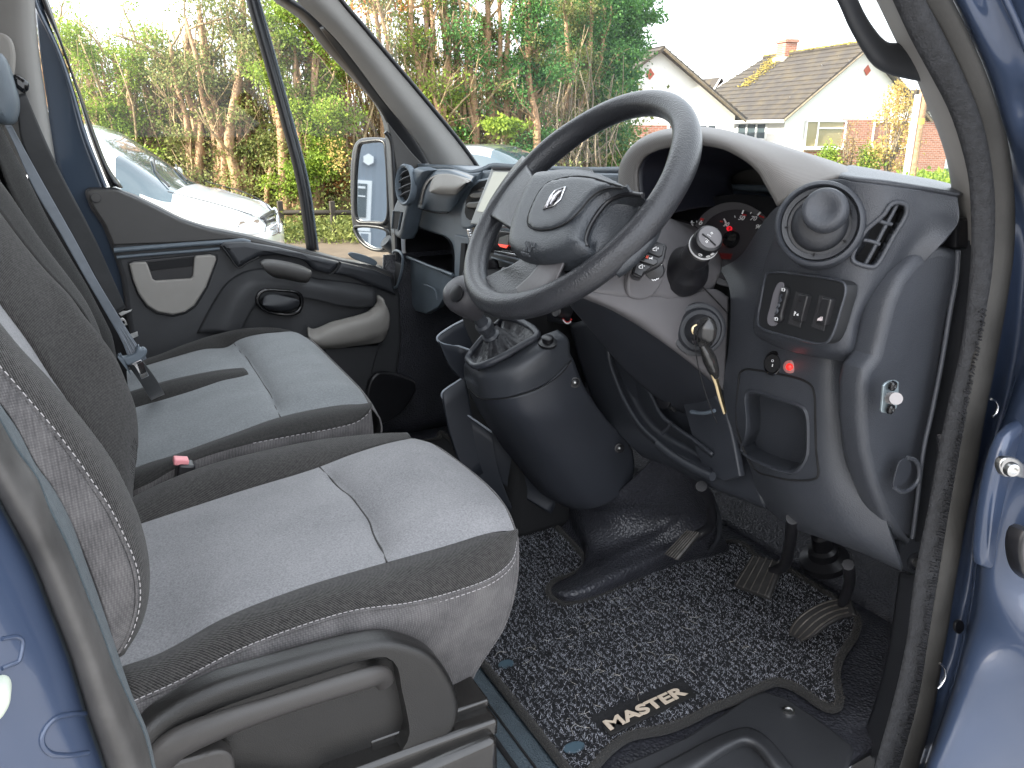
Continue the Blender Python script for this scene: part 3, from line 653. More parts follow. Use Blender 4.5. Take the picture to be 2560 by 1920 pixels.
# check-strap hinge with bolt
hinge = thing('door_hinge', 'steel door check arm bolted to the blue front pillar', 'hinge', V((2190, 1012, 'y', .43)))
plate('arm', VL(Y([(2162,1006),(2168,992),(2182,988),(2200,992),(2214,1004),(2230,1008),(2240,1030),(2214,1034),(2196,1030),(2172,1030)], .425)), M_steel, hinge, .008, bev=.002, smooth_n=50)
nrm = Vector((0, -1, 0))
lathe('bolt', [(.0085, 0), (.0085, .003), (.007, .006), (.004, .007), (.0038, .004), (.001, .004)], frame(V((2182, 1013, 'y', .417)), (1, 0, 0), (-.45, -.9, .1)), M_steel, hinge, 24)
plate('edge_bracket', VL(Y([(2206,1180),(2216,1150),(2240,1150),(2240,1260),(2214,1240)], .40)), M_black, van, .02, bev=.004, smooth_n=24)
# --- rear door pillar, bottom left
rB = [(-40,1010),(0,1082),(37,1150),(75,1225),(112,1318),(150,1416),(187,1536),(229,1659),(250,1740)]
rS = [(-40,835),(0,905),(39,973),(78,1025),(105,1093),(150,1187),(187,1281),(217,1356),(244,1431),(277,1506),(311,1581),(330,1659),(345,1730)]
rC = [(-40,800),(0,872),(39,929),(78,1005),(112,1050),(150,1118),(187,1217),(217,1300),(255,1412),(285,1500),(318,1580),(336,1659),(350,1730)]
yR = .50
seal('door_seal', rS, rB, yR, M_rubber, -.0, 60) if False else None
A = spl(VL(Y(rS, yR+.015)), 60); B = spl(VL(Y(rB, yR-.005)), 60); rows = []
for k in range(15):
    t = k/14; rows.append([a.lerp(b, t)+Vector((0.2, -1, 0)).normalized()*.022*math.sin(math.pi*t)**.7 for a, b in zip(A, B)])
vs_, fs = grid_mesh(rows); o = mk('door_seal', vs_, fs, mat('worn_rubber', (.060, .057, .054), .52, bump=[('noise', 60, .25, .002)], var=(22, .35)), van); mm = o.modifiers.new('s', 'SOLIDIFY'); mm.thickness = .004; mm.offset = -1
patch('pillar_carpet', [Y(rC, .60), Y([((a+c)/2+4, (b+d)/2) for (a, b), (c, d) in zip(rC, rS)], .56), Y(rS, yR+.012)], M_carpet, van, 50, 8, .006)
bl = spl(VL(Y(rB, yR-.002)), 50)
bo = VL(Y([(-500,1010),(-450,1082),(-420,1150),(-400,1225),(-380,1318),(-350,1416),(-320,1536),(-300,1659),(-300,1740)], .42))
bmid = VL(Y([(-60,1012),(-22,1085),(15,1155),(52,1230),(90,1322),(128,1420),(165,1540),(208,1662),(228,1742)], yR-.012))
patch('rear_pillar', [bl, bmid, [a.lerp(b, .3)+Vector((0, -.006, 0)) for a, b in zip(spl(bmid, 50), spl(bo, 50))], bo], M_paint, van, 50, 24, .004)
# pressed lug, bumper stop and square pressing on that pillar
rp_ = bpy.data.objects['rear_pillar']
tube('pressed_edge', HP(rp_, [(184,1541),(150,1543),(115,1554),(94,1580),(90,1604),(106,1626),(140,1632),(190,1626),(222,1616)], .0), .0018, M_paint, van, 8, 50)
tube('pressed_edge', HP(rp_, [(4,1380),(38,1376),(48,1385),(46,1410),(40,1428),(20,1437),(4,1444)], .0), .0014, M_paint, van, 8, 40)
bstop = plate('door_stop_buffer', VL(Y([(-30,1510),(0,1496),(17,1500),(22,1520),(14,1545),(0,1562),(-30,1575)], .440)), mat('pale_nylon', (.55, .60, .50), .5), van, .02, bev=.005, smooth_n=40)
# --- sill step trim
sillm = mat('sill_plastic', (.030, .031, .034), .42, bump=[('vor', 900, .35, .0006)], var=(8, .12))
st = [(1310,1665),(1400,1626),(1480,1590),(1560,1540),(1617,1503),(1650,1491),(1700,1506),(1760,1545),(1820,1590),(1846,1612),(1838,1640),(1822,1690),(1500,1760),(1300,1720)]
sill = plate('sill_step', VL([(a, b, 'z', .012) for a, b in st]), sillm, van, .016, bev=.006, smooth_n=0)
patch('step_well', [[(1360,1690,'z',.018),(1480,1624,'z',.018),(1560,1585,'z',.018),(1618,1571,'z',.018),(1655,1590,'z',.018),(1700,1640,'z',.018),(1740,1690,'z',.018)],
     [(1420,1720,'z',.012),(1510,1650,'z',.026),(1570,1612,'z',.030),(1612,1598,'z',.030),(1640,1612,'z',.030),(1670,1650,'z',.026),(1700,1700,'z',.012)],
     [(1450,1780,'z',-.06),(1530,1700,'z',-.06),(1580,1660,'z',-.05),(1612,1640,'z',-.045),(1630,1650,'z',-.05),(1650,1690,'z',-.06),(1680,1740,'z',-.06)]], sillm, van, 40, 24, .003)
lathe('screw', [(.010, -.002), (.010, .0012), (.006, .002), (.0055, .0), (.002, .0)], frame(V((1704, 1535, 'z', .014)), (1, 0, 0), (0, 0, 1)), M_steel, van, 24)
patch('sill_edge', [Y([(1943,1235),(1930,1330),(1914,1430),(1885,1530),(1838,1659),(1810,1730)], .60), [(a, b, 'y', .575) for a, b in [(1962,1240),(1948,1340),(1930,1440),(1900,1550),(1862,1665),(1835,1730)]], Y([(1990,1240),(1978,1330),(1955,1440),(1925,1560),(1890,1680),(1870,1740)], .545)], M_dark, van, 40, 10, .01)
# bracket with screw at the foot of the dash
plate('foot_bracket', VL(Y([(1948,1152),(1992,1168),(1987,1245),(1938,1228)], .585)), M_dark, van, .02, bev=.003)
lathe('bracket_cup', [(.014, .0), (.0145, .004), (.012, .0042), (.011, .001), (.001, .001)], frame(V((1977, 1212, 'y', .568)), (1, 0, 0), (-.3, -1, .1)), M_dark, van, 24)
lathe('bracket_screw', [(.006, .0), (.006, .004), (.003, .005), (.0028, .003), (.001, .003)], frame(V((1978, 1214, 'y', .567)), (1, 0, 0), (-.3, -1, .1)), M_steel, van, 20)
# --- grab handle on the near pillar
gh = [(1800,-60,'y',.60),(1831,0,'y',.60),(1850,42,'y',.60),(1877,87,'y',.60),(1902,116,'y',.60),(1930,127,'y',.60),(1965,131,'y',.596),(2000,134,'y',.588),(2030,138,'y',.575)]
tube('grab_handle', gh, [.0100, .0102, .0106, .0112, .0122, .0145, .0175, .020, .022], mat('soft_grip', (.026, .028, .032), .48, bump=grain(900, .3)), van, 16, 60, flat=((0, 1, 0), .7))
# --- far side: front pillar trim, frame and pillar
ft_in = [(610,-60),(640,0),(672,31),(727,86),(778,150),(829,219),(880,281),(915,332),(932,364)]
ft_out = [(690,-60),(733,0),(778,53),(856,145),(934,238),(997,316),(1036,371)]
A = VL([(a, b, 'y', 2.08) for a, b in ft_in]); B = VL([(a, b, 'y', 2.02) for a, b in ft_out])
patch('far_pillar_trim', [A, [a.lerp(b, .5)+Vector((-.015, -.02, 0)) for a, b in zip(spl(A, 40), spl(B, 40))], B], M_trim, van, 40, 14, .01)
tube('windscreen_seal', [V(p)+Vector((.004, 0, 0)) for p in [(a+1, b, 'y', 2.02) for a, b in ft_out]], .006, M_black, van, 8, 50)
# far B pillar: painted panel, trim, seal
bp_r = [(92,-30),(104,0),(141,117),(175,208),(208,300),(233,362),(262,404),(275,420)]
bp_l = [(66,-30),(77,0),(92,70),(125,108+30),(150,191),(178,285),(212,375),(230,410)]
patch('far_pillar', [VL(Y([(66,-30),(74,8),(85,104),(100,208),(121,354),(150,440),(180,520),(220,600),(270,660),(290,720)], 2.16)), VL(Y([(70,-30),(80,8),(125,108),(154,191),(183,291),(216,375),(240,440),(262,520),(285,600),(300,700)], 2.14))], M_paintg, van, 40, 8, .01)
patch('far_pillar_trim_upper', [VL(Y([(-60,-40),(-50,100),(-40,250),(-20,420)], 2.10)), VL(Y([(50,-40),(62,104),(78,208),(100,354)], 2.06)), VL(Y([(72,-40),(84,104),(99,208),(121,354)], 2.10))], M_trim, van, 30, 12, .01)
tube('pillar_edge', Y([(72,-20),(79,10),(125,108),(154,191),(183,291),(216,375),(227,404)], 2.13), .005, M_paintg, van, 8, 40)
patch('far_door_seal', [VL(Y([(78,-20),(90,12),(134,108),(163,191),(193,291),(224,375),(238,405)], 2.15)), VL(Y([(88,-20),(100,12),(141,117),(170,205),(203,300),(230,365),(252,403)], 2.12)), VL(Y([(96,-20),(106,4),(143,117),(177,208),(210,300),(236,362),(266,405)], 2.15))], M_black, van, 40, 10, .004)
plate('pillar_lower_trim', VL(Y([(60,300),(100,354),(160,380),(226,404),(262,480),(300,700),(312,1000),(150,1000),(60,420)], 2.20)), M_black, van, .01, bev=.002)
# rear cab wall, roof and floor pan so the cab is a closed box
MB().box((-.42, 1.35, .75), .04, 1.75, 1.9).build('bulkhead', M_trim, van, bev=.01)
roofm = mat('headlining', (.42, .41, .39), .9, bump=[('noise', 500, .3, .001)], var=(5, .05))
patch('roof', [[Vector((-.45, .42, 1.62)), Vector((.0, .44, 1.62)), Vector((.25, .50, 1.56)), Vector((.40, .55, 1.46))], [Vector((-.45, .9, 1.70)), Vector((.0, .9, 1.70)), Vector((.27, .9, 1.66)), Vector((.45, .9, 1.52))], [Vector((-.45, 1.8, 1.70)), Vector((.0, 1.8, 1.70)), Vector((.27, 1.8, 1.66)), Vector((.45, 1.8, 1.52))], [Vector((-.45, 2.24, 1.62)), Vector((.0, 2.22, 1.62)), Vector((.25, 2.16, 1.56)), Vector((.40, 2.12, 1.46))]], roofm, van, 24, 24, .03)
# unseen load body behind the cab, widened to keep the sun off it
MB().box((-2.2, 1.35, .55), 3.4, 1.98, 2.5).build('load_body', M_paint, van, bev=.06, seg=4)
# lower bodywork and bonnet ahead of the windscreen
patch('bonnet', [[Vector((1.30, .60, .74)), Vector((1.30, 1.0, .79)), Vector((1.30, 1.7, .79)), Vector((1.30, 2.12, .74))], [Vector((1.7, .6, .60)), Vector((1.7, 1.0, .66)), Vector((1.7, 1.7, .66)), Vector((1.7, 2.12, .60))], [Vector((2.0, .65, .25)), Vector((2.02, 1.0, .3)), Vector((2.02, 1.7, .3)), Vector((2.0, 2.05, .25))]], M_paint, van, 20, 20, .02)
MB().box((.40, .495, -.26), 1.75, .13, .46).build('rocker_panel', M_paint, van, bev=.03, seg=4)
patch('front_wing', [[Vector((1.0, .47, .80)), Vector((1.3, .44, .74)), Vector((1.7, .46, .62)), Vector((2.0, .55, .40))], [Vector((1.0, .43, .3)), Vector((1.3, .40, .3)), Vector((1.7, .42, .25)), Vector((2.03, .53, .15))], [Vector((1.0, .44, -.5)), Vector((1.3, .42, -.5)), Vector((1.7, .43, -.5)), Vector((2.03, .53, -.4))]], M_paint, van, 24, 24, .02)
MB().box((-.30, .50, .60), .50, .10, 1.9).build('rear_body_side', M_paint, van, bev=.03, seg=4) if False else None
# ---- glass
def glassmat(name, tint, refl=.06, specks=False, haze=0):
    m = bpy.data.materials.new(name); m.use_nodes = True; nt = m.node_tree; nt.nodes.clear(); L = nt.links.new
    out = nt.nodes.new('ShaderNodeOutputMaterial'); tr = nt.nodes.new('ShaderNodeBsdfTransparent'); tr.inputs[0].default_value = (*tint, 1)
    gl = nt.nodes.new('ShaderNodeBsdfGlossy'); gl.inputs['Roughness'].default_value = .02; gl.inputs[0].default_value = (1, 1, 1, 1)
    fr_ = nt.nodes.new('ShaderNodeFresnel'); fr_.inputs[0].default_value = 1.45
    ml = nt.nodes.new('ShaderNodeMath'); ml.operation = 'MULTIPLY'; ml.inputs[1].default_value = refl*10; L(fr_.outputs[0], ml.inputs[0])
    mx = nt.nodes.new('ShaderNodeMixShader'); L(ml.outputs[0], mx.inputs[0]); L(tr.outputs[0], mx.inputs[1]); L(gl.outputs[0], mx.inputs[2]); last = mx
    df = nt.nodes.new('ShaderNodeBsdfDiffuse'); df.inputs[0].default_value = (.9, .9, .88, 1); tc = nt.nodes.new('ShaderNodeTexCoord')
    if specks:
        # dust and dried droplets outside; haze paints in a veil of reflections
        vo = N_(nt, 'ShaderNodeTexVoronoi', Scale=38.0); L(tc.outputs['Object'], vo.inputs['Vector'])
        nz = N_(nt, 'ShaderNodeTexNoise', Scale=5.0); L(tc.outputs['Object'], nz.inputs['Vector'])
        lt = nt.nodes.new('ShaderNodeMath'); lt.operation = 'LESS_THAN'; lt.inputs[1].default_value = .055; L(vo.outputs[0], lt.inputs[0])
        g2 = nt.nodes.new('ShaderNodeMath'); g2.operation = 'GREATER_THAN'; g2.inputs[1].default_value = .50; L(nz.outputs[0], g2.inputs[0])
        m3 = nt.nodes.new('ShaderNodeMath'); m3.operation = 'MULTIPLY'; L(lt.outputs[0], m3.inputs[0]); L(g2.outputs[0], m3.inputs[1])
        m5 = nt.nodes.new('ShaderNodeMath'); m5.operation = 'MULTIPLY'; L(m3.outputs[0], m5.inputs[0]); m5.inputs[1].default_value = .75
        m4 = nt.nodes.new('ShaderNodeMath'); m4.operation = 'ADD'; L(m5.outputs[0], m4.inputs[0]); m4.inputs[1].default_value = haze
        mx2 = nt.nodes.new('ShaderNodeMixShader'); L(m4.outputs[0], mx2.inputs[0]); L(last.outputs[0], mx2.inputs[1]); L(df.outputs[0], mx2.inputs[2]); last = mx2
    L(last.outputs[0], out.inputs[0]); return m
M_glassw = glassmat('windscreen_glass', (.97, .99, .97), .05, True, .035)
M_glasss = glassmat('side_glass', (.95, .98, .96), .06, False)
ws = [[Vector((.36, .60, 1.50)), Vector((.44, 1.0, 1.52)), Vector((.44, 1.7, 1.52)), Vector((.36, 2.12, 1.50))],
      [Vector((.80, .58, 1.10)), Vector((.90, 1.0, 1.14)), Vector((.90, 1.7, 1.14)), Vector((.80, 2.12, 1.10))],
      [Vector((1.20, .57, .76)), Vector((1.32, 1.0, .79)), Vector((1.32, 1.7, .79)), Vector((1.20, 2.12, .76))]]
patch('windscreen', ws, M_glassw, van, 16, 16, 0)
# ================================================================ passenger door
door = thing('passenger_door', 'closed passenger door with dark trim panel, grey pockets and side window', 'vehicle door', (.4, 2.15, .1))
def F(l, y): return VL([(a, b, 'y', y) for a, b in l])
M_doord = mat('door_panel_plastic', (.034, .035, .038), .52, bump=grain(1000, .3), var=(7, .15))
yD = 2.12
belt_l = [(184,420),(186,410),(195,406),(250,406),(289,422),(336,445),(391,473),(449,492),(527,508),(586,523),(664,541),(742,562),(812,574),(850,590)]
panel = belt_l+[(866,640),(868,740),(855,850),(830,920),(700,980),(310,1000),(300,900),(280,720),(262,600),(244,545),(222,490),(195,450)]
plate('door_panel', F(panel, yD), M_doord, door, .05, bev=.012)
# window ledge catching the light
patch('window_ledge', [F([(240,404),(289,419),(336,441),(391,469),(449,488),(527,504),(586,519),(664,537),(742,558),(812,570),(850,586)], yD+.06), F([(240,412),(289,428),(336,451),(391,478),(449,497),(527,513),(586,528),(664,546),(742,568),(812,582),(850,598)], yD-.006)], M_warmdark, door, 50, 5, .01)
# upper wing panel and the step lines
plate('upper_trim', F([(190,415),(200,409),(250,410),(289,427),(336,450),(391,478),(449,497),(500,509),(520,514),(500,517),(400,524),(245,530),(228,488),(200,445),(190,430)], yD-.006), M_warmdark, door, .012, bev=.004)
tube('ledge_line', F([(246,541),(330,534),(420,527),(500,522),(525,520),(540,524)], yD-.012), .006, M_dashblue, door, 8, 40)
tube('ledge_line', F([(252,556),(330,549),(420,542),(475,537)], yD-.010), .004, M_dashblue, door, 8, 40)
c = V((207, 427, 'y', yD-.013)); lathe('plug', [(.0115, 0), (.0115, .0012), (.0100, .0016), (.001, .0016)], frame(c, (1, 0, 0), (0, -1, 0)), M_black, door, 30)
lathe('plug', [(.0100, 0), (.0100, .0018), (.001, .0020)], frame(c, (1, 0, 0), (0, -1, 0)), M_warmdark, door, 30)
# grey map pocket with dark slot
pk = [(280,571),(290,567),(315,566),(319,572),(330,603),(336,607),(412,602),(417,597),(420,557),(424,553),(455,551),(466,554),(467,562),(445,620),(420,660),(400,674),(374,680),(340,674),(318,660),(300,635),(288,605)]
pk2 = [(276,568),(288,563),(455,547),(470,551),(471,562),(449,622),(424,663),(402,678),(374,685),(338,679),(315,664),(296,637),(284,605)]
plate('pocket_surround', F(pk2, yD-.006), M_black, door, .014, bev=.003)
plate('map_pocket', F(pk, yD-.018), M_taupe, door, .014, bev=.004)
plate('pocket_slot', F([(320,568),(418,556),(416,575),(326,585)], yD-.012), M_void, door, .006, bev=.001)
# arm rest wing
ar = [(477,530),(484,524),(530,522),(600,535),(660,549),(734,566),(728,580),(715,593),(680,585),(666,570),(650,560),(600,552),(560,555),(535,568),(518,579),(512,577),(494,552)]
plate('armrest', F(ar, yD-.03), M_dark, door, .05, bev=.014, res=4)
plate('armrest_end', F([(736,566),(812,584),(848,600),(858,640),(820,625),(760,600),(722,592)], yD-.02), M_dark, door, .04, bev=.012, res=4)
tube('armrest_gap', F([(477,530),(494,552),(512,577),(519,579),(535,568),(560,556)], yD-.058), .0022, M_void, door, 6, 30)
tube('armrest_gap', F([(735,566),(728,580),(716,594)], yD-.056), .0022, M_void, door, 6, 14)
patch('pull_grip', [F([(561,566),(572,560),(610,563),(650,573),(670,582)], yD-.055), F([(565,572),(577,570),(612,575),(650,584),(674,590)], yD-.085), F([(573,585),(586,590),(616,595),(648,603),(668,606)], yD-.08), F([(580,592),(594,600),(618,604),(646,610),(660,612)], yD-.04)], M_warmdark, door, 30, 20, .006)
# lit scoop behind the lever
patch('scoop', [F([(425,720),(440,690),(462,650),(490,610),(520,590),(560,580),(620,586),(680,600),(760,610),(815,620)], yD-.004), F([(480,720),(492,690),(505,655),(525,628),(545,612),(580,608),(640,612),(700,620),(770,635),(812,640)], yD-.026), F([(520,730),(530,700),(545,670),(560,650),(590,640),(630,640),(690,650),(730,660),(780,665),(812,662)], yD-.024)], M_doord, door, 40, 14, .01)
hb = [(552,650),(554,637),(563,627),(580,623),(610,625),(640,628),(653,636),(657,650),(655,665),(648,677),(630,683),(600,682),(575,676),(560,666)]
hi = [(561,650),(563,640),(570,633),(582,630),(610,631),(636,635),(646,641),(649,651),(647,663),(640,671),(626,675),(602,674),(580,669),(567,661)]
plate('handle_bezel', F(hb, yD-.032), M_gloss, door, .016, bev=.004, holes=[F(hi, yD-.032)], smooth_n=60)
plate('handle_cup', F(hi, yD-.020), M_black, door, .004, bev=.001, smooth_n=60)
patch('release_lever', [F([(566,652),(572,638),(590,634),(602,636)], yD-.042), F([(568,658),(590,662),(620,660),(646,650)], yD-.052), F([(576,668),(600,673),(626,672),(645,664)], yD-.040)], M_dark, door, 24, 12, .005)
# grey lower pocket
lp_top = [(815,640),(832,655),(840,680),(834,715),(815,742)]
patch('door_bin', [F([(814,637),(812,655),(795,672),(750,686),(715,695),(690,706),(676,710),(666,706)], yD-.035), F([(828,650),(824,672),(800,690),(755,702),(722,712),(700,722),(684,730),(668,726)], yD-.065), F([(842,680),(838,706),(806,724),(762,736),(735,740),(712,744),(696,745),(676,742)], yD-.062), F([(836,722),(826,738),(800,744),(765,748),(738,752),(712,754),(694,754),(680,750)], yD-.03)], M_taupe, door, 50, 20, .008)
plate('bin_mouth', F([(676,712),(690,708),(715,697),(750,688),(795,674),(812,657),(830,660),(838,690),(826,735),(700,750),(680,745)], yD-.024), M_black, door, .01, bev=.002, smooth_n=0)
plate('lower_panel', F([(700,752),(820,745),(806,800),(790,900),(780,950),(740,900)], yD-.012), M_doord, door, .02, bev=.006)
plate('speaker_cover', F([(818,805),(870,812),(900,830),(880,880),(840,912),(800,920),(780,905),(790,860),(800,820)], yD-.03), M_black, door, .02, bev=.008, smooth_n=50)
# window frame and dividing bar
M_frame = mat('door_frame_black', (.016, .017, .020), .38)
fr_in = [(560,-60),(580,-12),(594,4),(648,43),(703,109),(766,176),(805,219),(824,254),(832,297),(836,360),(842,470),(850,590)]
fr_out = [(590,-60),(625,0),(672,33),(727,88),(781,160),(829,223),(846,270),(852,320),(853,400),(858,500),(862,600)]
A = spl(F(fr_in, yD+.09), 60); B = spl(F(fr_out, yD+.02), 60)
patch('window_frame', [A, [a.lerp(b, .5)+Vector((-.005, -.02, 0)) for a, b in zip(A, B)], B], M_frame, door, 60, 10, .012)
patch('frame_infill', [F([(700,60),(727,86),(781,156),(829,219),(880,281),(915,332),(932,364)], yD-.005), F([(690,60),(718,100),(772,172),(822,240),(846,290),(868,340),(880,380)], yD+.02)], M_frame, door, 40, 6, .01)
plate('corner_trim', F([(838,264),(858,290),(890,330),(922,364),(900,372),(880,380),(862,400),(858,370),(848,310)], yD-.02), M_warmdark, door, .012, bev=.003)
tube('frame_strip', F([(832,285),(844,300),(850,360),(854,450),(858,560)], yD-.012), .006, M_frame, door, 8, 30)
patch('dividing_bar', [F([(526,-20),(535,15),(600,240),(640,395),(662,541)], yD+.055), F([(540,-20),(548,15),(612,240),(652,395),(674,541)], yD+.035), F([(551,-20),(562,15),(624,240),(664,395),(685,541)], yD+.055)], M_frame, door, 40, 8, .012)
tube('bar_edge', F([(553,-20),(564,15),(626,240),(666,395),(687,541)], yD+.052), .003, M_dashblue, door, 6, 40)
patch('side_window', [F([(60,-120),(600,-120),(860,-120)], yD+.075), F([(180,440),(520,540),(862,610)], yD+.075)], M_glasss, door, 8, 8, 0)
plate('window_switch', F([(752,548),(758,545),(800,556),(816,568),(812,574),(790,568),(765,560)], yD+.0), M_dashblue, door, .008, bev=.003, smooth_n=30)
# mirror on the far door
mir_out = [(752,440),(751,400),(752,350),(758,315),(768,300),(785,296),(820,297),(832,302),(838,340),(842,400),(844,470),(842,520),(836,542),(820,546),(800,543),(778,530),(762,508),(754,475)]
MN = Vector((-.86, -.51, .075)).normalized(); MP = V((800, 420, 'y', 2.40))
def FM(l, d=0): return [onp(a, b, MP+MN*d, MN) for a, b in l]
mh = plate('mirror_housing', FM(mir_out), M_black, door, .09, bev=.022, smooth_n=80, res=5)
M_mir = mat('mirror_surface', (.62, .66, .69), .015, 1)
g1 = [(768,470),(766,400),(770,340),(777,310),(790,306),(830,307),(834,330),(838,400),(838,465),(832,480),(800,481),(775,479)]
g2 = [(766,492),(780,488),(830,494),(837,500),(834,530),(826,539),(805,538),(785,526),(772,510)]
for g in (g1, g2):
    mb = MB(); mb.prism(spl(FM(g, .003), 60, True), MN*-.006); mb.build('mirror_glass', M_mir, mh, False)
    tube('glass_rim', FM(g, .006), .006, M_black, mh, 8, 60, closed=True)
tube('mirror_arm', F([(832,520),(850,535),(862,550),(866,570)], 2.28), .022, M_dark, mh, 10, 16)
# ================================================================ dashboard
dash = thing('dashboard', 'moulded dark dashboard running from the open door across to the passenger side', 'dashboard', (.95, 1.3, .5))
def X(l, x): return [(a, b, 'x', x) for a, b in l]
def FX(l, x): return VL(X(l, x))
zA = lambda l: [(820.8+a*.17705, 328.3+b*.17705) for a, b in l]
# ---- core masses behind the visible skins
patch('dash_top', [FX([(897,361),(936,365),(971,366),(1007,377),(1035,373),(1060,362),(1100,364),(1169,368),(1260,372),(1356,372)], .86), [Vector((1.0, y, z)) for y, z in ((2.06,.80),(1.8,.80),(1.6,.81),(1.4,.805),(1.2,.80),(1.06,.80))], [Vector((1.25, y, .775)) for y in (2.08,1.8,1.6,1.4,1.2,1.06)]], M_dashblue, dash, 40, 20, .01)
patch('dash_top', [[Vector((1.02, 1.16, .80)), Vector((1.02, .9, .805)), Vector((1.0, .64, .80))], [Vector((1.27, 1.16, .77)), Vector((1.27, .9, .775)), Vector((1.2, .60, .765))]], M_dashblue, dash, 20, 8, .01)
MB().box((1.10, 1.36, .60), .22, 1.46, .24).build('dash_core', M_void, dash, bev=.02)
# ---- passenger end: vent column
col = [(845,446),(843,505),(848,514),(864,520),(872,500),(884,440),(902,390),(918,367),(905,361),(897,361),(884,365),(862,400),(857,430)]
plate('vent_column', FX(zA([(200,570),(145,700),(125,860),(120,1000),(170,1040),(240,1068),(272,1000),(310,830),(350,640),(400,480),(460,350),(550,225),(430,183),(330,230),(240,380)]), .785), M_dashblue, dash, .05, bev=.012, smooth_n=0, res=4)
def ring_frame(c_px, rx, ry, x, tilt, zs):
    pass
cV = V((875.5, 399.5, 'x', .772))
Mv = frame(cV, (.1, -.95, .12), (-1, -.28, .12))
lathe('round_vent', [(.040, -.012), (.041, .004), (.038, .008), (.034, .006), (.032, -.006), (.030, -.010)], Mv @ Matrix.Diagonal((.92, 1.32, 1, 1)), M_dashblue, dash, 48)
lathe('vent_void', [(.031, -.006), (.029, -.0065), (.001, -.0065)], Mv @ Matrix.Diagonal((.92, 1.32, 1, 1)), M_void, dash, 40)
mb = MB()
for k in (-.022, -.004, .016, .032):
    w = math.sqrt(max(.001, 1-(k/.041)**2))*.028
    mb.tube([Mv@Vector((-w, k-.006, .0)), Mv@Vector((0, k, .004)), Mv@Vector((w, k+.006, .0))], .0028, n=8, steps=10)
mb.build('vent_vanes', M_dark, dash)
plate('blank_switch', FX(zA([(165,715),(262,735),(222,955),(148,930)]), .757), M_void, dash, .006, bev=.001)
tube('switch_frame', FX(zA([(165,715),(262,735),(222,955),(148,930)]), .756), .0025, M_dashblue, dash, 6, closed=True)
tube('grip_edge', FX(zA([(160,1230),(190,1205),(250,1225),(275,1270),(272,1400),(240,1540),(205,1640),(160,1660)]), .775), .004, M_dashblue, dash, 8, 40)
plate('grip_recess', FX(zA([(185,1340),(265,1370),(250,1500),(215,1620),(180,1640)]), .782), M_void, dash, .006, bev=.002)
# ---- glovebox lid and slate fascia with the open shelf
fas = zA([(300,640),(470,330),(560,235),(700,205),(860,212),(1050,265),(1210,250),(1180,420),(1130,620),(1120,900),(1140,1000),(1150,1300),(1080,1600),(960,1660),(600,1700),(330,1700),(230,1500),(240,1000)])
shelf = zA([(318,1240),(312,1110),(325,1000),(368,925),(480,930),(640,985),(780,1032),(850,1110),(876,1230),(888,1380),(890,1500),(600,1395),(420,1320)])
plate('fascia', FX(fas, .845), M_dashblue, dash, .02, bev=.006, holes=[FX(shelf, .845)])
mb = MB(); sh = spl(FX(shelf, .838), 60, True); mb.v = sh+[p+Vector((.16, 0, 0)) for p in sh]; mb.f = [(i, (i+1) % 60, (i+1) % 60+60, i+60) for i in range(60)]+[tuple(range(60, 120))]
mb.build('shelf_liner', M_black, dash)
patch('glovebox_lid', [FX(zA([(430,650),(440,560),(470,420),(540,290),(640,225),(740,206),(860,212),(1000,245),(1150,295)]), .835), FX(zA([(470,685),(500,560),(540,440),(600,340),(690,285),(780,268),(880,275),(990,310),(1110,350)]), .80), FX(zA([(520,695),(560,600),(610,530),(690,500),(780,500),(860,510),(940,500),(1010,450),(1080,390)]), .80), FX(zA([(560,715),(620,728),(700,740),(780,745),(840,738),(900,680),(960,600),(1030,500),(1090,410)]), .822)], M_dashblue, dash, 50, 30, .006)
patch('lid_cap', [FX(zA([(432,640),(445,540),(480,410),(545,300),(640,232),(740,212),(860,216),(1000,250),(1140,300)]), .822), FX(zA([(500,640),(515,545),(545,440),(600,350),(690,298),(780,282),(880,288),(990,318),(1105,352)]), .794)], M_taupe, dash, 50, 8, .002)
patch('lid_badge_area', [FX(zA([(600,470),(612,410),(640,335),(700,295),(760,282),(900,288),(1010,320),(1095,355)]), .792), FX(zA([(608,490),(650,470),(700,450),(760,440),(860,440),(930,430),(1000,400),(1060,370)]), .782), FX(zA([(620,498),(680,510),(740,517),(800,519),(860,520),(930,515),(990,460),(1045,395)]), .790)], M_taupe, dash, 40, 14, .002)
tube('lid_seam', FX(zA([(425,640),(450,670),(520,700),(640,735),(750,745),(830,738)]), .819), .0018, M_void, dash, 6, 40)
tube('shelf_lip', FX(zA([(318,1278),(440,1325),(600,1390),(760,1450),(888,1500)]), .832), .0045, M_dashblue, dash, 8, 30)
plate('lower_box_lid', FX(zA([(318,1285),(888,1506),(880,1620),(800,1760),(700,1900),(560,1980),(430,1940),(350,1800),(322,1560)]), .842), M_dashblue, dash, .02, bev=.004)
tube('box_handle', FX(zA([(540,1625),(600,1640),(680,1700),(700,1800)]), .828), .003, M_dashblue, dash, 6, 20)
plate('slot_panel', FX(zA([(912,1010),(1060,1040),(1105,1080),(1110,1300),(1060,1560),(960,1620),(905,1560)]), .836), M_dashblue, dash, .012, bev=.003)
plate('card_slot', FX(zA([(988,1112),(1040,1120),(1035,1250),(1010,1500),(975,1530),(962,1510),(975,1300)]), .828), M_void, dash, .006, bev=.001)
plate('card_slot', FX(zA([(1065,1280),(1090,1275),(1080,1420),(1060,1440)]), .828), M_void, dash, .006, bev=.001)
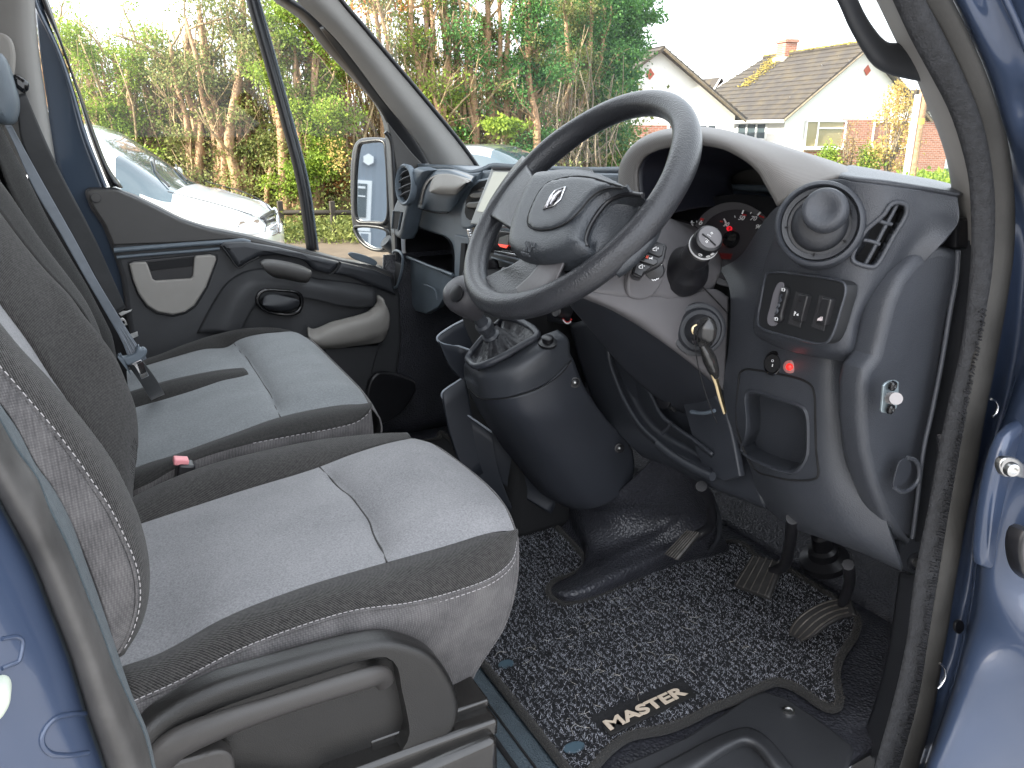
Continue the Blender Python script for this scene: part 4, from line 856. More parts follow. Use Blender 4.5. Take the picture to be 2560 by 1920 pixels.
# centre vent beside the tablet
cc = zA([(980,890),(985,750),(1010,620),(1080,450),(1180,340),(1290,315),(1330,330),(1300,620),(1180,900),(1060,950),(1010,940)])
plate('centre_vent_rim', FX(cc, .828), M_dashblue, dash, .02, bev=.006)
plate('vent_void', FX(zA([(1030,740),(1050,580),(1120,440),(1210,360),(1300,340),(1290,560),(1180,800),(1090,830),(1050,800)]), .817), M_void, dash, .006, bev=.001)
for yv, s in ((520, 0), (640, 1)):
    plate('vent_vane', FX(zA([(1085-s*42,yv),(1110-s*42,yv-32),(1180-s*30,yv-42),(1260,yv-36),(1270,yv+40),(1200,yv+60),(1120-s*35,yv+55),(1092-s*42,yv+35)]), .806), M_black, dash, .014, bev=.005, smooth_n=40, res=4)
plate('vent_vane', FX(zA([(1175,470),(1230,430),(1262,436),(1258,470),(1200,490)]), .812), M_black, dash, .01, bev=.003, smooth_n=30)
# ---- centre stack
stk = [(1005,520),(1180,545),(1230,640),(1215,700),(1130,690),(1060,640),(1010,600)]
plate('centre_stack', FX(stk, .845), M_dark, dash, .02, bev=.004)
plate('centre_upper', FX([(1040,368),(1110,360),(1180,366),(1260,372),(1360,374),(1380,440),(1300,560),(1200,560),(1050,520),(1010,500)], .855), M_dashblue, dash, .02, bev=.008)
radio = plate('radio', FX([(1012,488),(1130,505),(1128,560),(1085,552),(1014,534)], .832), M_gloss, dash, .016, bev=.002)
plate('radio_screen', FX([(1079,513),(1098,507),(1096,531),(1075,527)], .822), mat('lcd_grey', (.17, .17, .16), .25), radio, .003, bev=.0005)
plate('radio_button', FX([(1075,527),(1096,530),(1092,536),(1080,533)], .821), mat('radio_red', (.5, .02, .02), .4, emit=(1, .08, .05, .5)), radio, .003, bev=.0005)
plate('radio_edge', FX([(1068,541),(1128,551),(1127,556),(1067,546)], .822), M_chrome, radio, .003, bev=.0005)
tube('stack_line', FX([(1068,548),(1120,560),(1140,566)], .83), .0022, M_dashblue, dash, 6, 14)
tube('stack_line', FX([(1062,556),(1110,570),(1130,574)], .83), .0022, M_dashblue, dash, 6, 14)
def knob(px, py, x, r, name='heater_knob'):
    c = V((px, py, 'x', x)); lathe(name, [(r, 0), (r*1.02, .006), (r*.86, .012), (r*.82, .026), (r*.7, .028), (r*.05, .028)], frame(c, (0, 1, 0), (-1, -.1, .25)), M_black, dash, 28)
    tube('knob_mark', [c+Vector((-.028, -.0, .006)), c+Vector((-.030, -.002, r*.8))], .0012, M_white, dash, 5)
knob(1066, 580, .83, .022); knob(1108, 596, .83, .020); knob(1224, 674, .80, .017)
tube('knob_arc', [V((1066, 580, 'x', .815))+Vector((0, math.cos(a)*.026, math.sin(a)*.026)) for a in np.linspace(-2.6, -1.2, 8)], .0018, M_red, dash, 5, 12)
tube('knob_arc', [V((1224, 674, 'x', .787))+Vector((0, math.cos(a)*.020, math.sin(a)*.020)) for a in np.linspace(-2.6, 0.2, 10)], .0016, M_red, dash, 5, 16)
tube('knob_arc', [V((1224, 676, 'x', .785))+Vector((0, math.cos(a)*.020, math.sin(a)*.020)) for a in np.linspace(-2.4, -.9, 10)], .0014, M_white, dash, 5, 16)
mb = MB()
for i in range(5): mb.box(V((1015+i*1.2, 498+i*5.5, 'x', .80+.001*i)), .012, .012, .008)
mb.build('phone_bracket', M_chrome, dash, bev=.002)
# ---- instrument binnacle hood
hood = thing('instrument_binnacle', 'pale grey hood over the speedometer and rev counter behind the steering wheel', 'instrument panel', V((1530, 420, 'x', .9)))
ho = [(1362,470),(1356,430),(1355,391),(1359,353),(1378,325),(1403,303),(1440,289),(1503,283),(1550,287),(1612,302),(1675,322),(1737,344),(1784,366),(1830,389)]
hi_ = [(1398,470),(1385,430),(1380,391),(1381,366),(1394,341),(1428,322),(1470,313),(1512,309),(1565,319),(1612,341),(1644,369),(1662,400),(1676,425),(1686,444)]
A = spl(FX(ho, .84), 80); B = spl(FX(hi_, .80), 80)
mid = [a.lerp(b, .5)+Vector((-.022, 0, .0)) for a, b in zip(A, B)]
mid2 = [a.lerp(b, .2)+Vector((-.012, 0, .003)) for a, b in zip(A, B)]
back = [Vector((1.10, .62+(a.y-.60)*.98, .775+(a.z-.84)*.45)) for a in A]
mid3 = [a.lerp(b, .45)+Vector((0, 0, .012)) for a, b in zip(A, back)]
o = patch('hood', [B, mid, mid2, A, mid3, back], M_hood, hood, 80, 50, .006)
# right shoulder of the hood sweeping down to the side vent
patch('hood_shoulder', [FX([(1644,369),(1668,410),(1686,444),(1700,448)], .802), FX([(1690,362),(1702,396),(1710,425),(1722,440)], .80), FX([(1737,344),(1745,366),(1752,390),(1760,410)], .83), FX([(1784,366),(1800,376),(1815,384),(1832,392)], .86)], M_hood, hood, 24, 20, .004)
cav = [a+Vector((.015, 0, 0)) for a in B]; cavb = [Vector((.99, .93+(a.y-.93)*.86, .80+(a.z-.80)*.55)) for a in B]
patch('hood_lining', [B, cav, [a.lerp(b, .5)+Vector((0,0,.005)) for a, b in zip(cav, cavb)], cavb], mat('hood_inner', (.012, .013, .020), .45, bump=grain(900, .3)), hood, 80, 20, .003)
# cluster face, tilted
CN = Vector((-.93, -.08, .36)).normalized(); CP = V((1600, 500, 'x', .93))
def FC(l, d=0): return [onp(a, b, CP+CN*d, CN) for a, b in l]
face = [(1360,560),(1370,490),(1400,440),(1440,452),(1480,432),(1540,424),(1600,418),(1660,424),(1700,440),(1700,520),(1640,575),(1560,590),(1450,600)]
plate('cluster_face', FC(face), M_black, hood, .01, bev=.001)
M_dial = mat('dial_face', (.034, .030, .034), .3); M_dialr = mat('dial_ring', (.10, .095, .10), .4)
def ell(cx_, cy_, rx, ry, a0=0, a1=360, n=40, rot=0):
    out = []
    for i in range(n if a1-a0 >= 360 else n+1):
        a = R(a0+(a1-a0)*i/n); x = rx*math.cos(a); y_ = -ry*math.sin(a); r = R(rot)
        out.append((cx_+x*math.cos(r)+y_*math.sin(r), cy_-x*math.sin(r)+y_*math.cos(r)))
    return out
def FCs(l, d=0): return FC([p for p in l], d)
# speedometer: centre (1575,518); rev counter: centre (1478,538)
plate('speedometer_ring', FC(ell(1583, 528, 92, 92), .004), M_dialr, hood, .004, bev=.001)
plate('rev_counter', FC(ell(1462, 556, 74, 82), .006), M_dial, hood, .004, bev=.001)
plate('speedometer', FC(ell(1587, 530, 80, 78), .008), M_dial, hood, .004, bev=.001)
pl_ = (CP+CN*.0105, CN)
def ctext(s, x, y_, w, k=.9, m=M_white, dx=0, dy=0, name='numeral'): return text(name, s, (x-w/2, y_+4), (x+w/2, y_+4+dy), pl_, k, m, hood, lift=.0004, ext=.0003, shear=.2, bold=.012)
ctext('30', 1568, 485, 12, .62, dy=.5); ctext('50', 1601, 471, 13, .62, dy=1.2); ctext('70', 1627, 472, 13, .62, dy=1.2); ctext('90', 1638, 490, 13, .62, dy=1.5)
ctext('5', 1494, 487, 7, 1.2); ctext('6', 1513, 482, 7.5, 1.2); ctext('4', 1478, 498, 6, 1.1)
def tick(p, q, w, m, d=.011, name='tick'): tube(name, [onp(*p, CP+CN*d, CN), onp(*q, CP+CN*d, CN)], w, m, hood, 4)
for p, q in (((1564,473),(1568,480)), ((1606,454),(1603,462)), ((1643,458),(1636,465)), ((1495,477),(1493,482)), ((1473,490),(1477,494)), ((1650,486),(1643,490))): tick(p, q, .0016, M_white)
for p, q in (((1546,493),(1550,495)), ((1587,466),(1588,470)), ((1623,458),(1621,462)), ((1486,484),(1488,487)), ((1505,477),(1505,480))): tick(p, q, .0008, M_white)
for p, q in (((1520,472),(1517,477)), ((1516,471),(1513,476)), ((1556,478),(1561,479)), ((1604,464),(1612,465)), ((1540,499),(1550,501)), ((1640,466),(1650,470))): tick(p, q, .0013, M_red)
lathe('needle_hub', [(.014, 0), (.013, .008), (.006, .010), (.001, .010)], frame(onp(1582, 518, CP+CN*.010, CN), (0, 1, 0), CN), M_gloss, hood, 28)
M_needle = mat('needle_red', (.6, .06, .04), .4, emit=(1, .15, .08, .35))
tube('needle', [onp(1576, 518, CP+CN*.016, CN), onp(1542, 522, CP+CN*.016, CN)], [.0028, .0016], M_needle, hood, 5)
M_warn = mat('warning_red', (.7, .02, .02), .4, emit=(1, .02, .05, .15))
tube('warning_lamp', FC(ell(1575.5, 494, 5.2, 4.6), .012), .0010, M_warn, hood, 5, 30, closed=True)
plate('warning_lamp', FC(ell(1575.5, 494, 5, 4.4), .0108), mat('warning_dim', (.5, .02, .02), .4, emit=(1, .02, .04, .08)), hood, .001, bev=.0002)
text('warning_mark', '!', (1574.8, 497), (1576.4, 497.1), (CP+CN*.012, CN), 3.5, M_black, hood)
plate('trip_window', FC([(1535,545),(1582,548),(1578,560),(1538,558)], .012), mat('trip_glow', (.10, .012, .012), .3), hood, .001, bev=.0003)
# ---- steering column shroud
colu = thing('steering_column', 'light grey steering column shroud with ignition lock and stalks', 'steering column', V((1450, 640, 'y', .9)))
ts = [(1300,560),(1360,520),(1421,476),(1455,492),(1497,512),(1530,540),(1560,566)]
M_sh = M_shroud
T0 = Y([(1290,610),(1340,560),(1400,500),(1422,478)], .86)
patch('upper_cowl', [[(1330,470,'y',.99),(1380,455,'y',.99),(1440,470,'y',.99),(1500,490,'y',.99),(1540,520,'y',.99)], [(1300,560,'y',.90),(1360,515,'y',.90),(1421,477,'y',.90),(1497,512,'y',.90),(1560,567,'y',.90)], [(1290,610,'y',.872),(1350,580,'y',.868),(1420,550,'y',.866),(1490,560,'y',.866),(1556,590,'y',.874)], [(1270,628,'y',.865),(1340,640,'y',.858),(1410,640,'y',.856),(1480,650,'y',.858),(1541,624,'y',.875)]], M_sh, colu, 50, 30, .006)
patch('side_cowl', [[(1270,628,'y',.865),(1340,640,'y',.858),(1410,640,'y',.856),(1480,640,'y',.858),(1541,624,'y',.866),(1574,642,'y',.872)], [(1262,634,'y',.863),(1335,666,'y',.860),(1400,690,'y',.853),(1470,700,'y',.852),(1530,700,'y',.858),(1572,700,'y',.868)], [(1256,640,'y',.87),(1320,668,'y',.873),(1390,708,'y',.866),(1455,752,'y',.860),(1520,800,'y',.860),(1566,830,'y',.868)], [(1262,646,'y',.90),(1325,672,'y',.90),(1394,714,'y',.895),(1460,760,'y',.89),(1525,815,'y',.885),(1566,850,'y',.88)]], M_sh, colu, 60, 36, .006)
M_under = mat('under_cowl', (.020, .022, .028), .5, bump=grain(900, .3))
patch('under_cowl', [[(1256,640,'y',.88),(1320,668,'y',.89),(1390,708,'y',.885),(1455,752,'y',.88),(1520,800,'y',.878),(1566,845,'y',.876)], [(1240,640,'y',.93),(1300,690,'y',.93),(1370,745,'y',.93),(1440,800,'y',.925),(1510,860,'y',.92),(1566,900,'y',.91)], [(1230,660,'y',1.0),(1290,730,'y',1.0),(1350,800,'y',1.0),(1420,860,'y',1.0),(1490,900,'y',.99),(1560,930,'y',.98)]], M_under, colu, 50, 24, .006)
tube('cowl_seam', Y([(1508,610),(1530,632),(1552,655),(1572,677)], .855), .0012, M_void, colu, 6, 20)
tube('cowl_edge', Y([(1294,604),(1350,560),(1400,505),(1422,478),(1455,490),(1497,511),(1530,538),(1558,566),(1558,584),(1545,622)], .895), .004, M_sh, colu, 8, 60) if False else None
# indicator stalk
SA = V((1478, 585, 'y', .862)); SB = V((1531, 516, 'y', .775)); SD = (SB-SA).normalized(); SL = (SB-SA).length
Ms = frame(SA, (1, 0, 0), SD)
lathe('stalk_boot', [(.036, -.012), (.0365, 0), (.034, .004), (.0325, .014), (.029, .020), (.0235, .030), (.0205, .042), (.0200, .05)], Ms, M_black, colu, 48)
lathe('stalk', [(.0195, .035), (.0195, SL-.03), (.0178, SL-.028), (.0178, SL-.022), (.0195, SL-.020), (.0198, SL-.006), (.0185, SL+.002), (.016, SL+.004), (.001, SL+.004)], Ms, M_black, colu, 48)
capp = onp(1531, 517, SA+SD*(SL+.0045), SD)
lathe('end_cap', [(.0158, 0), (.0155, .0018), (.013, .0028), (.001, .003)], frame(SA+SD*(SL+.004), (1, 0, 0), SD), M_shroud, colu, 40)
Mc = frame(SA+SD*(SL+.0072), Ms.to_3x3() @ Vector((1, 0, 0)), SD)
def capp_(px, py, d=.0076): return onp(px, py, SA+SD*(SL+d), SD)
tube('cap_slot', [capp_(1517, 505), capp_(1532, 517), capp_(1546, 530)], .0011, M_void, colu, 5)
mk_ = MB()
for p in ((1528.5,507),(1531.5,508.5),(1534.5,510),(1524.5,515),(1527.5,517),(1530.5,519)): mk_.tube([capp_(*p), capp_(p[0]+1.0, p[1]+.5)], .0008, n=5)
mk_.build('cap_dots', M_white, colu)
tube('cap_symbol', [capp_(1535, 503), capp_(1538, 501.5), capp_(1540, 504), capp_(1537, 506)], .0006, M_white, colu, 4, closed=True)
tube('cap_symbol', [capp_(1524, 521), capp_(1527, 520), capp_(1528.5, 523), capp_(1526, 524.5)], .0006, M_white, colu, 4, closed=True)
for dd, rr in ((SL-.020, .0199), (SL-.0225, .0199)):
    tube('stalk_line', [SA+SD*dd+(Ms.to_3x3()@Vector((math.cos(a), math.sin(a), 0)))*rr for a in np.linspace(0, 6.2832, 40)[:-1]], .0005, M_white, colu, 4, closed=True)
def stp(a, h, r=.0201): return SA+SD*h+(Ms.to_3x3()@Vector((math.cos(a), math.sin(a), 0)))*r
vd = (EYE-SB).normalized(); lx = Ms.to_3x3().inverted()@vd; a0 = math.atan2(lx.y, lx.x)
for aa, hh in ((a0+.75, SL-.012), (a0+.2, SL-.012), (a0+.95, SL-.006)):
    tube('lamp_symbol', [stp(aa+.13*math.cos(t), hh+.0022*math.sin(t)) for t in np.linspace(0, 6.28, 12)[:-1]], .0005, M_white, colu, 4, closed=True)
# audio remote: winged switch block
ca = Y([(1356,612),(1360,640),(1385,648),(1410,640),(1432,610),(1443,570),(1440,556),(1420,548),(1378,560),(1362,590)], .852)
plate('remote_base', VL(ca), M_sh, colu, .012, bev=.004, smooth_n=50)
RN = Vector((-.55, -.80, .30)).normalized(); RP = V((1400, 560, 'y', .80))
def FR(l, d=0): return [onp(a, b, RP+RN*d, RN) for a, b in l]
rb = FR([(1411,521),(1418,520),(1440,528),(1441,534),(1434,566),(1421,576),(1393,588),(1385,602),(1366,596),(1364,590),(1372,560),(1390,538)])
mb = MB(); mb.prism(rb, RN*-.035); mb.build('remote_body', M_black, colu, bev=.003, seg=3)
plate('remote_key', FR([(1400,534),(1413,523),(1436,531),(1431,552),(1424,556),(1395,545)], .004), M_black, colu, .006, bev=.002)
plate('remote_key', FR([(1382,558),(1390,549),(1420,560),(1421,568),(1412,574),(1377,562)], .006), M_gloss, colu, .006, bev=.0015)
plate('remote_key', FR([(1374,565),(1378,563),(1409,576),(1391,588),(1386,598),(1367,590)], .004), M_black, colu, .006, bev=.002)
def spk(x, y_, sgn):
    for l in ([(x-4,y_),(x,y_-2.5),(x+3,y_-5),(x+4,y_+4),(x,y_+3.5),(x-4,y_+2)],): tube('speaker_symbol', FR(l, .0082), .0006, M_white, colu, 4, closed=True)
    tube('speaker_symbol', FR([(x+6,y_-2),(x+9,y_-1)], .0082), .0006, M_white, colu, 4)
    if sgn: tube('speaker_symbol', FR([(x+7.8,y_-3.5),(x+7.2,y_+.8)], .0082), .0006, M_white, colu, 4)
spk(1414, 538, 1); spk(1384, 576, 0)
tube('call_mark', FR([(1386,558),(1388,554.5),(1392,553)], .0098), .0011, mat('mark_green', (.05, .45, .3), .5), colu, 5)
tube('call_mark', FR([(1395,557),(1398,554),(1401,553)], .0098), .0010, mat('mark_red', (.6, .08, .05), .5), colu, 5)
tube('call_mark', FR([(1396,553),(1398,556),(1400,558)], .0098), .0007, mat('mark_red', (.6, .08, .05), .5), colu, 5)
plate('mute_mark', FR([(1403,556),(1406,557),(1410,554),(1409,561),(1406,559),(1402,560)], .0095), M_white, colu, .0006, bev=.0001)
lathe('thumb_wheel', [(.013, -.008), (.0135, 0), (.012, .008), (.001, .010)], frame(V((1414, 584, 'y', .815)), (1, 0, 0), (-.6, -.7, .1)), M_black, colu, 24)
tube('wheel_teeth', [V((1414, 584, 'y', .805))+Vector((math.cos(a)*.0125, -.001*(i % 2), math.sin(a)*(.0125+.0012*(i % 2)))) for i, a in enumerate(np.linspace(-1.9, .9, 18))], .0007, M_white, colu, 4)
# ignition lock
IN = Vector((-.45, -.85, .15)).normalized(); IC = V((1506, 711, 'y', .852))
Mi = frame(IC+IN*.010, (1, 0, 0), IN)
lathe('lock_surround', [(.0405, -.004), (.040, .0025), (.037, .004), (.0335, .0035), (.033, .006), (.030, .009), (.024, .009), (.018, .003), (.014, .0015), (.001, .0015)], Mi, M_dark, colu, 56)
lathe('lock_barrel', [(.0085, 0), (.0085, .004), (.007, .005), (.001, .005)], frame(V((1504, 712, 'y', .836)), (1, 0, 0), IN), M_gold, colu, 28)
tube('key_slot', [V((1504, 704, 'y', .829)), V((1506, 720, 'y', .829))], .0012, M_void, colu, 5)
# ================================================================ key, fob, cable tie
key = thing('ignition_key', 'black headed key turned in the ignition lock with a fob on a wire ring', 'key', V((1520, 705, 'y', .82)))
tube('key_head', [V((1519,690,'y',.812)), V((1524,702,'y',.806)), V((1522,722,'y',.806)), V((1515,742,'y',.812))], [.010, .0165, .0165, .011], mat('key_plastic', (.025, .025, .025), .25, coat=.4), key, 16, 24, flat=((-.75, -.6, .1), .55))
tube('key_blade', [V((1508,712,'y',.842)), V((1516,710,'y',.815))], .0028, M_gold, key, 8)
tube('key_ring', [V((1523,720,'y',.805))+Vector((math.cos(a)*.017, -.003, math.sin(a)*.021-.002)) for a in np.linspace(0, 6.283, 30)[:-1]], .0009, mat('wire_black', (.03, .03, .03), .3, .5), key, 6, closed=True)
tube('fob', Y([(1515,742),(1521,752),(1531,772),(1540,796),(1544,812)], .800), [.008, .014, .017, .0155, .010], mat('fob_plastic', (.028, .027, .026), .22, coat=.5), key, 16, 30, flat=((.8, -.5, 0), .6))
tube('key_blade', Y([(1541,806),(1549,830),(1556,858),(1566,892)], .795), [.0055, .0045, .0042, .0036], M_gold, key, 8, 20, flat=((0, 1, 0), .5))
tube('cable_tie', Y([(1499,726),(1501,745),(1508,790),(1518,830),(1534,878),(1549,914)], .80), .0010, M_void, key, 6, 40)
tube('cable_tie', Y([(1500,742),(1500,722),(1512,700),(1520,697)], .80), .0010, M_void, key, 6, 20)
plate('tie_head', VL(Y([(1496,735),(1506,736),(1505,743),(1496,742)], .798)), M_black, key, .004, bev=.001)
# ================================================================ steering wheel
wheel = thing('steering_wheel', 'large dark grey three spoke steering wheel with airbag centre and diamond badge', 'steering wheel', (.634, .962, .803))
WC = Vector((.634, .962, .803)); TL = .817
wb = Vector((math.cos(TL), 0, math.sin(TL))); wa = Vector((0, 1, 0)); wn_ = Vector((-math.sin(TL), 0, math.cos(TL)))
WM = Matrix((-wa, wb, wn_)).transposed().to_4x4(); WM.translation = WC       # local x -> to the right of the driver (-Y), y up the wheel, z towards the driver
def W(x, y, z=0): return WM @ Vector((x, y, z))
RW = .1885; rw = .0180
P = [W(RW*math.cos(a), RW*math.sin(a)) for a in np.linspace(0, 2*math.pi, 121)[:-1]]
vs_ = []; fs = []; nk = 24
for i, a in enumerate(np.linspace(0, 2*math.pi, 121)[:-1]):
    a_ = (math.degrees(a)+90) % 360
    fat = 1+.10*math.exp(-((((math.degrees(a)-150+180) % 360)-180)/14)**2)+.10*math.exp(-((((math.degrees(a)-30+180) % 360)-180)/14)**2)
    for k in range(nk):
        t = 2*math.pi*k/nk; rr = RW+rw*fat*math.cos(t); vs_.append(W(rr*math.cos(a), rr*math.sin(a), rw*1.08*fat*math.sin(t)))
for i in range(120):
    for k in range(nk):
        j = (i+1) % 120; l = (k+1) % nk; fs.append((i*nk+k, j*nk+k, j*nk+l, i*nk+l))
mk('rim', vs_, fs, M_wheel, wheel)
# find where measured image points fall on the wheel plane at height z
def WP(px, py, z=0): return onp(px, py, WC+wn_*z, wn_)
def FW_(l, z=0): return [WP(a, b, z) for a, b in l]
z2 = lambda l: [(777.6+a*.3906, b*.3906) for a, b in l]
# hub dish under the pad
pad_o = z2([(1000,975),(1080,960),(1180,950),(1290,960),(1380,990),(1460,1030),(1540,1070),(1568,1086),(1480,1078),(1420,1092),(1370,1120),(1310,1190),(1270,1260),(1250,1330),(1262,1370),(1200,1410),(1100,1440),(1000,1450),(930,1440),(870,1415),(843,1385),(838,1340),(850,1280),(880,1180),(920,1090),(960,1020)])
patchpts = spl(FW_(pad_o, .024), 110, True)
def dome(name, outline, z0, z1, m, par, n=14, pw=2.2, side=None):
    """cushion-shaped pad: rises from an outline at height z0 to z1 in its middle"""
    c = sum(outline, Vector())/len(outline); rows = []
    for j in range(n+1):
        s = 1-j/n; h = (z1-z0)*(1-s**pw)**(1/pw)
        rows.append([c.lerp(p, s if s > .02 else .02)+wn_*h for p in outline])
    vs2 = [p-wn_*(side or .0) for p in outline]+[p for r in rows for p in r]; m_ = len(outline); f2 = []
    for j in range(len(rows)):
        for i in range(m_):
            k = (i+1) % m_; f2.append((j*m_+i, j*m_+k, (j+1)*m_+k, (j+1)*m_+i))
    f2.append(tuple(range(len(vs2)-m_, len(vs2))))
    o = mk(name, vs2, f2, m, par, True, 60)
    bm = bmesh.new(); bm.from_mesh(o.data); bmesh.ops.recalc_face_normals(bm, faces=bm.faces); bm.to_mesh(o.data); bm.free(); return o
M_pad = mat('airbag_pad', (.036, .040, .046), .36, bump=[('vor', 560, .45, .0010), ('noise', 300, .3, .001)], var=(20, .08))
pillow('airbag_cover', patchpts, wn_, .018, .030, M_pad, wheel, .005, .022, 2.4)
inner = z2([(1040,1010),(1120,985),(1200,975),(1290,985),(1370,1010),(1460,1040),(1380,1040),(1320,1060),(1270,1100),(1220,1160),(1160,1220),(1080,1260),(990,1270),(945,1258),(928,1240),(930,1200),(960,1120),(1000,1050)])
zp = .0455
pillow('emblem_pad', spl(FW_(inner, .0425), 90, True), wn_, .0035, .012, M_pad, wheel, .005, .004, 2)
tube('pad_groove', FW_(inner+inner[:1], .0432), .0013, M_void, wheel, 6, 120)
# spokes
def spoke(name, A, B, m, par, z0, z1, r=.010):
    rows = [FW_(A, z0), [a.lerp(b, .5)+wn_*.006 for a, b in zip(FW_(A, (z0+z1)/2), FW_(B, (z0+z1)/2))], FW_(B, z1)]
    return patch(name, rows, m, par, 24, 16, .016)
spoke('left_spoke', z2([(985,1035),(960,1070),(900,1150),(860,1240),(840,1262)]), z2([(900,860),(840,930),(760,1040),(700,1140),(690,1180)]), M_wheel, wheel, .022, .004)
patch('lower_spoke', [FW_(z2([(900,1425),(930,1445),(990,1455),(1060,1450),(1090,1440)]), .018), FW_(z2([(830,1470),(900,1500),(980,1520),(1040,1500),(1080,1470)]), .014), FW_(z2([(760,1500),(850,1570),(930,1610),(1000,1580),(1050,1530)]), .006), FW_(z2([(640,1560),(760,1640),(880,1650),(960,1630),(1020,1600)]), .0)], M_wheel, wheel, 30, 24, .014)
patch('spoke_insert', [FW_(z2([(1000,1452),(1050,1452),(1100,1445),(1130,1440)]), .019), FW_(z2([(930,1530),(980,1560),(1030,1580),(1080,1560)]), .013), FW_(z2([(850,1600),(900,1640),(980,1660),(1060,1640)]), .004)], mat('spoke_grey', (.095, .088, .090), .4, bump=grain(1200, .2)), wheel, 20, 20, .004)
patch('right_spoke', [FW_(z2([(1480,1078),(1420,1095),(1372,1125),(1312,1195),(1272,1262),(1252,1335),(1265,1372)]), .020), FW_(z2([(1540,1090),(1490,1150),(1440,1210),(1390,1270),(1340,1330),(1300,1375),(1290,1390)]), .004), FW_(z2([(1560,1110),(1540,1180),(1500,1250),(1450,1310),(1400,1360),(1360,1400),(1330,1430)]), -.004), FW_(z2([(1640,1120),(1640,1220),(1600,1310),(1540,1380),(1480,1440),(1430,1480),(1400,1500)]), -.006)], M_pad, wheel, 40, 24, .014)
tube('spoke_rim', FW_(z2([(1566,1082),(1480,1074),(1418,1088),(1368,1118),(1308,1190),(1268,1260),(1248,1330),(1258,1368)]), .024), .0035, M_black, wheel, 8, 60)
MB().add(tube_vf([W(0, 0, -.10), W(0, 0, .018)], [.045, .05], 32)).build('hub', M_black, wheel)
# badge: a chromed open diamond
def bd(l): return [WP(*z2([p])[0], .0465) for p in l]
emb = plate('diamond_badge', bd([(1010,1162),(1034,1095),(1088,1042),(1140,1030),(1128,1082),(1086,1128),(1060,1150)][:0]+[(1008,1163),(1048,1084),(1076,1048),(1142,1030),(1112,1106),(1070,1144)]), M_gloss, wheel, .003, bev=.0008)
def strip(l, m=M_chrome, r=.0014): tube('badge_bar', bd(l), r, m, emb, 6, closed=len(l) > 2)
strip([(1016,1156),(1052,1090),(1080,1054),(1136,1036),(1108,1102),(1068,1138)])
mb = MB(); q = [WP(*z2([p])[0], .0478) for p in [(1054,1132),(1072,1088),(1104,1060),(1120,1058),(1092,1082),(1078,1106)]]; mb.prism(q, wn_*.002); mb.build('badge_face', mat('badge_silver', (.75, .72, .74), .15, 1), emb, False)
mb = MB(); q = [WP(*z2([p])[0], .0478) for p in [(1024,1150),(1050,1098),(1072,1070),(1066,1100),(1046,1130)]]; mb.prism(q, wn_*.002); mb.build('badge_face', mat('badge_silver', (.75, .72, .74), .15, 1), emb, False)
pw_ = (WC+wn_*.0425, wn_); M_emb = mat('embossed', (.075, .08, .088), .5)
def outline_text(name, s, p1, p2, k, r):
    o = text(name, s, p1, p2, (WC+wn_*.0375, wn_), k, M_emb, wheel, ext=.0008, lift=.0008, bold=-.02); return o
abc = bpy.data.objects['airbag_cover']; h1_ = hit(abc, *z2([(930,1380)])[0]); h2_ = hit(abc, *z2([(923,1410)])[0])
text('embossed_letters', 'SRP', z2([(905,1388)])[0], z2([(955,1398)])[0], h1_, .62, M_emb, wheel, ext=.0007, lift=.001, bold=-.01)
text('embossed_letters', 'AIRBAG', z2([(900,1410)])[0], z2([(946,1422)])[0], h2_, .30, M_emb, wheel, ext=.0007, lift=.001, bold=.01)
hz_ = z2([(1345,1080),(1352,1100),(1370,1098),(1392,1085)])
tube('horn_mark', HP(abc, hz_, .0006), .0008, M_emb, wheel, 5, 16)
tube('horn_mark', HP(abc, z2([(1343,1076),(1362,1078)]), .0006), .0008, M_emb, wheel, 5)
plate('bolt_hole', FW_(ell(1181, 396, 11, 6, rot=20), .020), M_void, wheel, .002, bev=.0004)
# ================================================================ tablet
tab = thing('tablet_display', 'silver framed tablet screen tinted pale like reflected sky, fixed in front of the centre vent', 'display', V((1090, 430, 'x', .75)))
TN = Vector((-.90, -.30, .30)).normalized(); TP = V((1090, 420, 'x', .755))
def FT(l, d=0): return [onp(a, b, TP+TN*d, TN) for a, b in l]
plate('case', FT([(1062,363),(1160,366),(1118,492),(1015,483)]), mat('tablet_silver', (.42, .43, .42), .35, .3), tab, .012, bev=.002)
plate('screen', FT([(1066,371),(1150,374),(1113,470),(1030,456)], .0015), mat('tablet_screen', (.42, .43, .39), .12, .0, spec=.8, emit=(.9, .92, .80, .12)), tab, .002, bev=.0004)  # pale sky reflection put into the base colour and a weak glow
plate('top_lip', FT([(1060,360),(1162,362),(1160,369),(1064,367)], .003), M_black, tab, .008, bev=.001)
# ================================================================ knee panels and driver's pod
M_knee = mat('knee_plastic', (.028, .031, .038), .45, bump=grain(800, .35), var=(7, .15))
patch('knee_panel', [[(1229,700,'x',.86),(1300,690,'x',.86),(1400,720,'x',.86),(1500,800,'x',.88),(1575,830,'x',.88)], [(1250,780,'x',.88),(1310,800,'x',.88),(1400,830,'x',.89),(1500,880,'x',.90),(1590,900,'x',.90)], [(1290,880,'x',.90),(1350,900,'x',.90),(1430,920,'x',.91),(1520,960,'x',.92),(1620,980,'x',.92)], [(1380,980,'x',.90),(1440,1000,'x',.90),(1510,1035,'x',.90),(1570,1060,'x',.91),(1650,1090,'x',.92)], [(1400,990,'x',.97),(1450,1010,'x',.97),(1520,1045,'x',.97),(1580,1070,'x',.97),(1660,1100,'x',.97)]], M_knee, dash, 50, 36, .008)
zK = lambda l: [(864+a*.3906, 475+b*.3906) for a, b in l]
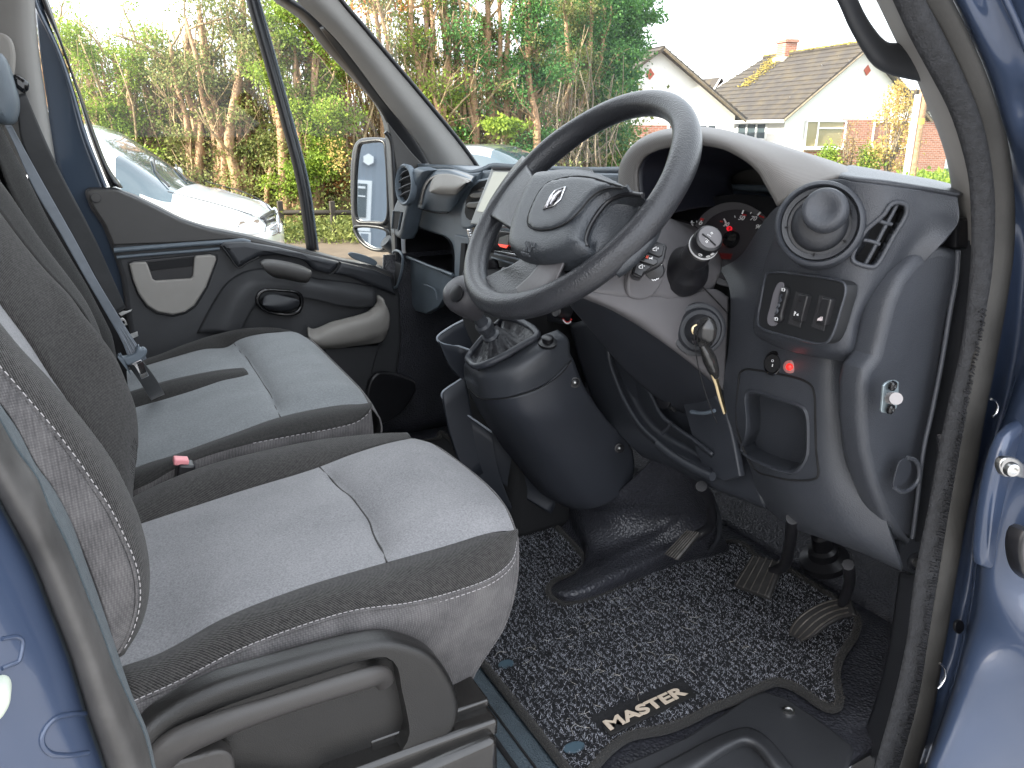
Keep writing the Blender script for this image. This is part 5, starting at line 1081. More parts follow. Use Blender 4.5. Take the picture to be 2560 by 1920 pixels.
patch('knee_scoop', [FX(zK([(1150,690),(1190,860),(1250,1020),(1330,1150),(1430,1240),(1560,1310),(1720,1400)]), .865), FX(zK([(1200,740),(1250,880),(1310,1020),(1390,1130),(1480,1200),(1600,1270),(1730,1350)]), .895), FX(zK([(1240,760),(1330,860),(1390,980),(1440,1080),(1520,1150),(1620,1220),(1720,1300)]), .87)], M_knee, dash, 50, 16, .006)
tube('knee_ridge', FX(zK([(1152,706),(1160,780),(1200,900),(1260,1030),(1340,1150),(1430,1235)]), .858), .004, M_knee, dash, 8, 40)
tube('scoop_lip', FX(zK([(1425,1240),(1500,1300),(1600,1360),(1730,1420)]), .855), .008, M_knee, dash, 8, 30)
tube('scoop_lip', FX(zK([(1450,1180),(1480,1150),(1500,1118)]), .862), .003, M_dark, dash, 6, 12)
plate('vent_cut', FX(zK([(1385,830),(1440,880),(1460,960),(1500,1040),(1515,1065),(1470,1040),(1440,1010),(1410,900)]), .876), M_void, dash, .008, bev=.002)
lathe('hidden_fastener', [(.014, 0), (.014, .006), (.008, .008), (.001, .008)], frame(FX(zK([(1465,1000)]), .868)[0], (0, 1, 0), (-1, -.3, 0)), M_black, dash, 24)
plate('fuse_cover', FX(zK([(1555,990),(1740,970),(1800,1050),(1840,1200),(1880,1420),(1790,1450),(1690,1400),(1640,1300),(1590,1120)]), .880), M_knee, dash, .014, bev=.004)
tube('cover_lip', FX(zK([(1610,1062),(1680,1068),(1740,1055)]), .858), .0035, M_dashblue, dash, 6, 14)
# main lower body of the driver's side
low = [[(1556,580,'x',.90),(1600,552,'x',.885),(1650,478,'x',.87),(1690,440,'x',.86),(1850,400,'x',.87)],
 [(1577,633,'x',.87),(1650,600,'x',.855),(1730,600,'x',.85),(1810,600,'x',.86),(1870,600,'x',.88)],
 [(1573,762,'x',.87),(1640,770,'x',.855),(1720,790,'x',.85),(1790,800,'x',.855),(1850,800,'x',.89)],
 [(1563,817,'x',.87),(1640,870,'x',.855),(1720,900,'x',.85),(1790,900,'x',.855),(1862,900,'x',.89)],
 [(1572,900,'x',.88),(1640,960,'x',.86),(1720,990,'x',.855),(1790,1000,'x',.86),(1880,1010,'x',.90)],
 [(1620,1010,'x',.90),(1680,1060,'x',.875),(1750,1090,'x',.87),(1820,1110,'x',.88),(1910,1110,'x',.91)],
 [(1640,1080,'x',.93),(1700,1130,'x',.92),(1770,1155,'x',.91),(1850,1185,'x',.92),(1945,1225,'x',.93)],
 [(1650,1080,'x',1.0),(1710,1130,'x',1.0),(1780,1160,'x',1.0),(1860,1190,'x',1.0),(1945,1230,'x',.98)]]
lowo = patch('driver_side_panel', low, M_dash, dash, 70, 90, .006)
zP = lambda l: [(1469+a*.41675, 345.6+b*.41675) for a, b in l]
# raised upper pod
pod_o = zP([(560,235),(470,430),(420,620),(395,740),(378,850),(390,900),(430,930),(560,985),(700,1018),(800,1036),(850,1040),(960,1028),(1018,1014),(1040,930),(1060,830),(1085,740),(1150,600),(1230,500),(1290,455),(1350,440),(1440,460),(1445,330),(1440,192),(1390,178),(1300,168),(1150,145),(1000,125),(900,112),(820,98),(700,130),(620,180)])
pod = [ [zP([p])[0] for p in r] for r in (
 [(560,235),(700,130),(820,98),(900,112),(1050,128),(1200,150),(1320,170),(1440,192)],
 [(480,420),(620,330),(760,280),(900,290),(1050,290),(1180,300),(1310,300),(1442,320)],
 [(425,600),(560,560),(700,560),(860,560),(980,560),(1090,520),(1200,470),(1350,440)],
 [(390,780),(520,760),(660,780),(800,800),(900,820),(960,800),(1020,760),(1085,740)],
 [(385,890),(500,910),(640,950),(780,980),(870,985),(930,980),(985,960),(1035,930)],
 [(420,930),(540,980),(660,1012),(780,1034),(850,1042),(920,1034),(975,1024),(1018,1014)])]
px_ = [[.85,.825,.815,.815,.83,.86,.90,.93], [.845,.82,.812,.815,.83,.86,.895,.925], [.838,.815,.808,.812,.825,.85,.88,.90], [.83,.812,.806,.81,.82,.845,.868,.885], [.832,.812,.808,.812,.822,.845,.868,.885], [.845,.828,.825,.828,.835,.855,.875,.89]]
podo = patch('driver_pod', [[(p[0], p[1], 'x', x) for p, x in zip(r, xr)] for r, xr in zip(pod, px_)], M_dash, dash, 150, 120, .012)
# top return of the pod towards the windscreen
patch('pod_top', [[(zP([p])[0][0], zP([p])[0][1], 'x', x) for p, x in zip([(820,98),(900,112),(1050,128),(1200,150),(1320,170),(1440,192)], [.815,.815,.83,.86,.90,.93])], [Vector((.93, .72, .853)), Vector((.95, .70, .848)), Vector((.97, .67, .842)), Vector((.99, .64, .836)), Vector((1.0, .62, .830)), Vector((1.01, .60, .824))], [Vector((1.25, y, .775)) for y in (.74, .71, .68, .65, .62, .59)]], M_dash, dash, 30, 20, .004)
# big round vent
vc, vn = hit(podo, *zP([(722,335)])[0]); VN = Vector((-.84, -.50, .20)).normalized()
vc = onp(*zP([(720,332)])[0], vc+VN*.030, VN); Mr = frame(vc, (.5, -.84, 0), VN)
ve = lathe('round_vent', [(0.0556, -.060), (0.0523, -.004), (0.0519, .001), (0.0506, .005), (0.0469, .0065), (0.0452, .004), (0.0442, -.004)], Mr, M_dash, dash, 72, angle=50)
lathe('vent_ring', [(0.0441, -.003), (0.0441, .0015), (0.0429, .003), (0.0375, .0015), (0.0369, -.004)], Mr, M_dark, dash, 72, angle=50)
lathe('vent_void', [(0.0372, -.004), (0.0335, -.010), (0.0007, -.010)], Mr, M_void, dash, 48)
lathe('vent_ball', [(0.0335, -.010), (0.0332, -.002), (0.0308, .006), (0.0268, .011), (0.0201, .014), (0.0007, .015)], Mr, M_dark, dash, 64, angle=60)
kc = onp(*zP([(752,262)])[0], vc+VN*.022, VN); 
Mk = frame(kc, (0.3350, -.84, 0), (VN+Vector((-.05, .05, .15))).normalized())
lathe('vent_knob', [(0.0228, -.016), (0.0258, -.008), (0.0265, .000), (0.0258, .006), (0.0235, .0105), (0.0188, .0115), (0.0121, .0085), (0.0067, .006), (0.0007, .0055)], Mk, M_dash, dash, 56, angle=70)
for a in (30, 100, 190, 270, 330):
    tube('ring_notch', [Mr@Vector((.0353*math.cos(R(a)), .0353*math.sin(R(a)), .003)), Mr@Vector((.0389*math.cos(R(a)), .0389*math.sin(R(a)), .0032))], .0012, M_void, dash, 6)
# side window demister grille
gr = zP([(1052,285),(1090,232),(1120,220),(1165,232),(1172,262),(1160,300),(1100,400),(1040,510),(1012,548),(990,554),(905,528),(895,505),(905,470),(960,370)])
gpts = HP(podo, gr, .003)
c0 = sum(gpts, Vector())/len(gpts); gn = Vector((-.62, -.72, .30)).normalized()
def GPl(l, d=0): return [onp(a, b, c0+gn*d, gn) for a, b in l]
podo0 = bpy.data.objects.new('solid_pod', podo.data.copy()); COL.objects.link(podo0); open_hole(podo, [w2p(p) for p in spl(gpts, 50, True)]); _bvh.clear()
sp = spl(HP(lowo, gr, .004), 50, True)
mb = MB(); g1_ = spl(HP(podo0, gr, -.003), 50, True); mb.v = g1_+[p-gn*.03 for p in g1_]; mb.f = [(i, (i+1) % 50, (i+1) % 50+50, i+50) for i in range(50)]+[tuple(range(50, 100))]; mb.build('grille_duct', M_void, dash)
tube('grille_rim', HP(podo0, gr, .001), .0030, M_dash, dash, 8, 80, closed=True)
gm = zP([(1135,230),(1105,290),(1060,370),(1010,460),(960,545)]); tube('grille_bar', HP(podo0, gm, -.004), .0026, M_dash, dash, 8, 24)
gm = zP([(1015,305),(1060,325),(1105,335)]); tube('grille_bar', HP(podo0, gm, -.003), .0026, M_dash, dash, 8, 10)
gm = zP([(950,415),(1000,425),(1040,440)]); tube('grille_bar', HP(podo0, gm, -.003), .0026, M_dash, dash, 8, 10)
# switch panel
bpy.data.objects.remove(podo0)
sp_o = zP([(450,590),(480,582),(600,590),(760,612),(840,632),(856,650),(856,690),(830,780),(800,880),(772,935),(745,952),(700,950),(560,915),(440,880),(408,858),(404,830),(425,700),(440,620)])
so_ = HP(podo, sp_o, .0); sc_, SN = fitplane(so_); sc_ = sc_+SN*.006
def SPl(l, d=0): return [onp(a, b, sc_+SN*(d+.004), SN) for a, b in zP(l)]
spl_o = [( (p[0]-1469)/.41675, (p[1]-345.6)/.41675) for p in sp_o]
M_sw = mat('switch_panel_black', (.012, .013, .015), .6)
swp = plate('switch_panel', SPl(spl_o, .002), M_sw, dash, .02, bev=.002, smooth_n=80)
tube('panel_rim', SPl(spl_o, .002), .0018, M_dash, dash, 6, 90, closed=True)
M_swr = mat('switch_black', (.022, .022, .024), .35)
plate('dimmer_well', SPl([(505,640),(520,632),(535,640),(530,690),(515,780),(500,850),(480,862),(455,850),(450,820),(465,760),(485,680)], .0035), mat('well_grey', (.16, .155, .17), .45), swp, .003, bev=.001, smooth_n=40)
plate('dimmer_wheel', SPl([(520,665),(548,660),(553,680),(540,740),(525,790),(520,830),(500,845),(482,838),(480,820),(500,760),(508,700)], .009), M_swr, swp, .008, bev=.003, smooth_n=40)
tube('dimmer_teeth', SPl([(528,700),(518,712),(522,728),(512,740),(514,756),(502,768),(506,784),(494,796)], .0125), .0016, M_dash, swp, 6, 40)
for q in ((534,672),(497,824)):
    x, y_ = q
    tube('lamp_symbol', SPl([(x-1,y_-8),(x+7,y_-7),(x+9,y_),(x+6,y_+8),(x-3,y_+7)], .0140), .0006, M_white, swp, 4, closed=True)
    for k in (-6, 0, 6): tube('lamp_symbol', SPl([(x-9,y_+k-1),(x-4,y_+k)], .0140), .0005, M_white, swp, 4)
for (x0, sx) in ((600, 0), (722, 0)):
    dy = 18 if x0 == 722 else 0
    plate('rocker_well', SPl([(x0-2,682+dy),(x0+60,695+dy),(x0+62,712+dy),(x0+20,870+dy),(x0-45,850+dy),(x0-40,830+dy)], .003), mat('well_dark', (.03, .03, .033), .6, bump=[('vor', 1200, .6, .0005)]), swp, .003, bev=.001)
    o = plate('rocker_switch', SPl([(x0+12,694+dy),(x0+56,702+dy),(x0+58,712+dy),(x0+25,838+dy),(x0-22,828+dy),(x0-22,818+dy)], .010), M_swr, swp, .012, bev=.0025)
plate('rocker_tell', SPl([(616,726),(624,728),(623,736),(615,734)], .0112), M_void, swp, .001, bev=.0002)
spn = (sc_+SN*.0148, SN)
a_, b_ = zP([(592,806),(600,808)]); text('park_mark', 'P', a_, b_, spn, 1.9, M_white, swp, bold=.02)
plate('park_mark', SPl([(602,800),(612,795),(612,808),(603,806)], .0108), M_white, swp, .0006, bev=.0001)
plate('belt_mark', SPl([(710,832),(714,820),(722,818),(728,812),(730,834)], .0108), mat('mark_pale', (.75, .66, .66), .6), swp, .0006, bev=.0001)
plate('belt_mark', SPl([(733,812),(737,813),(736,832),(732,831)], .0108), mat('mark_pale', (.75, .66, .66), .6), swp, .0006, bev=.0001)
# alarm rocker and lamp
rc, rn = hit(lowo, 1672, 784); rn = Vector((-.9, -.4, .12)).normalized()
lathe('round_rocker', [(.0155, -.004), (.0158, .002), (.0135, .0035), (.0125, .002), (.001, .002)], frame(rc+rn*.002, (0, 1, 0), rn) @ Matrix.Diagonal((.85, 1.15, 1, 1)), M_gloss, dash, 36)
o = tube('rocker_key', [rc+rn*.002, rc+rn*.008], [.0122, .011], M_gloss, dash, 28, flat=((0, 0, 1), 1.2))
pr_ = (rc+rn*.0085, rn)
text('rocker_mark', 'O', (1666, 781), (1671, 782.4), pr_, 1.0, M_white, dash); text('rocker_mark', 'I', (1667.5, 792), (1669, 792.4), pr_, 4, M_white, dash)
lc, ln_ = hit(lowo, 1707, 792); 
led = thing('warning_light', 'glowing red alarm light beside the small rocker switch under the switch panel', 'indicator light', lc)
lathe('bezel', [(.0095, -.003), (.0095, .001), (.0075, .002), (.001, .002)], frame(lc+rn*.001, (0, 1, 0), rn), mat('led_bezel', (.30, .14, .13), .4), led, 30)
lathe('lens', [(.0052, 0), (.0048, .003), (.003, .0045), (.001, .005)], frame(lc+rn*.002, (0, 1, 0), rn), mat('led_red', (.8, .02, .02), .3, emit=(1, .03, .02, .3)), led, 28)
pl2 = bpy.data.lights.new('warning_glow', 'POINT'); pl2.energy = .0004; pl2.color = (1, .15, .1); pl2.shadow_soft_size = .004; pg = bpy.data.objects.new('warning_glow', pl2); COL.objects.link(pg); pg.location = lc+rn*.012
# storage pocket below
pf = zP([(305,1150),(312,1105),(340,1085),(400,1090),(520,1110),(640,1142),(682,1170),(697,1215),(702,1350),(706,1500),(715,1640),(690,1655),(600,1660),(480,1640),(380,1590),(318,1520),(300,1400)])
pi_ = zP([(345,1240),(352,1215),(380,1210),(500,1245),(600,1278),(635,1300),(648,1340),(652,1450),(648,1520),(620,1580),(585,1610),(550,1612),(450,1580),(350,1530),(325,1505),(330,1470),(348,1420),(352,1340)])
tube('pocket_seam', HP(lowo, pf, .0005), .0016, M_void, dash, 6, 120, closed=True)
PN = Vector((-.88, -.40, .15)).normalized()
pih = HP(lowo, pi_, .0)
cut(lowo, spl(pih, 60, True), -PN, .03, .05); _bvh.clear()
rows = []
P0 = spl(pih, 60, True); c_ = sum(P0, Vector())/60
for s, d in ((1.10, .0), (1.05, -.0045), (1.0, -.002), (.985, .012), (.97, .035), (.95, .055)):
    rows.append([c_.lerp(p, s)-PN*d for p in P0])
vs_ = [p for r in rows for p in r]; fs = [(j*60+i, j*60+(i+1) % 60, (j+1)*60+(i+1) % 60, (j+1)*60+i) for j in range(len(rows)-1) for i in range(60)]+[tuple(range((len(rows)-1)*60, len(rows)*60))]
o = mk('storage_pocket', vs_, [f[::-1] for f in fs], M_dash, dash, True, 60)
# vertical blend and end panel
plate('end_panel', VL(Y(zP([(1020,1018),(1042,930),(1062,840),(1090,740),(1150,604),(1230,508),(1290,462),(1350,446),(1452,466),(1450,560),(1425,700),(1400,800),(1350,1100),(1310,1350),(1270,1500),(1240,1700),(1215,1960),(1190,2010),(1120,1950),(1060,1850),(1000,1700),(955,1520),(938,1350),(945,1180),(965,1090)]), .575)), M_dash, dash, .04, bev=.012, res=4)
patch('end_return', [[(1790,770,'x',.90),(1800,900,'x',.875),(1815,1000,'x',.88),(1850,1100,'x',.92),(1900,1180,'x',.95)], [(1815,765,'x',.90),(1828,900,'x',.865),(1845,1000,'x',.87),(1880,1090,'x',.91),(1930,1170,'x',.95)], [(1850,765,'x',.91),(1850,900,'x',.88),(1868,1000,'x',.88),(1905,1080,'x',.92),(1950,1150,'x',.95)], Y([(1872,790),(1862,880),(1872,980),(1908,1080),(1960,1155)], .60)], M_dash, dash, 40, 24, .006)
tube('end_edge', VL(Y(zP([(1440,470),(1432,600),(1400,780),(1350,1080),(1300,1330),(1262,1500),(1225,1800),(1205,1960)]), .556)), .003, M_dash, dash, 8, 60)
plate('upper_end_block', VL(Y(zP([(1440,300),(1500,300),(1500,462),(1436,455)]), .575)), M_black, dash, .03, bev=.004)
patch('jamb_trim', [Y([(2040,520),(2030,640),(2015,800),(1985,950),(1955,1120),(1940,1170)], .615), Y([(2110,520),(2112,640),(2100,800),(2070,950),(2030,1120),(2010,1170)], .56)], M_dark, dash, 8, 30, .008)
# recess ring low on the end panel
zC = lambda l: [(1901+a*.3125, 778+b*.3125) for a, b in l]
tube('fuse_recess', VL(Y(zC([(190,675),(240,690),(270,750),(262,830),(215,885),(150,910),(100,880)]), .554)), .003, M_dash, dash, 8, 40)
plate('fuse_recess_floor', VL(Y(zC([(190,680),(215,720),(210,790),(170,850),(95,875),(110,780),(140,700)]), .5535)), M_knee, dash, .002, bev=.0005, smooth_n=30)
# door courtesy switch
sw = thing('courtesy_switch', 'small zinc plate with a white door plunger and two screws on the dashboard end', 'switch', V((1925, 857, 'y', .55)))
zw = lambda l: [(1901+a*.3125, 778+b*.3125) for a, b in l]
plate('plate', VL(Y(zw([(25,178),(40,160),(75,142),(110,140),(130,150),(130,230),(118,330),(90,355),(50,368),(15,362),(10,350),(20,250)]), .548)), mat('zinc', (.42, .50, .53), .35, .7, var=(60, .1)), sw, .003, bev=.0008)
for q in ((82,176),(68,337)): lathe('screw', [(.0065, 0), (.006, .003), (.003, .0042), (.001, .0030)], frame(V((*zw([q])[0], 'y', .545)), (1, 0, 0), (0, -1, 0)), M_gloss, sw, 20)
tube('plunger', [V((*zw([(72,262)])[0], 'y', .546)), V((*zw([(112,266)])[0], 'y', .52))], .0072, mat('plunger_white', (.30, .28, .28), .5), sw, 20)
# ================================================================ gear console
cons = thing('gear_console', 'tall dark gear lever console standing in front of the centre seats', 'gear console', (.8, 1.25, .0))
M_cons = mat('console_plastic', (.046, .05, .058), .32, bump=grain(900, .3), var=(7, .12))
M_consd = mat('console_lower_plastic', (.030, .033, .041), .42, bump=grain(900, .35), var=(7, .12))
def rowc(L, M1, M2, M3, Rr): return [(*L, 'y', 1.36), (*M1, 'y', 1.25), (*M2, 'y', 1.19), (*M3, 'y', 1.165), (*Rr, 'y', 1.17)]
upper = [[(1018,770,'y',1.34),(1050,792,'y',1.22),(1105,768,'y',1.19),(1165,728,'y',1.18),(1205,712,'y',1.18)],
 [(1004,785,'y',1.35),(1045,812,'y',1.215),(1110,790,'y',1.17),(1180,748,'y',1.155),(1228,733,'y',1.16)],
 [(1002,805,'y',1.36),(1045,835,'y',1.22),(1110,818,'y',1.165),(1180,785,'y',1.15),(1232,765,'y',1.155)],
 [(1010,838,'y',1.362),(1050,862,'y',1.222),(1110,856,'y',1.172),(1175,832,'y',1.157),(1238,775,'y',1.157)]]
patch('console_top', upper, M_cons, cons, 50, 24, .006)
lower = [[(1010,838,'y',1.362),(1050,862,'y',1.222),(1110,856,'y',1.172),(1175,832,'y',1.157),(1238,775,'y',1.157)],
 [(1030,880,'y',1.36),(1070,900,'y',1.23),(1130,900,'y',1.17),(1200,880,'y',1.155),(1262,835,'y',1.16)],
 [(1075,950,'y',1.35),(1115,965,'y',1.24),(1170,960,'y',1.18),(1240,935,'y',1.165),(1310,905,'y',1.17)],
 [(1130,1020,'y',1.33),(1165,1030,'y',1.24),(1220,1025,'y',1.19),(1290,1000,'y',1.175),(1362,965,'y',1.18)],
 [(1170,1065,'y',1.31),(1205,1080,'y',1.24),(1258,1080,'y',1.20),(1310,1060,'y',1.185),(1370,1010,'y',1.19)],
 [(1210,1090,'y',1.28),(1240,1100,'y',1.24),(1270,1101,'y',1.21),(1310,1090,'y',1.19),(1362,1055,'y',1.19)]]
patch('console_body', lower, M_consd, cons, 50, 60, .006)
tube('console_seam', [(1010,839,'y',1.36),(1050,863,'y',1.221),(1110,857,'y',1.169),(1175,834,'y',1.154),(1215,805,'y',1.154),(1235,778,'y',1.154)], .0010, M_void, cons, 5, 60)
for q in ((1242, 826, 1.158), (1338, 968, 1.172)):
    lathe('fastener', [(.010, -.002), (.0105, .001), (.0075, .0015), (.0065, .0035), (.003, .0045), (.001, .003)], frame(V((q[0], q[1], 'y', q[2]-.002)), (1, 0, 0), (-.3, -.95, .1)), M_black, cons, 24)
    lathe('fastener_pin', [(.0025, 0), (.0022, .002), (.001, .0024)], frame(V((q[0], q[1], 'y', q[2]-.006)), (1, 0, 0), (-.3, -.95, .1)), M_steel, cons, 12)
# gaiter well and rim
gf = zK([(385,745),(392,790),(420,808),(470,800),(560,760),(680,690),(760,640),(745,610),(700,578),(630,548),(575,537),(555,560),(470,640)])
gy = np.array([1.33,1.25,1.22,1.20,1.185,1.18,1.18,1.20,1.24,1.28,1.30,1.32,1.33])
gp = [V((a, b, 'y', float(y_))) for (a, b), y_ in zip(gf, gy)]
tube('gaiter_rim', gp, .0065, M_consd, cons, 10, 70, closed=True)
GP = spl(gp, 50, True); gc = sum(GP, Vector())/50; rows = []
top_c = V((*zK([(500,625)])[0], 'y', 1.26))
for s, dz, tt in ((1.0, .0, 0), (.88, -.012, 0), (.7, -.018, .1), (.5, -.012, .3), (.33, .004, .6), (.2, .022, .85), (.13, .040, 1.0)):
    rows.append([gc.lerp(p, s)+(top_c-gc)*tt*.85+Vector((0, 0, dz*(1-tt*.6)))+Vector((0, 0, .004*math.sin(k*1.5)*(1 if .2 < s < .9 else 0))) for k, p in enumerate(GP)])
vs_ = [p for r in rows for p in r]; fs = [(j*50+i, j*50+(i+1) % 50, (j+1)*50+(i+1) % 50, (j+1)*50+i) for j in range(len(rows)-1) for i in range(50)]
mk('gaiter', vs_, fs, mat('gaiter_leather', (.016, .017, .021), .42, bump=[('noise', 160, .6, .003)]), cons)
bh_, bn_ = hit(bpy.data.objects['console_top'], 1183, 740); bn_ = (bn_+Vector((-.1, 0, .8))).normalized()
lathe('push_button', [(.017, -.004), (.0175, .0015), (.013, .003), (.0105, .0035), (.0105, .011), (.0085, .0125), (.001, .0125)], frame(bh_, (1, 0, 0), bn_), M_black, cons, 32)
# open trays on the far side of the console
M_tray = mat('tray_plastic', (.020, .023, .030), .5)
for (a, b, c1_, d_) in (([(1000,692),(975,705),(946,726),(944,733),(955,742),(990,748),(1017,757)], 1.40, .10, 0), ([(1003,814),(985,826),(957,846),(954,854),(962,866),(1000,890),(1062,933)], 1.40, .22, 0)):
    P_ = [V((x, y_, 'y', b if x < 1010 else b-.02)) for x, y_ in a]
    tube('tray_rim', P_, .0022, mat('tray_edge_highlight', (.30, .33, .37), .35), cons, 8, 50)  # pale rim colour paints in the light caught along the edge
    P2 = spl(P_, 50); patch('tray_wall', [[p for p in P2], [p+Vector((.02, .0, -c1_*.5)) for p in P2], [p+Vector((.06, .0, -c1_)) for p in P2]], M_tray, cons, 50, 8, .004)
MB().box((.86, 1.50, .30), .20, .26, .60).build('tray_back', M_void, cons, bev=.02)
patch('console_foot', [[(1060,930,'y',1.40),(1100,960,'y',1.38),(1140,1010,'y',1.36),(1180,1060,'y',1.34)], [(1005,900,'y',1.42),(1060,950,'y',1.40),(1110,1010,'y',1.38),(1200,1090,'y',1.34)], [(955,855,'y',1.43),(990,950,'y',1.42),(1080,1040,'y',1.40),(1190,1110,'y',1.34)]], M_tray, cons, 24, 16, .006)
# gear lever
gear = thing('gear_lever', 'gear lever with round grey knob and stepped collar rising from its gaiter', 'gear lever', V((1051, 717, 'y', 1.26)))
ga, gb_ = V((1001, 640, 'y', 1.22)), V((*zK([(520,660)])[0], 'y', 1.255))
gd = (ga-gb_).normalized(); GL = (ga-gb_).length
lathe('lever_shaft', [(.013, -.03), (.012, .0), (.017, .008), (.0175, .016), (.013, .020), (.012, .030), (.0165, .036), (.0165, .048), (.012, .052), (.0115, .06), (.012, GL)], frame(gb_, (1, 0, 0), gd), M_cons, gear, 32)
Mg = frame(ga, (1, 0, 0), gd) @ Matrix.Diagonal((1.15, 1.15, 1.10, 1))
lathe('gear_knob', [(.014, -.048), (.0165, -.040), (.024, -.022), (.0295, -.004), (.0300, .010), (.026, .020), (.018, .0265), (.001, .028)], Mg, mat('knob_grey', (.060, .058, .063), .4, bump=grain(1100, .3)), gear, 40, angle=70)
cpn = (EYE-ga).normalized(); cp = onp(986, 634, ga+Vector((-.033, -.006, .007)), Vector((-.93, -.1, .35)).normalized())
o = lathe('knob_cap', [(.0150, -.003), (.0150, .001), (.0135, .0018), (.001, .0022)], frame(cp, (0, 1, 0), (-.88, -.28, .38)), M_black, gear, 32)
# ================================================================ pedals
def pedal(name, label, corners, nrib, arm, hgt=.012):
    t = thing(name, label, 'pedal', V(corners[0])); C_ = VL(corners)
    n = (C_[1]-C_[0]).cross(C_[3]-C_[0]).normalized()
    if n.dot(EYE-C_[0]) < 0: n = -n
    mb = MB(); mb.prism([p-n*hgt for p in C_], n*hgt); mb.build('pad', mat('pedal_rubber', (.030, .029, .028), .45, var=(60, .3)), t, bev=.003)
    mb = MB(); mb2 = MB()
    for i in range(nrib):
        s = (i+.5)/nrib; mb.tube([C_[0].lerp(C_[1], s)+n*.0010, C_[3].lerp(C_[2], s)+n*.0010], .0011, n=6)
    mb.build('worn_ribs', mat('worn_metal', (.11, .10, .09), .4, .5, var=(80, .4)), t)
    if arm: tube('arm', arm, .010, M_black, t, 10, 24)
    return t
pedal('brake_pedal', 'square ribbed brake pedal hanging above the mat beside the accelerator', [(1622,1200,'z',.12),(1690,1213,'z',.135),(1660,1290,'z',.10),(1583,1262,'z',.085)], 5, [V((1650,1240,'z',.10)), V((1690,1225,'z',.14)), V((1705,1180,'z',.22)), V((1712,1120,'z',.33))])
pedal('clutch_pedal', 'ribbed clutch pedal half hidden under the dashboard, left of the brake', [(1482,1146,'z',.16),(1512,1150,'z',.165),(1462,1210,'z',.12),(1434,1196,'z',.115)], 6, [V((1490,1165,'z',.14)), V((1530,1140,'z',.17)), V((1535,1090,'z',.24)), V((1515,1050,'z',.32))])
acc = thing('accelerator_pedal', 'curved accelerator pedal with long worn ribs near the open door', 'pedal', V((1730, 1375, 'z', .03)))
aL = [(1702,1372,'z',.05),(1712,1345,'z',.075),(1742,1318,'z',.10),(1785,1298,'z',.125),(1835,1290,'z',.15)]
aR = [(1730,1388,'z',.05),(1756,1374,'z',.075),(1782,1352,'z',.10),(1812,1334,'z',.125),(1842,1326,'z',.15)]
padk = [patch('pad', rows_between(aL, aR, .003, 3), mat('accelerator_rubber', (.026, .025, .025), .5), acc, 40, 24, 0)][0]
for k in (.10, .36, .62, .88):
    q_ = [(a[0]+(b[0]-a[0])*k, a[1]+(b[1]-a[1])*k) for a, b in zip(aL, aR)]
    q_ = [tuple(v)[:2] for v in spl([Vector((x, y_, 0)) for x, y_ in q_], 20)][1:-1]
    tube('rib', HP(padk, q_, .0012), .0013, mat('worn_metal', (.11, .10, .09), .4, .5), acc, 6)
padk.modifiers.new('s', 'SOLIDIFY').thickness = .008; padk.modifiers['s'].offset = -1
tube('arm', [V((1820,1305,'z',.14)), V((1835,1260,'z',.20)), V((1832,1220,'z',.27))], .009, M_black, acc, 8, 16)
# steering shaft boot
lathe('shaft_boot', [(.05, .0), (.048, .012), (.030, .02), (.028, .035), (.020, .04), (.018, .07), (.012, .075), (.012, .2)], frame(V((1742, 1262, 'z', .06)) + Vector((.10, .04, 0)), (1, 0, 0), (-.35, 0, .93)), M_black, colu, 28)
# ================================================================ cab floor, vinyl, mat
M_vinyl = mat('grained_floor_vinyl', (.034, .035, .042), .28, bump=[('vor', 190, 1.0, .0018), ('noise', 500, .3, .0008)], var=(12, .2))
M_vinylt = mat('teal_grey_vinyl', (.045, .062, .075), .5, bump=[('vor', 300, .7, .002)], var=(20, .2))
patch('floor_covering', [[Vector((x, y, -.006)) for x in (-.4, .3, .8, 1.32)] for y in (.57, .9, 1.4, 2.15)][:], M_vinyl, None, 20, 20, .02)
fl = bpy.data.objects['floor_covering']; tag(fl, kind='structure')
# footwell: floor rises to the bulkhead
patch('footwell', [[Vector((1.26, y, -.004)) for y in (.57, .9, 1.2, 1.6, 2.1)], [Vector((1.34, y, .03)) for y in (.57, .9, 1.2, 1.6, 2.1)], [Vector((1.44, y, .14)) for y in (.57, .9, 1.2, 1.6, 2.1)], [Vector((1.50, y, .40)) for y in (.57, .9, 1.2, 1.6, 2.1)], [Vector((1.50, y, .75)) for y in (.57, .9, 1.2, 1.6, 2.1)]], M_vinyl, van, 30, 30, .01)
patch('kick_panel', [[Vector((x, .585, -.01)) for x in (1.22, 1.3, 1.5)], [Vector((x, .583, .25)) for x in (1.1, 1.3, 1.5)], [Vector((x, .58, .5)) for x in (1.0, 1.2, 1.5)]], M_vinyl, van, 16, 10, .006)
patch('kick_panel', [[Vector((x, 2.14, -.01)) for x in (.3, .8, 1.5)], [Vector((x, 2.14, .35)) for x in (.72, .95, 1.5)], [Vector((x, 2.14, .56)) for x in (.76, 1.0, 1.5)]], M_vinyl, van, 16, 10, .006)
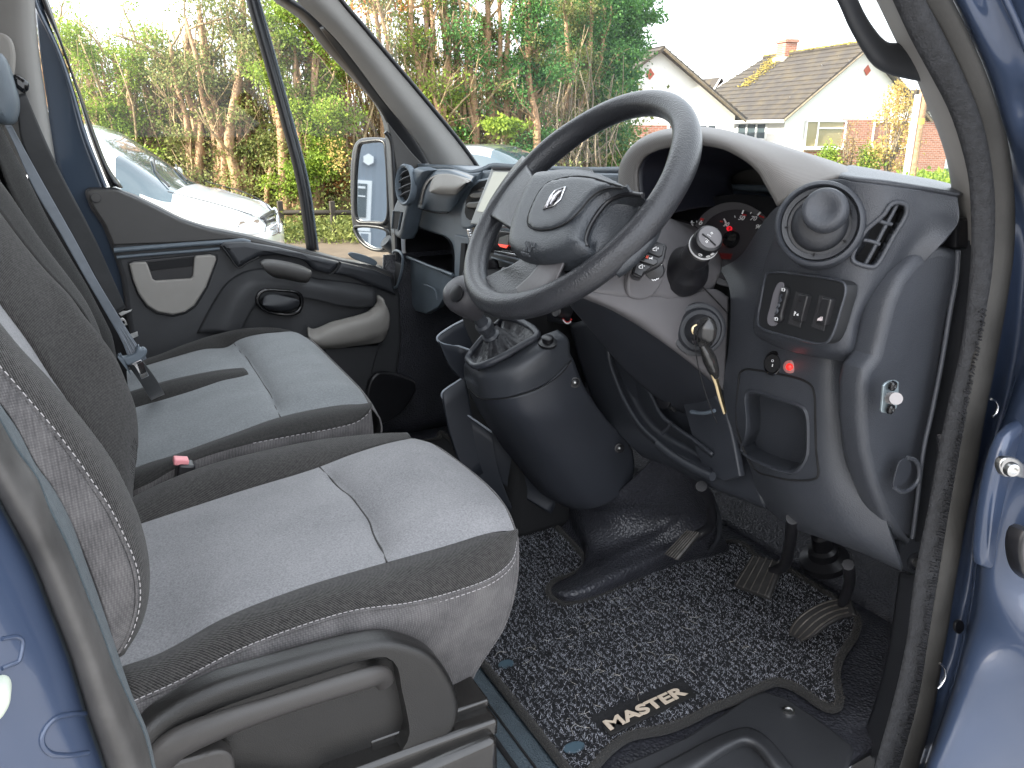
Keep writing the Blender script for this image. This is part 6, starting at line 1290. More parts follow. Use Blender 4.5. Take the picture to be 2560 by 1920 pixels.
# vinyl hump under the console with its tongue running rearwards
hump = [[(1183,1290,'z',.0),(1200,1305,'z',.0),(1230,1312,'z',.0),(1290,1295,'z',.0),(1370,1262,'z',.0),(1470,1222,'z',.0),(1530,1210,'z',.0),(1580,1190,'z',.0)],
 [(1180,1272,'z',.0),(1215,1285,'z',.028),(1250,1280,'z',.034),(1310,1255,'z',.04),(1390,1220,'z',.045),(1470,1190,'z',.05),(1520,1170,'z',.07),(1552,1140,'z',.12)],
 [(1190,1256,'z',.0),(1225,1262,'z',.026),(1262,1245,'z',.036),(1320,1215,'z',.048),(1390,1185,'z',.06),(1460,1160,'z',.075),(1510,1130,'z',.12),(1540,1090,'z',.20)],
 [(1215,1250,'z',.0),(1240,1240,'z',.012),(1270,1212,'z',.03),(1320,1180,'z',.05),(1385,1150,'z',.075),(1450,1120,'z',.11),(1495,1080,'z',.18),(1510,1050,'z',.26)],
 [(1262,1222,'z',.0),(1262,1190,'z',.015),(1265,1150,'z',.05),(1310,1130,'z',.08),(1370,1105,'z',.12),(1430,1070,'z',.18),(1470,1020,'z',.26),(1480,990,'z',.32)],
 [(1200,1130,'z',.0),(1215,1110,'z',.02),(1245,1095,'z',.08),(1300,1090,'z',.13),(1350,1050,'z',.19),(1400,1000,'z',.26),(1430,960,'z',.32),(1440,930,'z',.36)]]
patch('floor_hump', hump, M_vinyl, van, 90, 70, .004)
tube('hump_trim_edge', [(1518,1045,'z',.27),(1540,1085,'z',.21),(1553,1125,'z',.15),(1552,1160,'z',.10),(1535,1190,'z',.05)], .006, M_dark, van, 8, 30)
# grey vinyl strip and floor grooves behind the mat
patch('floor_strip', [[Vector((.36, .60, -.001)), Vector((.36, 1.0, -.001)), Vector((.36, 1.3, -.001))], [Vector((.505, .60, -.001)), Vector((.505, 1.0, -.001)), Vector((.505, 1.3, -.001))]], M_vinylt, van, 8, 20, .004)
tube('floor_groove', [Vector((.445, .60, .0005)), Vector((.445, .9, .0005)), Vector((.445, 1.3, .0005))], .0045, M_void, van, 6, 10)
tube('floor_groove', [Vector((.472, .60, .0005)), Vector((.472, .9, .0005)), Vector((.472, 1.3, .0005))], .002, M_void, van, 6, 10)
# ---- mat
ZM = .006
mo = [(1215,1682),(1178,1632),(1104,1541),(1019,1433)]
mo_l = [at(a, b, 'z', ZM) for a, b in mo]
x0 = .508
edge1 = [(950,935),(1010,985),(1093,1053),(1178,1116),(1225,1165),(1258,1202),(1264,1219),(1252,1235),(1228,1247),(1200,1256),(1186,1270),(1186,1286),(1198,1300),(1222,1308),(1270,1297),(1350,1263),(1464,1214),(1509,1203),(1555,1179),(1578,1172),(1606,1179),(1635,1206),(1692,1227),(1749,1262),(1794,1290),(1840,1322),(1852,1340),(1846,1372),(1824,1405),(1811,1430),(1806,1467),(1813,1510),(1808,1528),(1795,1531),(1772,1522),(1737,1497),(1700,1478),(1675,1474),(1645,1485),(1600,1508),(1532,1534),(1492,1555),(1441,1575),(1361,1591),(1327,1612),(1293,1646),(1262,1690)]
E1 = [at(a, b, 'z', ZM) for a, b in edge1]
out = [Vector((x0, E1[-1].y-.02, ZM)), Vector((x0, .9, ZM)), Vector((x0, 1.3, ZM)), Vector((x0, 1.7, ZM)), Vector((x0, 2.0, ZM)), Vector((.70, 2.05, ZM)), Vector((.86, 2.02, ZM))]+E1
mat_t = thing('floor_mat', 'speckled charcoal ribbed floor mat with bound edge and a cream name badge', 'floor mat', (.9, 1.0, 0))
M_matb = mat('mat_base', (.014, .014, .016), .9, bump=[('noise', 500, .8, .003)], var=(200, .5))
def sharpish(pts, n):   # keep straight rear edge straight, smooth the rest
    a = pts[:6]; b = pts[5:]
    return [p for i in range(5) for p in [pts[i].lerp(pts[i+1], k/20) for k in range(20)]]+spl(b, n)
MO = sharpish(out, 260)
holes = []
for (a, b, sx, sy) in ((1093, 1437, 17, 9), (1240, 1617, 24, 12)):
    holes.append([at(x, y_, 'z', ZM) for x, y_ in ell(a, b, sx, sy, rot=12)])
plate('mat_base', MO, M_matb, mat_t, .006, bev=.001, holes=[])
for h in holes:
    plate('eyelet_cap', [p+Vector((0, 0, .0035)) for p in h], mat('eyelet_teal', (.05, .085, .11), .35), mat_t, .003, bev=.001)
M_bind = mat('binding', (.014, .013, .012), .8, bump=[('noise', 400, 1.0, .003)], sheen=.1)
tube('bound_edge', MO, .0075, M_bind, mat_t, 10, 700, closed=True)
# fluff along the binding
rnd = random.Random(5); mb = MB(); B_ = spl(MO, 2600, True)
fv = []; ff = []
def blade(p, d, L, w, curl, vv, fff):
    s = d.cross((EYE-p)).normalized()*w; k = len(vv); q = p
    pts = []
    for i in range(4):
        t = i/3; pts.append(p+d*L*t+curl*(t*t))
    for i, q in enumerate(pts): ww = s*(1-.6*i/3); vv.append(q-ww); vv.append(q+ww)
    for i in range(3): fff.append((k+2*i, k+2*i+1, k+2*i+3, k+2*i+2))
for i in range(len(B_)):
    for _ in range(3):
        p = B_[i]; t = (B_[(i+1) % len(B_)]-B_[i-1]).normalized(); sd_ = t.cross(Vector((0, 0, 1)))
        a = rnd.uniform(-1.1, 1.1); n = Vector((0, 0, 1))*math.cos(a)+sd_*math.sin(a)
        blade(p+n*.006, (n+t*rnd.uniform(-.5, .5)).normalized(), rnd.uniform(.002, .005), .00035, Vector((0, 0, 0)), fv, ff)
mk('edge_fluff', fv, ff, mat('fluff', (.07, .063, .055), .9), mat_t, False)
# point-in-polygon for scattering the pile
PX = np.array([(p.x, p.y) for p in MO])
def inside(x, y):
    j = np.roll(PX, 1, 0); c = ((PX[:, 1] > y) != (j[:, 1] > y)) & (x < (j[:, 0]-PX[:, 0])*(y-PX[:, 1])/(j[:, 1]-PX[:, 1]+1e-12)+PX[:, 0])
    return c.sum() % 2 == 1
hc = [sum(h, Vector())/len(h) for h in holes]; badge_a, badge_b = at(1315, 1577, 'z', ZM), at(1484, 1498, 'z', ZM)
vd_, fd_, vl_, flt = [], [], [], []; n_ = 0; tries = 0
while n_ < 85000 and tries < 400000:
    tries += 1
    x = rnd.uniform(.51, 1.28); y_ = rnd.uniform(.60, 1.55)
    rib = math.sin(2*math.pi*x/.0125)
    if rib < -.30 and rnd.random() < .93: continue
    if not inside(x, y_): continue
    if any((x-h.x)**2/.016**2+(y_-h.y)**2/.010**2 < 1 for h in hc): continue
    if badge_a.x-.012 < x < badge_b.x+.012 and badge_a.y-.005 < y_ < badge_a.y+.036: continue
    n_ += 1
    p = Vector((x, y_, ZM+.002)); a = rnd.uniform(0, 6.283); lean = rnd.uniform(.2, 1.1)
    d = Vector((math.cos(a)*lean, math.sin(a)*lean, 1)).normalized(); b = rnd.uniform(0, 6.283)
    curl = Vector((math.cos(b), math.sin(b), -.6))*rnd.uniform(.001, .0035)
    light = rnd.random() < .36
    blade(p, d, rnd.uniform(.003, .0062)*(1.1 if light else 1), .00034 if light else .0006, curl, vl_ if light else vd_, flt if light else fd_)
o = mk('pile', vd_, fd_, mat('dark_pile', (.010, .011, .014), .9), mat_t, False); tag(o, kind='stuff')
o = mk('pile', vl_, flt, mat('pale_pile', (.33, .34, .38), .6), mat_t, False); tag(o, kind='stuff')
# loose pale hairs
mb = MB()
for _ in range(60):
    x = rnd.uniform(.55, .95); y_ = rnd.uniform(.80, 1.05)
    if not inside(x, y_): continue
    p = Vector((x, y_, ZM+.011)); a = rnd.uniform(0, 6.28); L = rnd.uniform(.01, .028)
    mb.tube([p, p+Vector((math.cos(a)*L*.5, math.sin(a)*L*.5, .002)), p+Vector((math.cos(a+.5)*L, math.sin(a+.5)*L, 0))], .00022, n=3, steps=6)
o = mb.build('loose_hair', mat('hair', (.5, .47, .42), .6), mat_t, False); tag(o, kind='stuff')
# badge
bpts = [at(a, b, 'z', ZM+.007) for a, b in ((1303,1570),(1490,1487),(1503,1500),(1318,1588))]
plate('badge_tape', bpts, mat('badge_black', (.010, .010, .010), .6), mat_t, .004, bev=.001)
text('badge_lettering', 'MASTER', (1319, 1578), (1487, 1499), (Vector((0, 0, ZM+.0085)), Vector((0, 0, 1))), .135, mat('badge_cream', (.55, .46, .36), .45), mat_t, lift=.0004, ext=.0008, bold=.03)
# ================================================================ outside
GZ = -.75
M_tarmac = mat('brown_tarmac', (.115, .085, .06), .85, bump=[('noise', 30, .5, .01)], var=(1.2, .35))
g = mk('ground', [Vector((x, y_, GZ)) for x, y_ in ((-300, -300), (600, -300), (600, 600), (-300, 600))], [(0, 1, 2, 3)], M_tarmac, None, False); tag(g, kind='structure')
g = mk('bounce_ground', [Vector((x, y_, GZ+.005)) for x, y_ in ((-30, -40), (5.5, -40), (5.5, 3.2), (-30, 3.2))], [(0, 1, 2, 3)], mat('bounce_ground_grey', (.27, .27, .275), .85, bump=[('noise', 40, .4, .005)], var=(1.5, .15)), None, False); tag(g, kind='structure')  # added unseen grey ground that bounces fill light up into the cab
rnd = random.Random(11)
def bark(name, c, v=.35): return mat(name, c, .9, bump=[('noise', 18, .8, .03)], var=(9, v))
M_bark = bark('red_brown_bark', (.36, .22, .125)); M_bark2 = bark('grey_brown_bark', (.20, .16, .11)); M_twig = bark('dry_twig', (.36, .26, .145))
def leafmat(name, c1, c2, trans=.35):
    m = bpy.data.materials.new(name); m.use_nodes = True; nt = m.node_tree; L = nt.links.new; p = nt.nodes['Principled BSDF']; out = nt.nodes['Material Output']
    tc = nt.nodes.new('ShaderNodeTexCoord'); nz = N_(nt, 'ShaderNodeTexNoise', Scale=1.6, Detail=5.0); L(tc.outputs['Object'], nz.inputs['Vector'])
    gi = nt.nodes.new('ShaderNodeNewGeometry'); ad = nt.nodes.new('ShaderNodeMath'); ad.operation = 'MULTIPLY_ADD'; L(gi.outputs['Random Per Island'], ad.inputs[0]); ad.inputs[1].default_value = .6
    s = nt.nodes.new('ShaderNodeMath'); s.operation = 'SUBTRACT'; L(nz.outputs[0], s.inputs[0]); s.inputs[1].default_value = .3; L(s.outputs[0], ad.inputs[2])
    mx = nt.nodes.new('ShaderNodeMix'); mx.data_type = 'RGBA'; mx.inputs[6].default_value = (*c1, 1); mx.inputs[7].default_value = (*c2, 1); L(ad.outputs[0], mx.inputs[0])
    L(mx.outputs[2], p.inputs['Base Color']); p.inputs['Roughness'].default_value = .6; p.inputs['Specular IOR Level'].default_value = .3
    t = nt.nodes.new('ShaderNodeBsdfTranslucent'); L(mx.outputs[2], t.inputs[0]); ms = nt.nodes.new('ShaderNodeMixShader'); ms.inputs[0].default_value = trans
    L(p.outputs[0], ms.inputs[1]); L(t.outputs[0], ms.inputs[2]); L(ms.outputs[0], out.inputs[0]); return m
M_leaf = leafmat('fresh_conifer_leaf', (.09, .17, .02), (.36, .46, .06)); M_leafd = leafmat('cypress_leaf', (.025, .10, .035), (.16, .36, .08))
M_ivy = leafmat('ivy_leaf', (.05, .09, .02), (.32, .33, .10)); M_dry = leafmat('dry_leaf', (.22, .14, .06), (.46, .33, .15)); M_auto = leafmat('autumn_leaf', (.40, .13, .05), (.60, .33, .10)); M_gold2 = leafmat('yellow_leaf', (.28, .20, .05), (.62, .45, .15))
def leaves(name, centres, per, rad, size, m, parent=None, droop=.3, flat=1.0, seed=0, along=None):
    r = np.random.default_rng(seed); C_ = np.array([tuple(c) for c in centres]); n = len(C_)*per
    base = np.repeat(C_, per, 0); off = r.normal(size=(n, 3))*rad*np.array([1, 1, flat]); p = base+off
    d = r.normal(size=(n, 3)); 
    if along is not None: d = d*.6+np.array(along)
    d += off/(np.linalg.norm(off, axis=1, keepdims=True)+1e-6)*.8; d[:, 2] -= droop; d /= np.linalg.norm(d, axis=1, keepdims=True)
    s = np.cross(d, r.normal(size=(n, 3))); s /= np.linalg.norm(s, axis=1, keepdims=True); sz = size*r.uniform(.5, 1.3, (n, 1))
    v = np.stack([p-s*sz*.12, p+d*sz*.5-s*sz*.32, p+d*sz, p+d*sz*.5+s*sz*.32], 1).reshape(-1, 3)
    me = bpy.data.meshes.new(name); me.vertices.add(n*4); me.vertices.foreach_set('co', v.ravel()); me.loops.add(n*4); me.loops.foreach_set('vertex_index', np.arange(n*4))
    me.polygons.add(n); me.polygons.foreach_set('loop_start', np.arange(0, n*4, 4)); me.polygons.foreach_set('loop_total', np.full(n, 4)); me.update(calc_edges=True)
    return link(name, me, m, parent, False)
def limb(mb, p, d, L, r, rnd, lv, twl, tips, kids=3):
    pts = [p]; q = p.copy(); dd = d.normalized(); n = 6
    for i in range(n):
        dd = (dd+Vector((rnd.gauss(0, .13), rnd.gauss(0, .13), rnd.gauss(.04, .10)))).normalized(); q = q+dd*L/n; pts.append(q.copy())
    (mb if lv == 0 else twl).tube(pts, [r, r*.8, r*.45], n=6 if lv == 0 else 4)
    tips.append(pts[-1]); tips.append(pts[3])
    if lv < 2:
        for k in range(kids):
            i = rnd.randint(1, n-1); a = rnd.uniform(0, 6.28); nd = (dd*.9+Vector((math.cos(a), math.sin(a), rnd.uniform(-.1, .6)))*.8)
            limb(mb, pts[i], nd, L*rnd.uniform(.35, .65), r*.42, rnd, lv+1, twl, tips, kids)
def stem_tree(name, seed, H, nst, lean=.12, barkm=M_bark, foliage=(M_leaf, .5), label='', spread=.35, cut_top=True, twigs=26, leafrad=.20, leafsz=.055, per=60, lowleaf=0, group='cut back conifers of the tall hedge', loc=(0, 0, GZ)):
    rd = random.Random(seed); t = thing(name, label, 'tree', loc, group); loc = Vector(loc)
    mb = MB(); tw = MB(); tips = []
    for s in range(nst):
        a = rd.uniform(0, 6.28); rr = rd.uniform(.0, spread); p = loc+Vector((math.cos(a)*rr, math.sin(a)*rr*.7, 0)); h = H*rd.uniform(.72, 1.0); r0 = rd.uniform(.045, .10) if s else .11
        top = p+Vector((rd.gauss(0, lean)*h, rd.gauss(0, lean)*h*.6, h)); pts = [p]
        for k in range(1, 6): pts.append(p.lerp(top, k/5)+Vector((rd.gauss(0, .06), rd.gauss(0, .06), 0)))
        mb.tube(pts, [r0, r0*.85, r0*.6, r0*.42], n=8, steps=16)
        for k in range(twigs//nst+4):
            q = rd.uniform(.12, 1.0); i = min(int(q*5), 4); b = pts[i].lerp(pts[i+1], q*5-i); a2 = rd.uniform(0, 6.28)
            d = Vector((math.cos(a2), math.sin(a2)*.8, rd.uniform(.3, 1.5)))
            limb(mb, b, d, rd.uniform(.35, 1.0), r0*rd.uniform(.16, .34), rd, 0 if rd.random() < .3 else 1, tw, tips, 3)
    mb.build('trunk', barkm, t, True, None); tw.build('twigs', M_twig, t, True, None)
    fm, frac = foliage
    sel = [p for p in tips if rd.random() < frac]
    if sel: leaves('foliage', sel, per, leafrad*.55, leafsz, fm, t, seed=seed, flat=.55)
    dry = [p for p in tips if rd.random() < .30]
    if dry: leaves('dry_foliage', dry, 9, .10, .035, M_dry, t, seed=seed+1, droop=.1)
    return t
def gpos(px, depth):
    p = atd(px, 285, depth); return Vector((p.x, p.y, GZ))
lab = ['bare stemmed cut back conifer with ivy at its foot, {} in the hedge']
def T_(px, depth, H, seed, nst, fol, label, **k):
    stem_tree('conifer_tree', seed, H, nst, label=label, foliage=fol, loc=gpos(px, depth), **k)
T_(150, 14.5, 3.55, 1, 4, (M_leaf, .16), 'stubby pollarded conifer furthest left, just right of the painted pillar', per=60)
T_(245, 13.8, 3.4, 2, 4, (M_leaf, .5), 'conifer with fresh green fronds above the white car roof', per=90)
T_(330, 14.2, 3.6, 3, 4, (M_leaf, .22), 'brown bare topped conifer behind the white car windscreen')
T_(420, 13.6, 3.9, 4, 6, (M_ivy, .3), 'dense many stemmed conifer above the bonnet of the white car', lean=.06)
T_(505, 13.5, 4.0, 5, 6, (M_ivy, .3), 'fan shaped bare conifer left of the black window bar', lean=.09)
T_(590, 13.2, 3.9, 6, 4, (M_ivy, .45), 'ivy covered conifer just behind the black window bar')
T_(665, 13.2, 3.7, 7, 4, (M_leaf, .55), 'bright green conifer seen between the window bar and the door mirror', per=90)
T_(750, 13.8, 3.9, 8, 5, (M_auto, .16), 'russet tinged conifer above the door mirror')
T_(850, 14.2, 4.1, 9, 5, (M_ivy, .25), 'conifer with orange dead foliage hidden partly by the windscreen pillar')
T_(930, 14.0, 4.5, 10, 7, (M_leaf, .20), 'clump of pale straight bare stems right of the windscreen pillar', lean=.05)
T_(1010, 14.4, 4.7, 11, 7, (M_leafd, .25), 'tall bare stems standing above the grey car roof', lean=.05)
T_(1080, 14.8, 4.8, 12, 6, (M_ivy, .35), 'bare stemmed conifer above the tablet', lean=.06)
T_(1155, 14.6, 5.0, 13, 3, (M_leafd, .5), 'stout reddish trunk wrapped in ivy, left of the steering wheel rim', lean=.02, spread=.15)
T_(1225, 16.8, 4.8, 14, 5, (M_ivy, .75), 'ivy clad conifer beside the dark green cypress', per=80)
T_(1290, 17.6, 5.0, 15, 5, (M_leafd, .8), 'half green conifer touching the cypress from the left', per=90, leafrad=.35)
# the full cypress at the end of the hedge
def cypress(px, depth, H, seed):
    t = thing('cypress_tree', 'full dark green cypress at the end of the hedge in front of the left bungalow', 'tree', gpos(px, depth))
    rd = random.Random(seed); base = gpos(px, depth); mb = MB(); mb.tube([base, base+Vector((0, 0, H*.5)), base+Vector((.1, 0, H))], [.16, .10, .03], n=10, steps=10); mb.build('trunk', M_bark, t, True, None)
    cs = []; mb = MB()
    for i in range(230):
        z = rd.uniform(.05, 1.0); w = (.50+.80*z)*(1-max(0, z-.8)*2.5); a = rd.uniform(0, 6.28); L = w*rd.uniform(.55, 1.08)
        p0_ = base+Vector((0, 0, H*z)); d = Vector((math.cos(a), math.sin(a), rd.uniform(-.05, .30))); mb.tube([p0_, p0_+d*L], [.02, .006], n=4)
        for k in range(5): cs.append(p0_+d*L*(.45+.6*k/4)+Vector((0, 0, rd.gauss(0, .05))))
    mb.build('branches', M_bark2, t, True, None)
    leaves('crown', cs, 70, .12, .085, M_leafd, t, seed=seed, droop=.0, flat=.45)
    return t
cypress(1300, 18.5, 5.3, 21)
# background: dense dark growth and far trees
def mass(name, label, pxs, depth, z0, z1, n, m, size, rad, seed, cat=None, kind='stuff'):
    rd = random.Random(seed); cs = []
    for _ in range(n):
        p = gpos(rd.uniform(*pxs), depth+rd.uniform(-.5, .9)); zz = z0+(z1-z0)*rd.random()**1.2; cs.append(Vector((p.x, p.y, GZ+zz)))
    o = leaves(name, cs, 26, rad, size, m, None, seed=seed); tag(o, label, cat, kind=kind); return o
mass('undergrowth', 'tangle of ivy and weeds along the foot of the hedge', (130, 1250), 13.2, .0, 1.0, 900, M_ivy, .055, .16, 31, 'undergrowth')
mass('foliage', 'dark green ivy screen deep behind the hedge stems', (120, 1380), 17.2, .0, 2.5, 900, M_ivy, .10, .30, 33, 'foliage')
def thicket(px0, px1, depth, n, h0, h1, seed, m, lab_):
    rd = random.Random(seed); mb = MB()
    for _ in range(n):
        p = gpos(rd.uniform(px0, px1), depth+rd.uniform(-.9, .9)); h = rd.uniform(h0, h1); a = rd.gauss(0, .16); b = rd.gauss(0, .12)
        q = p+Vector((a*h, b*h, h)); k = Vector((rd.gauss(0, .22), rd.gauss(0, .15), 0)); r = rd.uniform(.006, .028)
        mb.tube([p, p.lerp(q, .35)+k, p.lerp(q, .7)-k*.5, q], [r, r*.8, r*.35], n=5, steps=8)
        for _ in range(3):
            t = rd.uniform(.3, .95); c = p.lerp(q, t); d = Vector((rd.gauss(0, .5), rd.gauss(0, .4), rd.uniform(.1, .9))); L = rd.uniform(.2, .6); mb.tube([c, c+d*L*.5+Vector((0, 0, .04)), c+d*L], [r*.35, r*.12], n=3, steps=4)
    o = mb.build('thicket', m, None, True, None); tag(o, lab_, 'thicket', kind='stuff'); return o
thicket(120, 900, 14.6, 640, 2.0, 3.7, 41, M_twig, 'dense thicket of thin tan stems behind the white car'); thicket(820, 1200, 16.2, 340, 2.0, 3.8, 42, M_twig, 'dense thicket of thin tan stems seen through the windscreen above the grey car')
thicket(120, 1330, 15.6, 420, 1.6, 3.4, 43, M_bark2, 'darker grey brown stems deep inside the whole hedge')
mass('foliage', 'rust coloured autumn leaves high above the windscreen pillar', (790, 900), 15.5, 4.0, 5.0, 110, M_auto, .10, .22, 34, 'foliage')
mass('foliage', 'small yellow flowers low in the hedge beside the window bar', (700, 735), 12.6, 1.15, 1.5, 14, M_gold2, .05, .08, 35, 'flowers')
mass('ground_cover', 'green weeds on the verge beneath the hedge', (560, 860), 12.0, .0, .12, 320, M_ivy, .06, .14, 36, 'ground cover')
tf_ = thing('young_shrub', 'small flat topped bright green shrub against the bare stems above the grey car', 'shrub', gpos(1082, 13.5)); b0 = gpos(1082, 13.5)
MB().tube([b0, b0+Vector((0, 0, .8)), b0+Vector((.02, 0, 1.55))], [.03, .02], n=6, steps=6).build('stem', M_bark2, tf_, True, None)
leaves('foliage', [b0+Vector((rnd.gauss(0, .16), rnd.gauss(0, .1), 1.75+rnd.gauss(0, .05))) for _ in range(40)], 30, .06, .08, M_leaf, tf_, seed=5, flat=.6)
# low timber rail in the hedge
ra = atd(520, 455, 12.4); rail_ = thing('timber_rail', 'dark low timber rail half hidden in the weeds under the hedge', 'fence', (ra.x, ra.y, GZ))
mb = MB(); a = atd(400, 492-12, 12.4); b = atd(790, 492-12, 12.4); mb.tube([Vector((a.x, a.y, GZ+.42)), Vector((b.x, b.y, GZ+.42))], .04, n=4)
M_oldw = mat('old_timber', (.045, .036, .028), .9)
mb.build('top_rail', M_oldw, rail_, True, None)
for px in (430, 512, 560, 608, 720):
    p = atd(px, 480, 12.4); MB().box((p.x, p.y, GZ+.30), .08, .08, .6).build('post', M_oldw, rail_, bev=.005)
# ---------------------------------------------------------------- cars
M_carglass = mat('car_glass', (.04, .07, .09), .06, spec=.9, coat=.6)
def car(name, label, loc, head, L, Wd, st, paintm, glass_ranges, ws_range, extra=None):
    t = thing(name, label, 'car', loc); t.rotation_euler = (0, 0, head)
    ring = 20; V_ = []; S = spl([Vector((s[0], s[1], s[2])) for s in st], 60); S2 = spl([Vector((s[3], s[4], 0)) for s in st], 60)
    X_ = np.linspace(0, 1, 60)
    rows = []
    for i, (a, b) in enumerate(zip(S, S2)):
        x, zt, zb = a.x, a.y, a.z; w, wt = b.x, b.y; zbelt = min(zt-.02, .62*Hc_+.02) if False else min(zt-.02, BELT)
        prof = [(0, zb), (w*.8, zb), (w*.97, zb+.12), (w, zb+.30), (w, (zb+.3+zbelt)/2), (w*.985, zbelt), (wt+(w*.985-wt)*.35, zbelt+(zt-zbelt)*.55), (wt, zt-.07*(zt-zbelt)-.02), (wt*.85, zt-.01), (wt*.5, zt+.01), (0, zt+.015)]
        h = spl([Vector((0, p[0], p[1])) for p in prof], 21)
        rows.append([Vector((x, p.y, p.z)) for p in h]+[Vector((x, -p.y, p.z)) for p in h[::-1][1:]])
    vs_ = [p for r in rows for p in r]; nu = len(rows[0])
    fb, fg, fw = [], [], []
    def cls(c):
        if .45 < c.x < .98 and ws_range[1] > 1.3 and abs(c.y) > .5*Wd*.62 and c.z > BELT+.03: return 1 if c.z < BELT+.05+(.98-c.x)*.75 else 0
        for (x0, x1, off) in glass_ranges:
            if x0 < c.x < x1 and c.z > BELT+.03 and abs(c.y) > .5*Wd*.62 and c.z < TOPZ(c.x)-.10: return 1
        x0, x1 = ws_range
        if x0 < c.x < x1 and c.z > BELT+.01: return 2 if abs(c.y) < .5*Wd*.80 else 0
        return 0
    tops = {round(s[0], 3): s[1] for s in st}; xs_ = [p.x for p in S]; zs_ = [p.y for p in S]
    global TOPZ
    TOPZ = lambda x: float(np.interp(x, xs_, zs_)) if xs_[0] < xs_[-1] else float(np.interp(x, xs_[::-1], zs_[::-1]))
    for j in range(len(rows)-1):
        for i in range(nu-1):
            f = (j*nu+i, (j+1)*nu+i, (j+1)*nu+i+1, j*nu+i+1); c = sum((vs_[k] for k in f), Vector())/4
            [fb, fg, fw][cls(c)].append(f)
    fb.append(tuple(range(nu))); fb.append(tuple((len(rows)-1)*nu+k for k in range(nu))[::-1])
    def sub(nm, F_, m):
        if not F_: return None
        o = mk(nm, vs_, F_, m, None); bm = bmesh.new(); bm.from_mesh(o.data); bmesh.ops.delete(bm, geom=[v for v in bm.verts if not v.link_faces], context='VERTS'); bmesh.ops.recalc_face_normals(bm, faces=bm.faces); bm.to_mesh(o.data); bm.free(); o.parent = t; return o
    sub('body', fb, paintm); sub('side_window', fg, M_carglass); sub('windscreen', fw, M_carglass)
    for sx in (L*.5-.85, -L*.5+.85):
        for sy in (-1, 1):
            Mw = frame(Vector((sx, sy*(Wd/2-.02), .33)), (1, 0, 0), (0, sy, 0))
            wv = lathe('wheel', [(.33, -.22), (.335, -.18), (.335, -.02), (.31, .0), (.24, .005), (.22, -.03), (.03, -.03)], Mw, M_rubber, None, 32); wv.parent = t
            rm = lathe('rim', [(.22, -.03), (.20, -.02), (.06, -.01), (.03, -.0), (.001, 0)], Mw, M_steel, None, 20); rm.parent = wv
    return t
BELT = 1.02; TOPZ = lambda x: 2
def lp(t, l): return t.matrix_world
def setcar(px, py, depth, head, noseoff):
    pass
Hc_ = 1.7
M_white_p = mat('white_car_paint', (.78, .79, .80), .3, coat=1.0)
hd = math.atan2(-.36, .93); hv = Vector((math.cos(hd), math.sin(hd), 0)); sv = Vector((-hv.y, hv.x, 0))
nose = atd(580, 470, 8.1); nose.z = GZ; Lw = 4.6; cw = nose-hv*(Lw/2)+sv*.35
st_w = [(-2.3, 1.55, .30, .80, .66), (-2.1, 1.70, .22, .90, .74), (-1.4, 1.75, .20, .93, .76), (-.2, 1.75, .20, .94, .76), (.55, 1.69, .20, .94, .74), (.95, 1.45, .20, .94, .78), (1.40, 1.12, .20, .93, .84), (1.75, 1.00, .22, .91, .82), (2.05, .90, .24, .86, .76), (2.22, .78, .26, .76, .64), (2.30, .62, .30, .62, .5)]
carw = car('parked_car', 'white people carrier parked outside the passenger window, nose pointing right', cw, hd, Lw, 1.88, st_w, M_white_p, [(-2.0, -.3, 0), (-.22, .20, 0)], (.56, 1.42))
def cpart(o): 
    o.parent = carw; return o
def cl(x, y_, z): return Vector((x, y_, z))
hlm = mat('headlamp_lens', (.65, .68, .70), .08, spec=.8, coat=1.0); 
for sy in (-1, 1):
    rows = [[cl(2.21, sy*.45, .80), cl(2.10, sy*.66, .86), cl(1.88, sy*.84, .90)], [cl(2.275, sy*.47, .74), cl(2.17, sy*.72, .76), cl(1.95, sy*.89, .80)], [cl(2.28, sy*.50, .66), cl(2.17, sy*.76, .66), cl(2.02, sy*.88, .70)]]
    o = patch('headlight', rows, hlm, None, 14, 10, .01); cpart(o)
    for k, (dx, dyy) in enumerate(((2.20, .62), (2.09, .78))):
        q = lathe('lamp_bowl', [(.05, 0), (.055, .012), (.045, .02), (.001, .01)], frame(cl(dx+.01, sy*dyy, .76), (0, 1, 0), (.75, sy*.6, .1)), M_chrome, None, 20); q.parent = o
for k in range(4): cpart(tube('grille_bar', [cl(2.24, -.40, .60+k*.055), cl(2.335-k*.012, 0, .60+k*.055), cl(2.24, .40, .60+k*.055)], .014, M_chrome, None, 6, 12))
cpart(MB().box((2.24, 0, .68), .06, .74, .26).build('grille', M_black, None, bev=.02))
cpart(tube('round_emblem', [cl(2.345, .10*math.cos(a), .69+.10*math.sin(a)) for a in np.linspace(0, 6.28, 24)[:-1]], .010, M_chrome, None, 6, closed=True))
for a in (90, 210, 330): cpart(tube('round_emblem', [cl(2.345, 0, .69), cl(2.345, .10*math.cos(R(a)), .69+.10*math.sin(R(a)))], .008, M_chrome, None, 6))
cpart(tube('wiper', [cl(1.40, -.55, 1.13), cl(1.22, -.3, 1.27), cl(1.10, .1, 1.38)], .010, M_black, None, 5)); cpart(tube('wiper', [cl(1.40, .15, 1.15), cl(1.25, .4, 1.25), cl(1.18, .62, 1.30)], .010, M_black, None, 5))
for sy in (-1, 1): cpart(plate('door_mirror', [Vector((.98, sy*1.02, 1.06)), Vector((.98, sy*1.18, 1.08)), Vector((.98, sy*1.18, 1.24)), Vector((.98, sy*1.0, 1.22))], M_white_p, None, .12, bev=.03, smooth_n=30))
